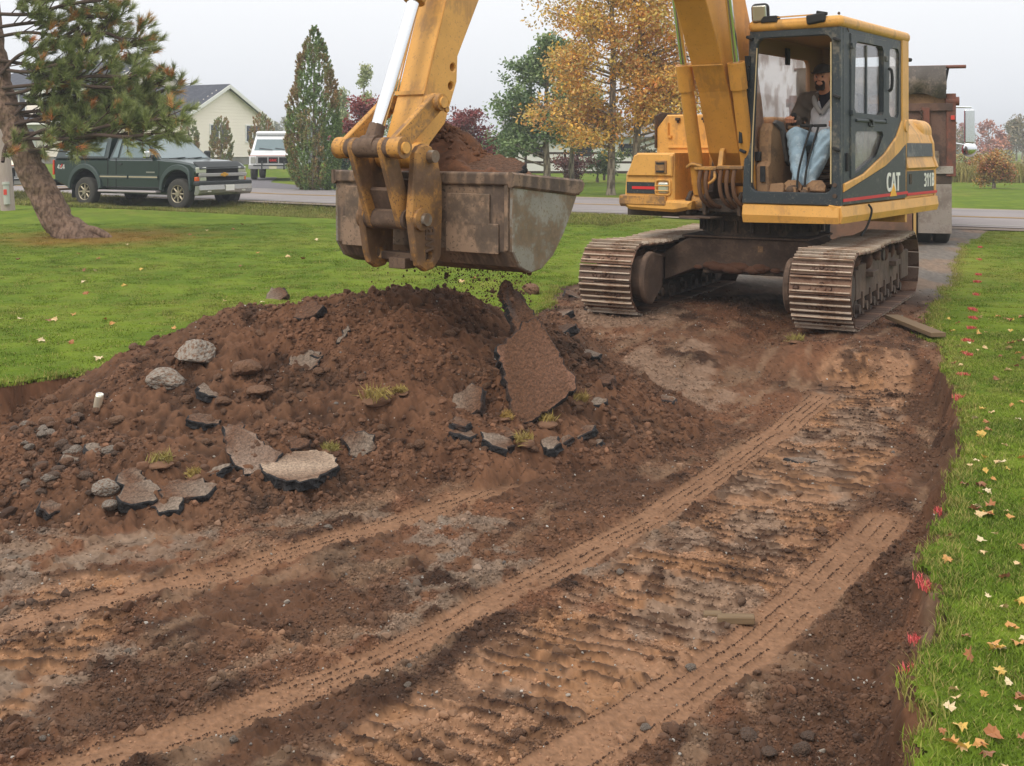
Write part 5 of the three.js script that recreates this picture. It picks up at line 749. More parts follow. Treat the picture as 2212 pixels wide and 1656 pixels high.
for (const [x, d, s] of [[22.5, 56, 27], [19.6, 58, 28], [25.5, 60, 29], [24.4, 52, 30]]) tree('shrub', 'olive shrub among the weeds beyond the far lawn', 'shrub', x, d, { seed: s, h: 2, trunk: 0.5, r: 0.05, lobes: [[0, 1.0, 0, 0.9, 0.6], [0.7, 0.8, 0, 0.7, 0.5]], limbs: 6, twigs: 8, leaves: 16, spread: 0.3, size: 0.07, pal: P_([140, 134, 70], [158, 140, 76], [116, 118, 66], [160, 110, 80]) }, 'shrubs beyond the far lawn');
{ const R = rng(31); for (let i = 0; i < 20; i++) { const d = 112 + R() * 26, x = lerp(0.36, 0.52, i / 19) * d + (R() - 0.5) * 3, h = 3.4 + R() * 2.2, red = R() < 0.55; tree('wood_tree', red ? 'hazy russet tree in the wood beyond the far lawn' : 'hazy grey-green tree in the wood beyond the far lawn', 'tree', x, d, { seed: 300 + i, h, trunk: 0.6, r: 0.12, lobes: [[0, h * 0.6, 0, 1.5, h * 0.25], [(R() - 0.5) * 2, h * 0.4, 0, 1.5, h * 0.22], [(R() - 0.5), h * 0.82, 0, 0.9, h * 0.15]], limbs: 4, twigs: 6, leaves: 11, spread: 0.5, size: 0.17, pal: red ? P_([176, 110, 96], [150, 100, 84], [190, 130, 100]) : P_([128, 122, 92], [146, 128, 100], [112, 112, 88]) }, red ? 'russet trees in the far wood' : 'grey-green trees in the far wood'); } }
{ const R = rng(33); for (let i = 0; i < 11; i++) { const d = 165 + R() * 30, x = lerp(-0.27, -0.165, i / 10) * d, h = 5 + R() * 2.6; tree('wood_tree', 'distant grey tree on the skyline behind the white van', 'tree', x, d, { seed: 340 + i, h, trunk: 0.6, r: 0.14, lobes: [[0, h * 0.6, 0, 2, h * 0.26], [(R() - 0.5) * 3, h * 0.4, 0, 2, h * 0.25]], limbs: 5, twigs: 6, leaves: 12, spread: 0.7, size: 0.26, pal: P_([118, 122, 100], [138, 136, 110]) }, 'distant trees behind the van'); } }
// dense clipped or wild conifers: short sprays through a shell that follows the outline
function conifer(name, label, X, D, prof, n, size, pal, seed, group, droop = 0) {
  const R = rng(seed), t = thing(name, label, 'conifer', X, terrain(X, D) - 0.04, -D, 0, group), H = prof[prof.length - 1][1], pts = [];
  const rad = y => { for (let i = 0; i + 1 < prof.length; i++) if (y <= prof[i + 1][1]) return lerp(prof[i][0], prof[i + 1][0], (y - prof[i][1]) / (prof[i + 1][1] - prof[i][1])); return 0; };
  const big = prof.reduce((m, p) => Math.max(m, p[0]), 0); let guard = 0;
  while (pts.length < n && guard++ < n * 9) {
    const y = Math.pow(R(), 1.1) * H, a = R() * 6.283, r = rad(y) * (0.74 + 0.4 * fbm(a * 1.3 + 9, y * 1.8, 2, seed)), k = 1.0 - Math.abs(gauss(R)) * 0.26; if (R() > 0.12 + r / big) continue;
    const sh = clamp(fbm(a * 1.6 + 3, y * 0.9, 3, seed + 5) * 1.3 - 0.15, 0, 0.999), m = 26, L = (0.07 + 0.1 * R()) * (0.6 + r), cx = r * k * Math.cos(a), cz = r * k * Math.sin(a);
    for (let i = 0; i < m; i++) { const u = Math.pow(R(), 0.7), o = L * 0.32 * (1.1 - u); pts.push([cx + Math.cos(a) * L * u * 0.6 + gauss(R) * o, y + L * u * 1.35 + gauss(R) * o, cz + Math.sin(a) * L * u * 0.6 + gauss(R) * o, sh]); }
  }
  mesh('trunk', [rod([0, 0, 0], [0, H * 0.9, 0], 0.09, 0.02, 8), ...Array.from({ length: 40 }, (_, i) => { const a = i * 2.4, y = H * 0.85 * i / 40 + 0.1, r = rad(y) * 0.8; return rod([0, y, 0], [r * Math.cos(a), y + r * 0.35, r * Math.sin(a)], 0.018, 0.005, 4); })], barkMat, t);
  leafMesh('crown', t, pts, size, (p, Rr) => { const c = mix3(pal[0], pal[1], sst(0.45, 0.7, p[3] + (Rr() - 0.5) * 0.35)), d = mix3(c, pal[2], Rr() * 0.45), tt = 0.75 + 0.5 * Rr(); return d.map(v => v * tt); }, R, leafMat, 0.4, 0.2);
  return t;
}
const cedarPal = [rgb(92, 116, 58, 1.45), rgb(142, 104, 70, 1.4), rgb(122, 142, 70, 1.4)];
conifer('cedar_tree', 'tall pointed green and rust cedar across the road in front of the white van', -6.62, 38.2, [[0.5, 0], [0.82, 0.4], [0.98, 1.3], [0.95, 2.1], [0.8, 3.1], [0.6, 4.0], [0.36, 4.75], [0.16, 5.2], [0.01, 5.5]], 42000, 0.05, cedarPal, 51);
for (const [x, d, h, w, s, l] of [[-18.0, 63.5, 2.9, 0.62, 52, 'clipped cedar shrub against the garage gable, half hidden by the pickup'], [-16.3, 64, 2.95, 0.66, 53, 'clipped cedar shrub in front of the garage gable window'], [-14.35, 65.5, 3.2, 0.75, 54, 'rusty clipped cedar shrub at the garage corner beside the white van']]) conifer('cedar_shrub', l, x, d, [[w * 0.75, 0], [w, h * 0.35], [w * 0.9, h * 0.6], [w * 0.6, h * 0.85], [0.05, h * 0.97]], 9000, 0.06, [rgb(100, 116, 54, 1.5), rgb(150, 106, 66, 1.5), rgb(130, 120, 62, 1.5)], s, 'clipped cedars along the house');
conifer('spruce_tree', 'small blue-green spruce between the tall conifer and the bucket', -5.5, 40.0, [[0.75, 0], [0.7, 0.4], [0.3, 1.1], [0.02, 1.6]], 5000, 0.06, [rgb(78, 104, 88, 1.1), rgb(90, 112, 84, 1.1), rgb(64, 90, 74, 1.1)], 55);
{ // leaning pine with long needles; twigs end in brushes
  const R = rng(77), [px0, pd] = pineP, t = thing('pine_tree', 'leaning long-needled pine on the lawn with a bent rough trunk', 'pine tree', px0, terrain(px0, pd) - 0.05, -pd);
  const loc = (x, y, d) => { const p = atDist(x, y, d); return V3(p.x - px0, p.y - terrain(px0, pd) + 0.05, -(d) + pd); };
  const path = [[205, 575], [168, 526], [128, 480], [100, 430], [76, 385], [52, 335], [30, 285], [12, 235], [-2, 180], [-12, 110], [-20, 30], [-26, -60]].map(([x, y], i) => loc(x, y, pd + i * 0.02)), rad = [0.36, 0.3, 0.26, 0.24, 0.23, 0.22, 0.215, 0.21, 0.2, 0.18, 0.15, 0.12];
  const cv = new THREE.CatmullRomCurve3(path), nS = 90, nR = 30, P = [], I = [], fr = cv.computeFrenetFrames(nS);
  for (let i = 0; i <= nS; i++) { const u = i / nS, p = cv.getPoint(u), k = u * (rad.length - 1), j = Math.min(rad.length - 2, Math.floor(k)), r0 = lerp(rad[j], rad[j + 1], k - j); for (let a = 0; a < nR; a++) { const an = a / nR * 2 * PI, pl = fbm(a / nR * 14, u * 34, 3, 61, 0), flare = i < 16 ? (1 - i / 16) ** 2 * (0.1 + 0.12 * Math.max(0, Math.sin(an * 4 + 1))) : 0, r = r0 * (0.88 + 0.22 * sst(0.3, 0.6, pl)) + flare * 0.5; const v = fr.normals[i].clone().multiplyScalar(Math.cos(an) * r).addScaledVector(fr.binormals[i], Math.sin(an) * r).add(p); P.push(v.x, v.y, v.z); if (i < nS) { const b = (a + 1) % nR; I.push(i * nR + a, (i + 1) * nR + a, i * nR + b, i * nR + b, (i + 1) * nR + a, (i + 1) * nR + b); } } }
  const g = new THREE.BufferGeometry(); g.setAttribute('position', new THREE.Float32BufferAttribute(P, 3)); g.setIndex(I); g.computeVertexNormals();
  const pineBark = mat({ map: tex(512, 0.7, (u, v) => { const n = fbm(u * 20, v * 10, 4, 5, 10), m = fbm(u * 40, v * 30, 3, 9, 10); return mix3(S(94, 74, 62), mix3(S(124, 100, 84), S(136, 112, 96), m), sst(0.3, 0.6, n)); }), roughness: 1, bumpMap: roughBump, bumpScale: 0.05 });
  const root = []; for (const [x, y] of [[205, 512], [188, 524], [225, 508]]) root.push(tube([loc(165, 500, pd), loc((165 + x) / 2, y - 12, pd), loc(x, y, pd), loc(x + 12, y + 10, pd)], 0.07, 14, 8));
  const gg = g.toNonIndexed(); mesh('trunk', [gg, ...root], pineBark, t);
  const limbs = [[[30, 290], [110, 285], [200, 268], [300, 275], [372, 268]], [[45, 330], [110, 318], [190, 300], [270, 292], [330, 285]], [[10, 225], [100, 222], [200, 205], [300, 195], [385, 172]], [[5, 190], [110, 180], [210, 165], [300, 168]], [[-5, 130], [90, 140], [180, 120], [260, 108], [312, 88]], [[-10, 80], [60, 70], [150, 80], [235, 70], [300, 95]], [[-15, 30], [70, 30], [150, 10], [235, 0]], [[-20, -20], [80, -20], [170, -30], [240, -10]], [[0, 160], [40, 120], [110, 95], [180, 60]], [[12, 240], [60, 250], [130, 252], [200, 245], [255, 250]], [[20, 260], [70, 215], [150, 200], [230, 215], [300, 235], [350, 235]], [[30, 285], [10, 320], [5, 350]], [[20, 265], [90, 262], [160, 280], [240, 268], [320, 250]], [[-5, 150], [70, 155], [130, 140], [190, 145]], [[-15, 60], [60, 50], [140, 45], [210, 35], [265, 40]], [[15, 245], [80, 240], [170, 225], [250, 205], [330, 210]], [[35, 300], [90, 300], [150, 300], [220, 292], [290, 296], [350, 290]], [[40, 310], [100, 280], [180, 285], [260, 270], [350, 262], [392, 250]], [[30, 270], [120, 250], [220, 240], [310, 220], [380, 195]], [[0, 205], [60, 195], [120, 160], [190, 185], [260, 190]]];
  const wood = [], tufts = [];
  limbs.forEach((L, li) => {
    const dz = (R() - 0.5) * 1.8, pts = L.map(([x, y], i) => loc(x > 60 ? 60 + (x - 60) * 0.92 : x, y, pd + dz * i / 4 + (R() - 0.5) * 0.15)), c = new THREE.CatmullRomCurve3(pts);
    wood.push(tube(pts, 0.032, 24, 6));
    const n = Math.round(c.getLength() * (L[1][1] > 150 ? 7 : 8));
    for (let i = 0; i < n; i++) {
      const u = 0.12 + 0.88 * (i + R()) / n, p = c.getPoint(Math.min(1, u)), len = (0.22 + R() * 0.42) * (1.15 - u * 0.45), dir = V3(0.5 + R() * 0.5, (R() - 0.42) * 1.25, (R() - 0.5) * 1.9).normalize(), e = p.clone().addScaledVector(dir, len); e.y += 0.05;
      wood.push(rod(p, e, 0.012, 0.007, 4)); tufts.push([e, dir.clone().add(V3(0, 0.5, 0)).normalize(), R()]);
      for (let k = 0; k < 4; k++) { const m = p.clone().lerp(e, 0.25 + 0.7 * R()), d2 = dir.clone().add(V3((R() - 0.5) * 1.5, (R() - 0.3) * 1.3, (R() - 0.5) * 1.5)).normalize(), e2 = m.clone().addScaledVector(d2, 0.1 + R() * 0.22); wood.push(rod(m, e2, 0.007, 0.005, 4)); tufts.push([e2, d2.add(V3(0, 0.35, 0)).normalize(), R()]); }
    }
  });
  mesh('branches', wood, mat({ color: col(78, 62, 54), roughness: 1 }), t);
  const pos = [], cols = [], G1 = rgb(90, 100, 56, 1.7), G2 = rgb(132, 136, 86, 1.7), Br = rgb(172, 112, 64, 1.5), v = V3(), w = V3();
  for (const [e, d, k] of tufts) {
    const base = k < 0.1 ? mix3(Br, G2, R() * 0.5) : mix3(G1, G2, R() * 0.7), nN = 74;
    for (let i = 0; i < nN; i++) {
      v.set(gauss(R), gauss(R), gauss(R)).multiplyScalar(0.75).add(d).normalize(); const L = 0.11 + 0.09 * R(), s = e.clone().addScaledVector(d, -R() * 0.13); w.set(R() - 0.5, R() - 0.5, R() - 0.5).cross(v).normalize().multiplyScalar(0.005);
      pos.push(s.x - w.x, s.y - w.y, s.z - w.z, s.x + w.x, s.y + w.y, s.z + w.z, s.x + v.x * L, s.y + v.y * L, s.z + v.z * L); const q = 0.7 + 0.6 * R(); for (let z = 0; z < 3; z++) cols.push(base[0] * q, base[1] * q, base[2] * q);
    }
  }
  const ng = new THREE.BufferGeometry(); ng.setAttribute('position', new THREE.Float32BufferAttribute(pos, 3)); ng.setAttribute('color', new THREE.Float32BufferAttribute(cols, 3)); ng.computeVertexNormals();
  mesh('needles', ng, mat({ vertexColors: true, roughness: 0.7, side: THREE.DoubleSide }), t);
}
// ---------------------------------------------------------------- house across the road: x = away from the road, z = towards the garage gable
{
  const hx = -18.1, hd = 72, y0 = terrain(hx, hd), h = thing('house', 'cream sided house with dark roofs and an attached garage wing', 'house', hx, y0, -hd, TURN);
  const cream = mat({ color: col(255, 244, 232), roughness: 0.7 }), trim = mat({ color: col(240, 238, 236), roughness: 0.6 }), shingle = mat({ map: worn(S(62, 66, 78), S(80, 82, 90), 0.4, 2, 81), roughness: 0.9, bumpMap: roughBump, bumpScale: 0.02 }), block = mat({ map: worn(S(150, 146, 140), S(120, 116, 112), 0.4, 2, 83), roughness: 0.95 });
  const lap = (w, hh) => { const g = []; for (let y = 0; y < hh; y += 0.2) g.push(at(new THREE.BoxGeometry(w, Math.min(0.2, hh - y), 0.02), 0, y + 0.1, 0.012, -0.09)); return g; };
  function wing(zf, zb, hw, eave, rise, base) {
    mesh('foundation', [bx(2 * hw - 0.06, base, zf - zb - 0.06, 0, base / 2, (zf + zb) / 2, 0, 0, 0, 0)], block, h);
    const gab = []; for (let y = base; y < eave + rise - 0.25; y += 0.2) { const w = y < eave ? hw : hw * (1 - (y - eave) / rise); gab.push(bx(2 * w, 0.2, 0.03, 0, y + 0.1, zf + 0.012, -0.09, 0, 0, 0)); }
    mesh('wall', [plate([[-hw, base], [hw, base], [hw, eave], [0, eave + rise], [-hw, eave]], zf - zb, 0).translate(0, 0, (zf + zb) / 2)], cream, h);
    mesh('siding', gab, cream, h);
    const sd = []; for (let y = base; y < eave - 0.05; y += 0.2) sd.push(bx(0.03, 0.2, zf - zb, -hw - 0.012, y + 0.1, (zf + zb) / 2, 0, 0, -0.09, 0)); mesh('siding', sd, cream, h);
    const sl = Math.hypot(hw, rise), an = Math.atan2(rise, hw), len = zf - zb + 0.7;
    for (const s of [-1, 1]) { mesh('roof', [bx(sl + 0.55, 0.1, len, s * (hw / 2 + 0.2), eave + rise / 2 - 0.02, (zf + zb) / 2 + 0.05, 0, 0, -s * an, 0)], shingle, h); mesh('rake_board', [bx(sl + 0.5, 0.2, 0.05, s * (hw / 2 + 0.2), eave + rise / 2 - 0.1, zf + 0.42, 0, 0, -s * an, 0)], trim, h); mesh('fascia', [bx(0.05, 0.18, len, s * (hw + 0.43), eave - 0.32, (zf + zb) / 2 + 0.05, 0, 0, 0, 0)], trim, h); }
  }
  wing(0, -10, 3.7, 2.95, 2.0, 0.5);
  wing(-6.8, -18, 3.9, 5.05, 1.75, 0.5);
  function win(x, y, z, w, hh, face, double) {
    const g = new THREE.Group(); g.name = 'window'; h.add(g); g.position.set(x, y, z); g.rotation.y = face;
    mesh('frame', [plate([[-w / 2 - 0.09, -hh / 2 - 0.09], [w / 2 + 0.09, -hh / 2 - 0.09], [w / 2 + 0.09, hh / 2 + 0.09], [-w / 2 - 0.09, hh / 2 + 0.09]], 0.08, 0.008, [[[-w / 2, -hh / 2], [-w / 2, hh / 2], [w / 2, hh / 2], [w / 2, -hh / 2]]]), ...(double ? [bx(0.12, hh, 0.06)] : [])], trim, g);
    mesh('pane', [bx(w, hh, 0.02, 0, 0, -0.01, 0, 0, 0, 0)], phys({ color: col(30, 34, 42), roughness: 0.08, clearcoat: 1 }), g);
  }
  win(2.45, 2.0, 0.05, 1.15, 1.0, 0, true); win(-0.6, 1.9, 0.05, 1.5, 1.2, 0, true);
  for (const z of [-8.6, -11.4, -14.4]) win(-3.96, 4.1, z, 1.3, 1.1, -PI / 2, true);
  mesh('porch_roof', [bx(1.9, 0.1, 11, -4.6, 3.0, -12.4, 0, 0, 0.35, 0)], shingle, h); mesh('porch_fascia', [bx(0.05, 0.2, 11, -5.5, 2.66, -12.4, 0, 0, 0, 0)], trim, h);
  { const g = new THREE.Group(); g.name = 'front_door'; h.add(g); g.position.set(-3.97, 1.5, -13.2); g.rotation.y = -PI / 2; mesh('door_leaf', [bx(1.0, 2.05, 0.06)], trim, g); const fan = []; for (let i = 0; i <= 10; i++) { const a = i / 10 * PI; fan.push([0.36 * Math.cos(a), 0.3 * Math.sin(a)]); } mesh('fan_light', [plate(fan, 0.02, 0).translate(0, 0.55, 0.035)], phys({ color: col(30, 34, 42), roughness: 0.1, clearcoat: 1 }), g); }
  mesh('roof_vent', [rod([0.0, 6.75, -7.6], [0, 7.25, -7.6], 0.07, 0.07, 10), rod([0, 7.25, -7.6], [0, 7.33, -7.6], 0.12, 0.1, 10)], ironDark, h);
  for (const s of [-1, 1]) mesh('corner_board', [bx(0.12, 2.4, 0.12, s * 3.69, 1.7, 0.0, 0, 0, 0, 0)], trim, h);
  const R = rng(90); tree('shrub', 'small yellowing shrub at the foot of the garage gable', 'shrub', -14.9, 69.5, { seed: 92, h: 0.9, trunk: 0.5, r: 0.03, lobes: [[0, 0.5, 0, 0.4, 0.3]], limbs: 6, twigs: 6, leaves: 14, spread: 0.15, size: 0.05, pal: P_([150, 138, 80], [170, 150, 90]) });
}
{ // utility pole, arched shed, rail fence, white barn
  const X = -11.95, D = 27.1, y = terrain(X, D), p = thing('utility_pole', 'weathered grey wooden utility pole leaning beside the pine trunk', 'utility pole', X, y, -D);
  mesh('shaft', [rod([0, -0.3, 0], [-0.75, 9, 0], 0.165, 0.12, 20)], mat({ map: tex(256, 1, (u, v) => mix3(S(150, 134, 128), S(182, 168, 160), fbm(u * 24, v * 3, 4, 7, 3))), roughness: 0.95 }), p);
  mesh('marker', [rod([0.03, 0.15, 0.17], [0.0, 0.62, 0.17], 0.07, 0.065, 12), rod([0.0, 0.62, 0.17], [-0.003, 0.68, 0.17], 0.085, 0.08, 12)], mat({ color: col(178, 180, 172), roughness: 0.6 }), p);
  mesh('red_patch', [bx(0.075, 0.13, 0.01, 0.015, 0.44, 0.24, 0, 0, 0.04)], mat({ color: col(206, 62, 48), roughness: 0.6 }), p);
  const sx = -15.6, sdp = 84, s = thing('arched_shed', 'grey arched metal shed beyond the white van', 'shed', sx, terrain(sx, sdp), -sdp, 0.5);
  mesh('shell', [new THREE.CylinderGeometry(2.6, 2.6, 7, 28, 1, true, 0, PI).rotateX(PI / 2).rotateZ(PI / 2).rotateZ(-PI / 2).rotateZ(0)], mat({ color: col(150, 152, 150), roughness: 0.6, metalness: 0.3, side: THREE.DoubleSide }), s).rotation.z = -PI / 2 + PI / 2;
  const ew = []; for (let i = 0; i <= 20; i++) { const a = i / 20 * PI; ew.push([2.58 * Math.cos(a), 2.58 * Math.sin(a)]); } mesh('end_wall', [plate(ew, 0.06, 0).translate(0, 0, 3.4)], mat({ color: col(120, 124, 124), roughness: 0.7 }), s);
  const f0 = V3(0.6, 0, -50), f1 = V3(9.2, 0, -50), f = thing('rail_fence', 'dark wooden rail fence behind the hedge shrubs and maples', 'fence', 0.6, terrain(0.6, 50), -50); const wd = mat({ color: col(62, 50, 44), roughness: 0.95 });
  for (let i = 0; i <= 5; i++) mesh('post', [bx(0.11, 1.35, 0.11, i * 1.72, 0.67, 0)], wd, f); for (const yy of [0.35, 0.78, 1.18]) for (let i = 0; i < 5; i++) mesh('rail', [bx(1.7, 0.1, 0.05, i * 1.72 + 0.86, yy, 0.07)], wd, f);
  const bxx = 5.2, bd = 66, b = thing('barn', 'low white barn with grey roof behind the rail fence', 'barn', bxx, terrain(bxx, bd), -bd); mesh('wall', [bx(11, 2.1, 5, 0, 1.05, 0, 0, 0, 0, 0)], mat({ color: col(214, 212, 206), roughness: 0.8 }), b); for (const q of [-1, 1]) mesh('roof', [bx(11.6, 0.08, 3.2, 0, 2.5, q * 1.4, q * 0.32, 0, 0, 0)], mat({ color: col(120, 118, 118), roughness: 0.8 }), b); for (const x of [-3.6, -1.2, 1.2, 3.6]) mesh('window', [bx(0.9, 0.7, 0.05, x, 1.3, 2.51, 0, 0, 0, 0)], darkGap, b);
}
// ---------------------------------------------------------------- things lying on the ground
function hit(px, py) {                                               // where the sight line through a photograph pixel meets the ground
  const r = rayOf(px, py); let a = 2.2; for (let D = 2.2; D < 30; D += 0.05) { if (EYE + r[1] * D < groundY(r[0] * D, D)) { let lo = a, hi = D; for (let k = 0; k < 8; k++) { const m = (lo + hi) / 2; if (EYE + r[1] * m < groundY(r[0] * m, m)) hi = m; else lo = m; } return [r[0] * hi, groundY(r[0] * hi, hi), hi]; } a = D; }
  return [r[0] * 12, 0, 12];
}
const PXM = D => D / FOCAL;                                          // metres per photograph pixel at that distance
function rockGeo(seed, detail = 2, flat = 0.7) {
  const g = new THREE.IcosahedronGeometry(1, detail), p = g.attributes.position, R = rng(seed), cuts = Array.from({ length: 7 }, () => [V3(R() - 0.5, R() - 0.5, R() - 0.5).normalize(), 0.55 + R() * 0.3]), v = V3();
  for (let i = 0; i < p.count; i++) { v.fromBufferAttribute(p, i); for (const [n, d] of cuts) { const k = v.dot(n); if (k > d) v.addScaledVector(n, (d - k) * 0.9); } const t = 0.9 + 0.2 * fbm(v.x * 2.1 + 5, v.y * 2.1 + v.z * 1.7, 3, seed); p.setXYZ(i, v.x * t, v.y * t * flat, v.z * t); }
  g.computeVertexNormals(); return prep(g);
}
const rockG = Array.from({ length: 8 }, (_, i) => rockGeo(500 + i)), pebG = Array.from({ length: 4 }, (_, i) => rockGeo(520 + i, 1, 0.75));
const stoneMat = [S(150, 142, 132), S(120, 88, 66), S(96, 80, 70), S(134, 104, 82)].map((c, i) => mat({ map: worn(c, S(104, 74, 54), 0.5, 0.35, 201 + i), roughness: 0.95, bumpMap: roughBump, bumpScale: 0.02 }));
function rock(px, py, w, h, kind, label, name = 'stone', sink = 0.25) {
  const [X, Y, D] = hit(px, py), k = PXM(D), R = rng(Math.round(px * 7 + py)), g = rockG[Math.floor(R() * 8)], m = new THREE.Mesh(g, stoneMat[kind]); m.name = numbered(name); m.castShadow = m.receiveShadow = true;
  const a = w * k * 0.56, b = h * k * 0.62; m.scale.set(a, Math.max(b, a * 0.5), a * 0.85); m.position.set(X, Y + b * (0.6 - sink), -D); m.rotation.y = R() * 6; m.rotation.z = (R() - 0.5) * 0.3; scene.add(m); return tag(m, label, name === 'stone' ? 'stone' : name.replace('_', ' '));
}
// broken asphalt: jagged outline, weathered top, black broken edge full of aggregate
const asphTop = rgb(148, 134, 122, 0.85), asphDirt = rgb(112, 78, 56, 0.8), asphEdge = rgb(46, 46, 50, 0.8), chipMat = mat({ vertexColors: true, map: tex(256, 0.25, (u, v) => { const n = fbm(u * 30, v * 30, 3, 6, 30), sp = vn(u * 64, v * 64, 8, 64) > 0.86 ? 0.22 : vn(u * 50, v * 50, 9, 50) < 0.12 ? -0.25 : 0, w = clamp(0.62 + 0.5 * n + sp); return [w, w * 0.98, w * 0.95]; }), roughness: 0.92, bumpMap: grainBump, bumpScale: 0.012 });
function chipGeo(outline, th, top, seed) {                           // outline in x-y (metres), face towards +z
  const R = rng(seed), o = []; for (let i = 0; i < outline.length; i++) { const a = outline[i], b = outline[(i + 1) % outline.length], L = Math.hypot(b[0] - a[0], b[1] - a[1]), n = Math.max(1, Math.round(L / 0.028)); for (let k = 0; k < n; k++) o.push([lerp(a[0], b[0], k / n) + (R() - 0.5) * 0.026, lerp(a[1], b[1], k / n) + (R() - 0.5) * 0.026]); }
  const g = prep(new THREE.ExtrudeGeometry(new THREE.Shape(o.map(p => new THREE.Vector2(...p))), { depth: th, steps: 2, bevelEnabled: true, bevelSize: 0.006, bevelThickness: 0.006, bevelSegments: 1 }).translate(0, 0, -th)), p = g.attributes.position, nn = g.attributes.normal, c = new Float32Array(p.count * 3);
  for (let i = 0; i < p.count; i++) { const face = nn.getZ(i) > 0.8 && p.getZ(i) > -0.004, k = fbm(p.getX(i) * 9, p.getY(i) * 9, 3, seed), q = face ? mix3(top, asphDirt, sst(0.3, 0.62, k)) : mix3(asphEdge, asphDirt, sst(0.55, 0.75, k) * 0.6); c.set(q, i * 3); if (p.getZ(i) < -0.002) { const a = Math.round(p.getX(i) * 400), b = Math.round(p.getY(i) * 400), z = Math.round(p.getZ(i) * 200), j = 0.022; p.setXYZ(i, p.getX(i) + (hash2(a, b, seed + z) - 0.5) * j, p.getY(i) + (hash2(b, a, seed + z + 7) - 0.5) * j, p.getZ(i) + (hash2(a + b, a, seed + z + 3) - 0.5) * 0.01); } else if (face) p.setZ(i, p.getZ(i)); }
  g.computeVertexNormals();
  g.setAttribute('color', new THREE.BufferAttribute(c, 3)); return g;
}
function chip(px, py, w, h, label, tilt = 0.3, top = asphTop) {
  const [X, Y, D] = hit(px, py), k = PXM(D), seed = Math.round(px * 3 + py * 5), R = rng(seed), n = 5 + Math.floor(R() * 3), o = []; for (let i = 0; i < n; i++) { const a = (i + R() * 0.5) / n * 6.283; o.push([Math.cos(a) * w * k * 0.55 * (0.8 + R() * 0.3), Math.sin(a) * Math.max(w * 0.32, h * 0.8) * k * (0.8 + R() * 0.3)]); }
  const m = mesh('asphalt_chunk', chipGeo(o, clamp(h * k * 0.5, 0.018, 0.055), top, seed), chipMat); m.position.set(X, Y + h * k * 0.2, -D); m.rotation.set(-PI / 2 + tilt * (0.5 + R() * 0.9), (R() - 0.5) * 0.8, (R() - 0.5) * 1.6); return tag(m, label, 'asphalt chunk');
}
function slabOn(pix, three, th, label, top, seed) {                  // outline drawn on the photograph, carried onto a plane through three points [px, py, D]
  const [A, B, Cc] = three.map(q => atDist(...q)), nrm = B.clone().sub(A).cross(Cc.clone().sub(A)).normalize(); if (nrm.dot(V3(0, EYE, 0).sub(A)) < 0) nrm.negate();
  const ex = V3(1, 0, 0).addScaledVector(nrm, -nrm.x).normalize(), ey = nrm.clone().cross(ex), eye = V3(0, EYE, 0), o = pix.map(([x, y]) => { const r = rayOf(x, y), d = V3(r[0], r[1], -r[2]), t = A.clone().sub(eye).dot(nrm) / d.dot(nrm), p = eye.clone().addScaledVector(d, t).sub(A); return [p.dot(ex), p.dot(ey)]; });
  if (THREE.ShapeUtils.area(o.map(p => new THREE.Vector2(...p))) < 0) o.reverse();
  const m = mesh('asphalt_slab', chipGeo(o, th, top, seed), chipMat); m.matrix.makeBasis(ex, ey, nrm).setPosition(A); m.matrix.decompose(m.position, m.quaternion, m.scale); return tag(m, label, 'asphalt slab');
}
const zb = pts => pts.map(([x, y]) => [678.6 + x * 0.345, 551 + y * 0.345]), za = pts => pts.map(([x, y]) => [x * 0.3585, 593.7 + y * 0.3585]);
const lv = (x, y, h) => [x, y, FOCAL * (EYE - h) / (y - HZ)];
const d1 = hit(1131, 918)[2], dA = hit(560, 1026)[2], dB = hit(640, 1040)[2];
slabOn(zb([[1145, 585], [1240, 520], [1310, 430], [1390, 400], [1500, 560], [1560, 680], [1640, 800], [1620, 850], [1550, 900], [1480, 960], [1310, 1062], [1250, 980], [1205, 800], [1170, 680]]), [[1131, 918, d1 + 0.0], [1106, 730, d1 + 0.3], [1240, 820, d1 + 0.22]], 0.07, 'largest brown asphalt slab leaning against the soil heap', rgb(138, 102, 84, 0.95), 41);
slabOn(zb([[1172, 170], [1190, 150], [1240, 190], [1330, 300], [1400, 410], [1310, 432], [1280, 490], [1230, 380], [1175, 240]]), [[1085, 610, d1 + 0.62], [1158, 690, d1 + 0.42], [1124, 715, d1 + 0.34]], 0.07, 'dark asphalt slab standing on edge atop the largest leaning slab', rgb(80, 76, 78, 0.9), 42);
slabOn(za([[1335, 925], [1440, 900], [1560, 1000], [1690, 1085], [1640, 1150], [1560, 1200], [1480, 1200], [1400, 1130], [1360, 1010]]), [[560, 1026, dA], [480, 924, dA + 0.3], [606, 984, dA + 0.14]], 0.055, 'long grey asphalt slab propped beside the pale oval slab', rgb(150, 132, 120, 0.95), 43);
slabOn(za([[1560, 1150], [1720, 1085], [1900, 1058], [2000, 1090], [2035, 1150], [1950, 1210], [1830, 1250], [1700, 1240], [1600, 1200]]), [[640, 1040, dB - 0.1], [559, 1006, dB + 0.02], [681, 972, dB + 0.33]], 0.045, 'pale oval asphalt slab with a black broken edge', rgb(182, 162, 144, 1), 44);
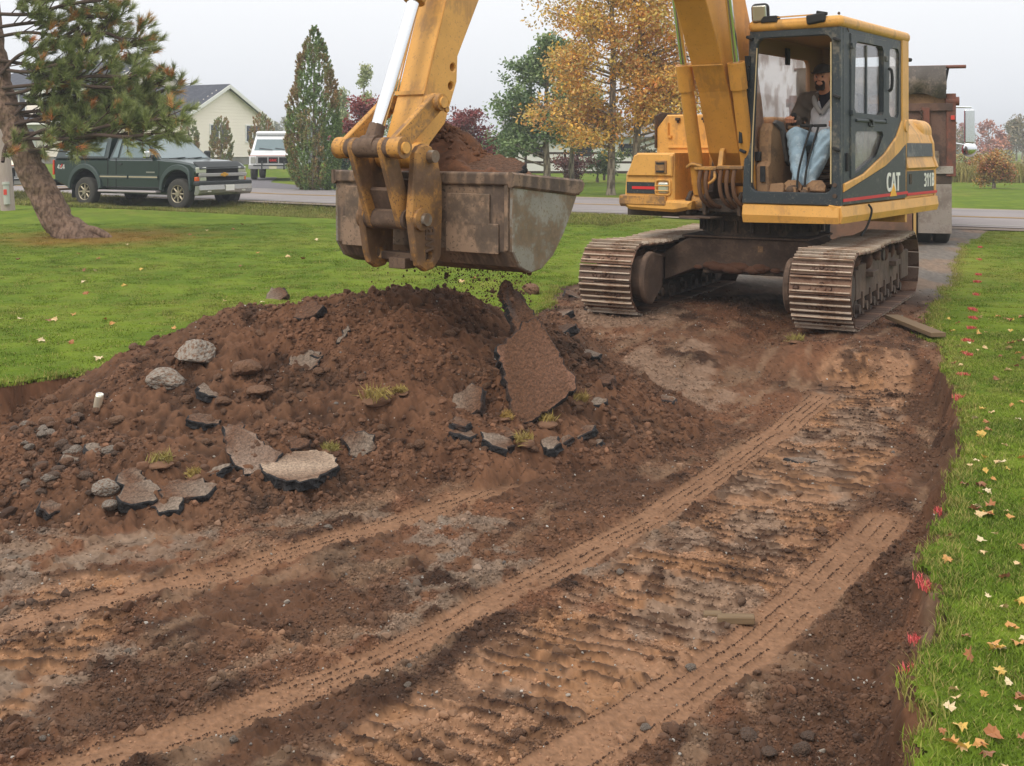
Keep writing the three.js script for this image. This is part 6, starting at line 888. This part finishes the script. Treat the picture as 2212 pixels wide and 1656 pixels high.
for (const [x, y, w, h, l, t] of [[632, 963, 75, 32, 'dark asphalt chunk behind the pale oval slab'], [438, 911, 75, 28, 'flat asphalt chunk above the long propped slab'], [448, 850, 60, 26, 'black-edged asphalt chunk below the two grey boulders'], [280, 1042, 58, 44, 'squarish asphalt chunk behind the pale faced block'], [401, 1067, 115, 42, 'brown flat asphalt chunk between the turf clod and the wheel rut'], [108, 1103, 46, 30, 'lone dark asphalt chunk on bare soil at the heap foot'], [362, 1099, 56, 38, 'asphalt chunk in front of the brown flat chunk'], [301, 1078, 76, 60, 'largest pale faced block in the rubble cluster'], [1008, 879, 66, 50, 'blue-grey asphalt chunk beside the largest leaning slab', 0.9], [996, 917, 45, 26, 'brown asphalt chunk just below the blue-grey chunk'], [1003, 941, 62, 24, 'narrow asphalt sliver below the blue-grey chunk'], [1075, 961, 72, 36, 'tan-topped asphalt chunk below the largest leaning slab'], [1090, 938, 60, 20, 'thin black asphalt sliver behind the tan-topped chunk'], [1189, 965, 40, 30, 'upturned asphalt chunk beside the turf tuft'], [1262, 937, 42, 26, 'asphalt chunk with black side, apart on the bare soil'], [1293, 958, 24, 14, 'small grey asphalt bit on the bare soil'], [1217, 955, 28, 20, 'small dark asphalt bit beside the upturned chunk'], [775, 968, 62, 44, 'asphalt chunk on edge beside the pale oval slab', 1.1], [1217, 717, 72, 34, 'long flat plate of asphalt near the crawler', 0.2], [1272, 768, 52, 22, 'flat asphalt chunk between the crawler and the leaning slab', 0.2], [1289, 672, 44, 22, 'asphalt chunk tucked under the crawler front', 0.3], [1237, 641, 36, 26, 'asphalt chunk beside the crawler on the lawn edge'], [1217, 682, 32, 28, 'black asphalt chunk near the crawler'], [1310, 827, 40, 30, 'pitch black asphalt chunk on the bare driveway bed'], [1290, 872, 44, 22, 'black asphalt chunk beside the turf tuft by the slab'], [1440, 865, 42, 16, 'flat asphalt flake alone on the driveway bed'], [595, 647, 48, 34, 'asphalt chunk perched on the heap crest', 0.8], [664, 680, 54, 34, 'asphalt chunk sunk in the heap crest', 0.9], [657, 787, 72, 42, 'grey asphalt chunk half buried in the heap side', 0.8], [688, 770, 24, 20, 'small grey asphalt bit beside the half buried chunk'], [742, 730, 12, 34, 'upright slate-like sliver in the heap side', 1.2], [1735, 997, 66, 10, 'thin dark asphalt strip pressed into the crawler print', 0.05], [470, 1020, 50, 22, 'asphalt bit under the long propped slab'], [150, 1000, 40, 24, 'asphalt bit among the round stones'], [205, 977, 38, 26, 'black asphalt bit above the rubble cluster']]) chip(x, y, w, h, l, t === undefined ? 0.3 : t);
for (const [x, y, w, h, k, l] of [[419, 776, 100, 64, 0, 'large cracked grey boulder on the soil heap'], [358, 832, 86, 58, 0, 'grey boulder half buried below the cracked boulder'], [229, 1063, 58, 44, 0, 'grey stone beside the squarish chunk'], [236, 1099, 42, 28, 0, 'pale stone lying in front of the grey stone'], [168, 898, 26, 46, 3, 'banded tan stone standing beside the can'], [109, 871, 36, 28, 1, 'round brown stone by the cut lawn edge'], [251, 911, 32, 20, 3, 'angular orange-brown stone beyond the can'], [207, 892, 20, 18, 1, 'round stone just below the can'], [530, 805, 62, 44, 1, 'brown soil clod resting beside the cracked boulder'], [560, 850, 60, 22, 1, 'flat brown clod below the heap side'], [480, 872, 36, 24, 1, 'round clod next to the black-edged chunk'], [1148, 634, 44, 34, 1, 'soil clod on the lawn edge beyond the slab'], [708, 1142, 20, 14, 0, 'white stone chip on the near wheel rut'], [881, 1444, 18, 16, 0, 'pale rounded stone on the middle wheel rut'], [880, 1482, 18, 12, 0, 'grey stone at the edge of the crawler print'], [505, 1604, 20, 22, 0, 'grey block stone below the middle wheel rut'], [1395, 1577, 26, 20, 0, 'grey stone on the wheel rut by the red stain'], [1493, 1449, 26, 22, 0, 'grey stone on the crawler print near the wheel rut'], [1340, 1240, 20, 16, 0, 'grey stone on the middle wheel rut near the crawler print'], [275, 1411, 16, 14, 0, 'small pale pebble stone alone in the loose soil'], [1619, 1595, 44, 30, 2, 'flat brown stone below the cut lawn bank'], [1747, 1600, 36, 28, 2, 'dark stone touching another below the bank'], [1659, 1630, 40, 22, 2, 'dark stone with black side below the bank'], [1732, 1626, 40, 34, 2, 'round dark stone below the bank'], [1208, 1098, 26, 18, 1, 'dark round clod on the grey patch'], [1775, 1150, 34, 20, 1, 'dark clod on the crawler print near the bank'], [1450, 1580, 40, 26, 1, 'brown clod beside the broad wheel rut'], [1120, 1590, 34, 24, 1, 'brown clod in the lower crawler print'], [90, 1600, 18, 14, 0, 'grey pebble stone in loose soil'], [1480, 1330, 30, 16, 1, 'flat clod beside the wood offcut']]) rock(x, y, w, h, k, l);
{ // round stones strewn at the foot of the heap
  const R = rng(611); for (let i = 0; i < 52; i++) { const x = 20 + R() * 150 + (i % 5 === 0 ? 150 * R() : 0), y = 905 + R() * 165, s = 12 + R() * 22; const kd = R() < 0.25 ? 0 : R() < 0.5 ? 1 : 2; tag(rock(x, y, s, s * 0.75, kd, ''), `${s > 24 ? 'large' : 'small'} ${['pale grey', 'brown', 'dark'][kd]} rounded stone strewn at the foot of the soil heap`, 'stone', 'round stones below the heap'); }
  for (let i = 0; i < 60; i++) { const x = 250 + R() * 1050, y = 700 + R() * 300, s = 9 + R() * 20; tag(rock(x, y, s, s * 0.8, 1, '', 'soil_clod'), 'brown lump of soil on the side of the heap', 'soil clod', 'soil lumps on the heap'); }
}
// can, wood offcuts, plank
{
  const [X, Y, D] = hit(212, 884), c = thing('drink_can', 'shiny metal drink can lying tilted on the soil', 'can', X, Y + 0.05, -D); c.rotation.z = -0.25; c.rotation.x = 0.2; c.scale.setScalar(0.8);
  const L = [[0, -0.06], [0.026, -0.06], [0.033, -0.052], [0.033, 0.045], [0.027, 0.06], [0, 0.058]].map(p => new THREE.Vector2(...p)); mesh('can_body', [new THREE.LatheGeometry(L, 20)], mat({ color: col(244, 236, 212), roughness: 0.22, metalness: 0.6 }), c); mesh('rim', [new THREE.TorusGeometry(0.027, 0.003, 6, 20).rotateX(PI / 2).translate(0, 0.06, 0)], chrome, c);
  const woodM = mat({ map: tex(256, 0.5, (u, v) => mix3(S(94, 76, 56), S(134, 112, 84), fbm(u * 3, v * 30, 4, 5, 3))), roughness: 0.95 });
  const a = V3(3.56, groundY(3.56, 10.6) + 0.06, -10.6), b = V3(3.6, groundY(3.6, 9.72) + 0.05, -9.72), dd = b.clone().sub(a), p = mesh('plank', [bx(0.13, 0.04, 1.05, 0, 0, 0)], woodM); p.position.copy(a.clone().add(b).multiplyScalar(0.5)); p.quaternion.setFromUnitVectors(V3(0, 0, 1), dd.normalize()); tag(p, 'short weathered plank lying beside the crawler at the driveway edge', 'plank');
  for (const [x, y, w, l] of [[1590, 1337, 80, 'pale wood offcut pressed into the crawler print'], [1540, 1330, 40, 'shorter dark wood offcut touching the pale one']]) { const q = hit(x, y), k = PXM(q[2]); const m = mesh('wood_offcut', [bx(w * k, 0.03, 0.05)], woodM); m.position.set(q[0], q[1] - 0.002, -q[2]); m.rotation.y = -0.15; m.rotation.z = 0.05; tag(m, l, 'wood offcut'); }
}
// soil heaped in the bucket, and a slab in it
{
  const o = thing('soil_load', 'brown soil heaped in the excavator bucket', 'soil', SX, 0, -SD, -MA), nx = 70, nz = 40, P = [], I = [];
  for (let j = 0; j <= nz; j++) for (let i = 0; i <= nx; i++) { const l = lerp(-0.715, 0.715, i / nx), f = lerp(4.79, 5.465, j / nz), e = sst(0, 0.12, Math.min(i / nx, 1 - i / nx)) * sst(0, 0.15, Math.min(j / nz, 1 - j / nz)); let h = 1.37 + e * (0.36 * Math.exp(-(((l + 0.1) / 0.4) ** 2)) * Math.exp(-(((f - 5.15) / 0.27) ** 2)) + 0.06 + (fbm(l * 7, f * 7, 4, 8) - 0.5) * 0.12 + (fbm(l * 24, f * 24, 3, 9) - 0.5) * 0.05); P.push(l, h, f); if (i < nx && j < nz) { const a = j * (nx + 1) + i; I.push(a, a + nx + 1, a + 1, a + 1, a + nx + 1, a + nx + 2); } }
  const g = new THREE.BufferGeometry(); g.setAttribute('position', new THREE.Float32BufferAttribute(P, 3)); g.setIndex(I); g.computeVertexNormals();
  const sm = mat({ map: worn(S(112, 74, 50), S(78, 52, 38), 0.5, 0.35, 221), roughness: 1, bumpMap: roughBump, bumpScale: 0.03 }); mesh('heap', [g], sm, o);
  const R = rng(631), cl = []; for (let i = 0; i < 260; i++) { const l = gauss(R) * 0.36, f = 5.12 + gauss(R) * 0.16, h = 1.42 + 0.36 * Math.exp(-(((l + 0.1) / 0.4) ** 2)) * Math.exp(-(((f - 5.15) / 0.27) ** 2)); if (Math.abs(l) > 0.66 || f < 4.85 || f > 5.42) continue; cl.push(at(pebG[i % 4].clone().scale(0.014 + R() * 0.022, 0.014 + R() * 0.018, 0.014 + R() * 0.022), l, h, f, R() * 3, R() * 3, 0)); } mesh('crumbs', cl, sm, o).userData.kind = 'stuff';
  const s = thing('asphalt_slab', 'dark asphalt slab lying in the soil of the bucket', 'asphalt slab', SX, 0, -SD, -MA); const sg = chipGeo([[-0.24, -0.1], [0.1, -0.13], [0.26, -0.02], [0.2, 0.1], [-0.05, 0.13], [-0.25, 0.06]], 0.05, rgb(84, 66, 54, 0.8), 47); const mm = mesh('broken_slab', at(sg, 0.42, 1.52, 5.25, -1.15, 0.1, -0.12), chipMat, s);
  // crumbs dropping from the bucket
  const n = 900, im = new THREE.InstancedMesh(pebG[0], mat({ color: col(84, 58, 42), roughness: 1 }), n), M = new THREE.Matrix4(), q = new THREE.Quaternion(); im.name = 'falling_dirt'; im.castShadow = true;
  for (let i = 0; i < n; i++) { const col2 = i % 9, l = col2 < 7 ? lerp(0.0, 0.7, (col2 + gauss(R) * 0.22) / 6) : lerp(-0.6, 0.6, R()), f = 5.3 + gauss(R) * 0.12, h = 0.84 - Math.pow(R(), 1.4) * (col2 < 7 ? 0.3 : 0.36), s2 = (0.003 + 0.009 * R() * R() * R()) * (R() < 0.03 ? 2.6 : 1); q.setFromEuler(new THREE.Euler(R() * 6, R() * 6, 0)); M.compose(V3(l, h, f).applyAxisAngle(V3(0, 1, 0), -MA).add(V3(SX, 0, -SD)), q, V3(s2, s2 * 1.6, s2)); im.setMatrixAt(i, M); }
  scene.add(im); tag(im, 'crumbs of soil falling from the bucket', 'soil', null, 'stuff');
}
// small stones and crumbs of soil, far too many to count
{
  const R = rng(641), kinds = [['soil_crumbs', 130000, null, 0.002, 0.0075], ['soil_clods', 9000, null, 0.008, 0.026], ['gravel', 3600, [rgb(168, 158, 146, 0.6), rgb(196, 190, 182, 0.6), rgb(120, 112, 106, 0.6), rgb(140, 112, 90, 0.6)], 0.0025, 0.007]];
  for (const [name, n, pal, s0, s1] of kinds) {
    const im = new THREE.InstancedMesh(pebG[name === 'gravel' ? 1 : name === 'soil_clods' ? 3 : 2], mat({ roughness: 1 }), n), M = new THREE.Matrix4(), q = new THREE.Quaternion(), c = new THREE.Color(); im.name = name; im.castShadow = im.receiveShadow = true; let k = 0, guard = 0;
    while (k < n && guard++ < n * 12) {
      const D = 2.9 * Math.pow(13 / 2.9, R()), X = (R() - 0.5) * 1.06 * D * 0.92; if (sdDig(X, D) < 0.05) continue; const w = X * sB + D * cB; if (w > 12 && R() < 0.9) continue;
      let onRut = false; for (const r of ruts) { const z = nearLine(r, X, D); if (z && Math.abs(z[0]) < r.w / 2) onRut = true; } if (onRut && R() < 0.9) continue;
      const dens = fbm(X * 1.7, D * 1.7, 3, 33); if (name === 'soil_clods' && Math.max(along(crest, X, D, 0.8), along(crest2, X, D, 0.5)) < -0.27) { if (R() < 0.93) continue; } if (name !== 'gravel' && R() > sst(0.34, 0.6, dens) + 0.1) continue;
      const s = (s0 + (s1 - s0) * Math.pow(R(), 2.2)) * (name === 'soil_clods' ? 1 : 0.75 + D * 0.075) * (R() < 0.012 ? 2.2 : 1), so = soil(X, D), y = so[0]; q.setFromEuler(new THREE.Euler(R() * 6, R() * 6, R() * 6)); M.compose(V3(X, y + s * 0.2, -D), q, V3(s, s * 0.8, s)); im.setMatrixAt(k, M); const a = pal ? pal[Math.floor(R() * pal.length)] : so.slice(1), t = pal ? 0.9 + 0.4 * R() : 0.7 + 0.75 * R(); c.setRGB(a[0] * t, a[1] * t, a[2] * t); im.setColorAt(k, c); k++;
    }
    im.count = k; scene.add(im); tag(im, name === 'gravel' ? 'pale stone chips scattered over the bare soil' : name === 'soil_clods' ? 'broken lumps of brown soil over the heap' : 'loose crumbs of brown soil over the dug ground', 'soil', null, 'stuff');
  }
}
// crumbs squeezed up in rows between the tread blocks and the crawler's cleats
{
  const R = rng(645), rows = [], spot = (X, D) => rows.push([X, D]);
  for (const r of ruts) for (let i = 0; i + 1 < r.p.length; i++) { const a = r.p[i], b = r.p[i + 1], L = Math.hypot(b[0] - a[0], b[1] - a[1]), nx = -(b[1] - a[1]) / L, ny = (b[0] - a[0]) / L; for (let j = 0; j <= r.n; j++) for (let k = 0; k < L * 190; k++) { const u = R(), s = r.s[i] + u * L, o = (j / r.n - 0.5) * r.w + gauss(R) * 0.004, zig = ((s / 0.055) % 1 + 1) % 1; if (vn(s * 6, j * 5, 71) < 0.2 || vn(s * 1.7, j * 3, 74) < 0.22) continue; spot(lerp(a[0], b[0], u) + nx * (o - (zig < 0.5 ? zig : 1 - zig) * 0.002), lerp(a[1], b[1], u) + ny * (o - (zig < 0.5 ? zig : 1 - zig) * 0.002)); } }
  const g = rows.filter(([X, D]) => D > 2.6 && sdDig(X, D) > 0.05), im = new THREE.InstancedMesh(pebG[0], mat({ roughness: 1 }), g.length), M = new THREE.Matrix4(), q = new THREE.Quaternion(), c = new THREE.Color(); im.name = 'rut_crumbs'; im.castShadow = im.receiveShadow = true;
  g.forEach(([X, D], i) => { const s = 0.0018 + 0.0042 * R() * R(); q.setFromEuler(new THREE.Euler(R() * 6, R() * 6, 0)); M.compose(V3(X, soil(X, D)[0] + s * 0.3, -D), q, V3(s, s * 0.8, s)); im.setMatrixAt(i, M); const t = KG * (0.9 + 0.8 * R()); c.setRGB(C.dark[0] * t, C.dark[1] * t, C.dark[2] * t); im.setColorAt(i, c); });
  scene.add(im); tag(im, 'rows of dark soil crumbs left in the wheel ruts', 'soil', null, 'stuff');
}
// ---------------------------------------------------------------- grass, paint marks, fallen leaves
function tuftGeo(seed, n, r, h, w) {
  const R = rng(seed), P = []; for (let i = 0; i < n; i++) { const a = R() * 6.28, d = Math.sqrt(R()) * r, x = Math.cos(a) * d, z = Math.sin(a) * d, b = R() * 6.28, L = h * (0.55 + 0.6 * R()), bend = L * (0.25 + 0.6 * R()), dx = Math.cos(b), dz = Math.sin(b), wx = -dz * w / 2, wz = dx * w / 2, m = [x + dx * bend * 0.3, L * 0.6, z + dz * bend * 0.3], t = [x + dx * bend, L * 0.98, z + dz * bend];
    P.push(x - wx, 0, z - wz, x + wx, 0, z + wz, m[0] + wx * 0.8, m[1], m[2] + wz * 0.8, x - wx, 0, z - wz, m[0] + wx * 0.8, m[1], m[2] + wz * 0.8, m[0] - wx * 0.8, m[1], m[2] - wz * 0.8, m[0] - wx * 0.8, m[1], m[2] - wz * 0.8, m[0] + wx * 0.8, m[1], m[2] + wz * 0.8, t[0], t[1], t[2]); }
  const g = new THREE.BufferGeometry(); g.setAttribute('position', new THREE.Float32BufferAttribute(P, 3)); g.computeVertexNormals(); return g;
}
const bladeMat = phys({ roughness: 0.8, specularIntensity: 0.3, transmission: 0.3, thickness: 0, side: THREE.DoubleSide });
function grassField(name, label, geo, list) { const im = new THREE.InstancedMesh(geo, bladeMat, list.length), M = new THREE.Matrix4(), q = new THREE.Quaternion(), c = new THREE.Color(); im.name = numbered(name); im.castShadow = im.receiveShadow = true; list.forEach(([X, y, D, s, a, cc, sy], i) => { q.setFromAxisAngle(V3(0, 1, 0), a); M.compose(V3(X, y, -D), q, V3(s, s * (sy || 1), s)); im.setMatrixAt(i, M); c.setRGB(...cc); im.setColorAt(i, c); }); scene.add(im); return tag(im, label, 'grass', null, 'stuff'); }
{
  const R = rng(651), near = [], mid2 = [], far = [], gcol = (X, D, k = 1) => { const c = lawnColor(X, D).map(v => v * 1.5 * k), d = R() < 0.16 ? mix3(c, rgb(196, 180, 112, 0.8), 0.6) : c, t = 0.75 + 0.5 * R(); return d.map(v => v * t); };
  for (let i = 0; i < 30000; i++) { const D = Math.sqrt(lerp(2.4 ** 2, 10 ** 2, R())), X = D * (0.24 + R() * 0.36), sd = sdDig(X, D); if (sd > -0.015) continue; near.push([X, terrain(X, D) - 0.01, D, 0.8 + 0.5 * R(), R() * 6, gcol(X, D)]); }
  for (let i = 0; i < 90000; i++) { const D = Math.sqrt(lerp(7 ** 2, 23 ** 2, Math.pow(R(), 1.25))), X = D * (-0.55 + R() * 1.15), sd = sdDig(X, D); if (sd > 0.03 || (D < 10 && X > 1) || roadQ(X, D) > ROAD0 - 0.5 || soil(X, D)[0] > terrain(X, D) + 0.01) continue; mid2.push([X, terrain(X, D) - 0.012, D, 0.8 + 0.5 * R(), R() * 6, gcol(X, D)]); }
  for (let i = 0; i < 9000; i++) { const q = lerp(20.2, ROAD0 - 0.35, R()), t = lerp(9, 34, R()), X = q * sB - t * cB, D = q * cB + t * sB; if (sdDig(X, D) > -0.4 || Math.hypot(X + 9.45, D - 30.4) < 1.2) continue; const tall = fbm(X * 0.9, D * 0.9, 3, 8) * sst(14, 26, t); far.push([X, terrain(X, D) - 0.02, D, 1.0 + 1.6 * tall + (X < -10.4 && D < 28.5 ? 1.3 : 0), R() * 6, mix3(gcol(X, D, 0.9), rgb(170, 150, 96, 0.7), R() * 0.55)]); }
  grassField('lawn_grass', 'short mown grass of the lawn beside the cut bank', tuftGeo(1, 18, 0.045, 0.026, 0.0035), near);
  grassField('lawn_grass', 'short mown grass of the wide lawn behind the heap', tuftGeo(2, 12, 0.08, 0.019, 0.008), mid2);
  grassField('tall_grass', 'rough long grass in the ditch beside the road', tuftGeo(3, 16, 0.1, 0.09, 0.01), far);
  // ragged fringe of turf along the cut
  const fr = []; for (let i = 0; i + 1 < digPoly.length; i++) { const a = digPoly[i], b = digPoly[i + 1], L = Math.hypot(b[0] - a[0], b[1] - a[1]); if (a[1] < 2.3 || a[1] > 17 || a[0] < -6) continue; for (let k = 0; k < L * 170; k++) { const u = R(), X = lerp(a[0], b[0], u) + (R() - 0.5) * 0.24, D = lerp(a[1], b[1], u) + (R() - 0.5) * 0.24, sd = sdDig(X, D); if (sd > 0.015 || sd < -0.1 || soil(X, D)[0] > terrain(X, D) + 0.02) continue; fr.push([X, terrain(X, D) - 0.02, D, 0.8 + R() * 0.6, R() * 6, mix3(gcol(X, D), rgb(190, 168, 104, 0.75), R() * 0.7)]); } }
  grassField('turf_fringe', 'dry grass hanging over the cut edge of the lawn', tuftGeo(4, 12, 0.035, 0.042, 0.004), fr);
  const wd = []; for (let i = 0; i < 2600; i++) { const D = 50 + R() * 14, X = D * (0.37 + R() * 0.16); wd.push([X, terrain(X, D), D, 1.3 + R() * 1.3, R() * 6, mix3(rgb(176, 158, 96, 0.9), rgb(140, 140, 74, 0.8), R())]); } grassField('weeds', 'tall yellowing weeds along the far edge of the lawn', tuftGeo(5, 12, 0.25, 0.3, 0.03), wd);
  // torn-off turf
  for (const [x, y, w, l] of [[813, 870, 74, 'largest torn turf clod with green grass on the heap side'], [868, 852, 36, 'small turf clod beside the largest torn turf clod'], [1182, 922, 56, 'yellow-green turf tuft at the foot of the largest leaning slab'], [1096, 908, 38, 'turf tuft tucked against the broken edge of the largest leaning slab'], [1251, 872, 46, 'dry turf tuft beside the black asphalt chunk'], [1134, 962, 56, 'turf tuft beside the tan-topped asphalt chunk'], [713, 978, 48, 'dry turf tuft beside the pale oval slab'], [348, 1010, 66, 'dark turf clod above the brown flat asphalt chunk'], [420, 1035, 44, 'dry turf tuft beside the dark turf clod'], [1720, 742, 40, 'turf scrap at the corner of the plank and crawler']]) {
    const [X, Y, D] = hit(x, y), k = PXM(D), r = w * k * 0.5, t = thing('turf_clod', l, 'turf clod', X, Y, -D, R() * 6); mesh('soil_ball', [rockG[Math.floor(R() * 8)].clone().scale(r * 0.9, r * 0.5, r * 0.8).translate(0, r * 0.12, 0)], stoneMat[1], t);
    const g = []; for (let i = 0; i < 9; i++) g.push(at(tuftGeo(700 + i, 14, r * 0.35, r * 0.8, 0.006), (R() - 0.5) * r * 1.2, r * 0.3, (R() - 0.5) * r * 1.2, (R() - 0.5) * 1.8, 0, (R() - 0.5) * 1.2)); mesh('grass', g, phys({ color: col(140 + 30 * R(), 132, 66), roughness: 0.8, transmission: 0.2, thickness: 0, side: THREE.DoubleSide }), t);
  }
  // marking paint sprayed on the grass
  const red = phys({ color: col(216, 96, 94), roughness: 0.7, transmission: 0.2, thickness: 0, side: THREE.DoubleSide });
  for (const [x, y] of [[2120, 541], [2117, 566], [2114, 595], [2113, 609], [2108, 634], [2104, 665], [2103, 684], [2100, 706], [2092, 733], [2093, 763], [2081, 806], [2072, 855], [2036, 1057], [2005, 1248], [1985, 1300], [1975, 1424], [1905, 1530]]) { const [X, D] = onLevel(x, y + 6, 0), g = []; const nb = 6 + Math.floor(R() * 12), el = 0.5 + R(); for (let i = 0; i < nb; i++) { const dx = gauss(R) * 0.03, dz = gauss(R) * 0.05 * el; g.push(at(tuftGeo(800 + i, 9, 0.022, 0.031, 0.003 + D * 0.0003), dx, 0, dz)); } const m = mesh('paint_mark', g, red); m.position.set(X, (sdDig(X, D) > 0 ? soil(X, D)[0] : terrain(X, D)) - 0.002, -D); tag(m, 'dab of red marking paint on the grass along the cut edge', 'paint mark', 'red paint marks along the lawn'); }
  // fallen leaves
  const leafG = [0, 1, 2, 3, 4].map(k => { const Rr = rng(900 + k), n = 14, o = []; for (let i = 0; i < n; i++) { const a = i / n * 6.283, r = (i % 2 ? 0.36 : 0.56) * (0.75 + 0.5 * Rr()) * (Math.abs(Math.sin(a / 2)) * 0.5 + 0.6); o.push([Math.sin(a) * r * (0.7 + 0.1 * k), -Math.cos(a) * r]); } const P = [], cu = (x, y) => 0.9 * x * x * (k % 2 ? 1 : -0.7) + 0.35 * y * y + 0.12 * Math.sin(x * 7 + y * 5 + k); for (let i = 0; i < n; i++) { const a = o[i], b = o[(i + 1) % n]; P.push(0, cu(0, 0), 0, b[0], cu(...b), b[1], a[0], cu(...a), a[1]); } const g = new THREE.BufferGeometry(); g.setAttribute('position', new THREE.Float32BufferAttribute(P, 3)); g.computeVertexNormals(); return prep(g); });
  const leafM = [[222, 190, 140], [206, 150, 84], [214, 176, 86], [172, 112, 66], [230, 208, 168], [146, 94, 60]].map(c => phys({ color: col(...c, 0.95), roughness: 0.7, transmission: 0.2, thickness: 0, side: THREE.DoubleSide })), words6 = ['cream', 'orange-tan', 'yellow', 'rust brown', 'pale cream', 'dark brown'];
  let made = 0; const leaf = (X, D, s, area) => { const k = Math.floor(Math.pow(R(), 1.3) * 6), m = new THREE.Mesh(leafG[Math.floor(R() * 5)], leafM[k]); m.name = numbered('fallen_leaf'); m.castShadow = m.receiveShadow = true; m.scale.setScalar(s); m.position.set(X, terrain(X, D) + 0.02, -D); m.rotation.set((R() - 0.5) * 1.2, R() * 6, (R() - 0.5) * 0.9); scene.add(m); tag(m, `${words6[k]} fallen leaf lying on the ${area}`, 'leaf', `fallen leaves on the ${area}`); made++; };
  let g2 = 0; while (made < 240 && g2++ < 9000) { const D = 2.6 * Math.pow(11 / 2.6, R()), X = D * (0.3 + R() * 0.22); if (sdDig(X, D) > -0.04) continue; leaf(X, D, (0.028 + 0.034 * R()) * (0.8 + 0.03 * D), 'lawn beside the cut bank'); }
  g2 = 0; while (made < 298 && g2++ < 9000) { const D = 8 + R() * 15, X = D * (-0.45 + R() * 0.5); if (sdDig(X, D) > -0.15 || roadQ(X, D) > 22 || soil(X, D)[0] > terrain(X, D)) continue; leaf(X, D, 0.05 + 0.03 * R(), 'wide lawn behind the heap'); }
}
renderer.render(scene, camera);
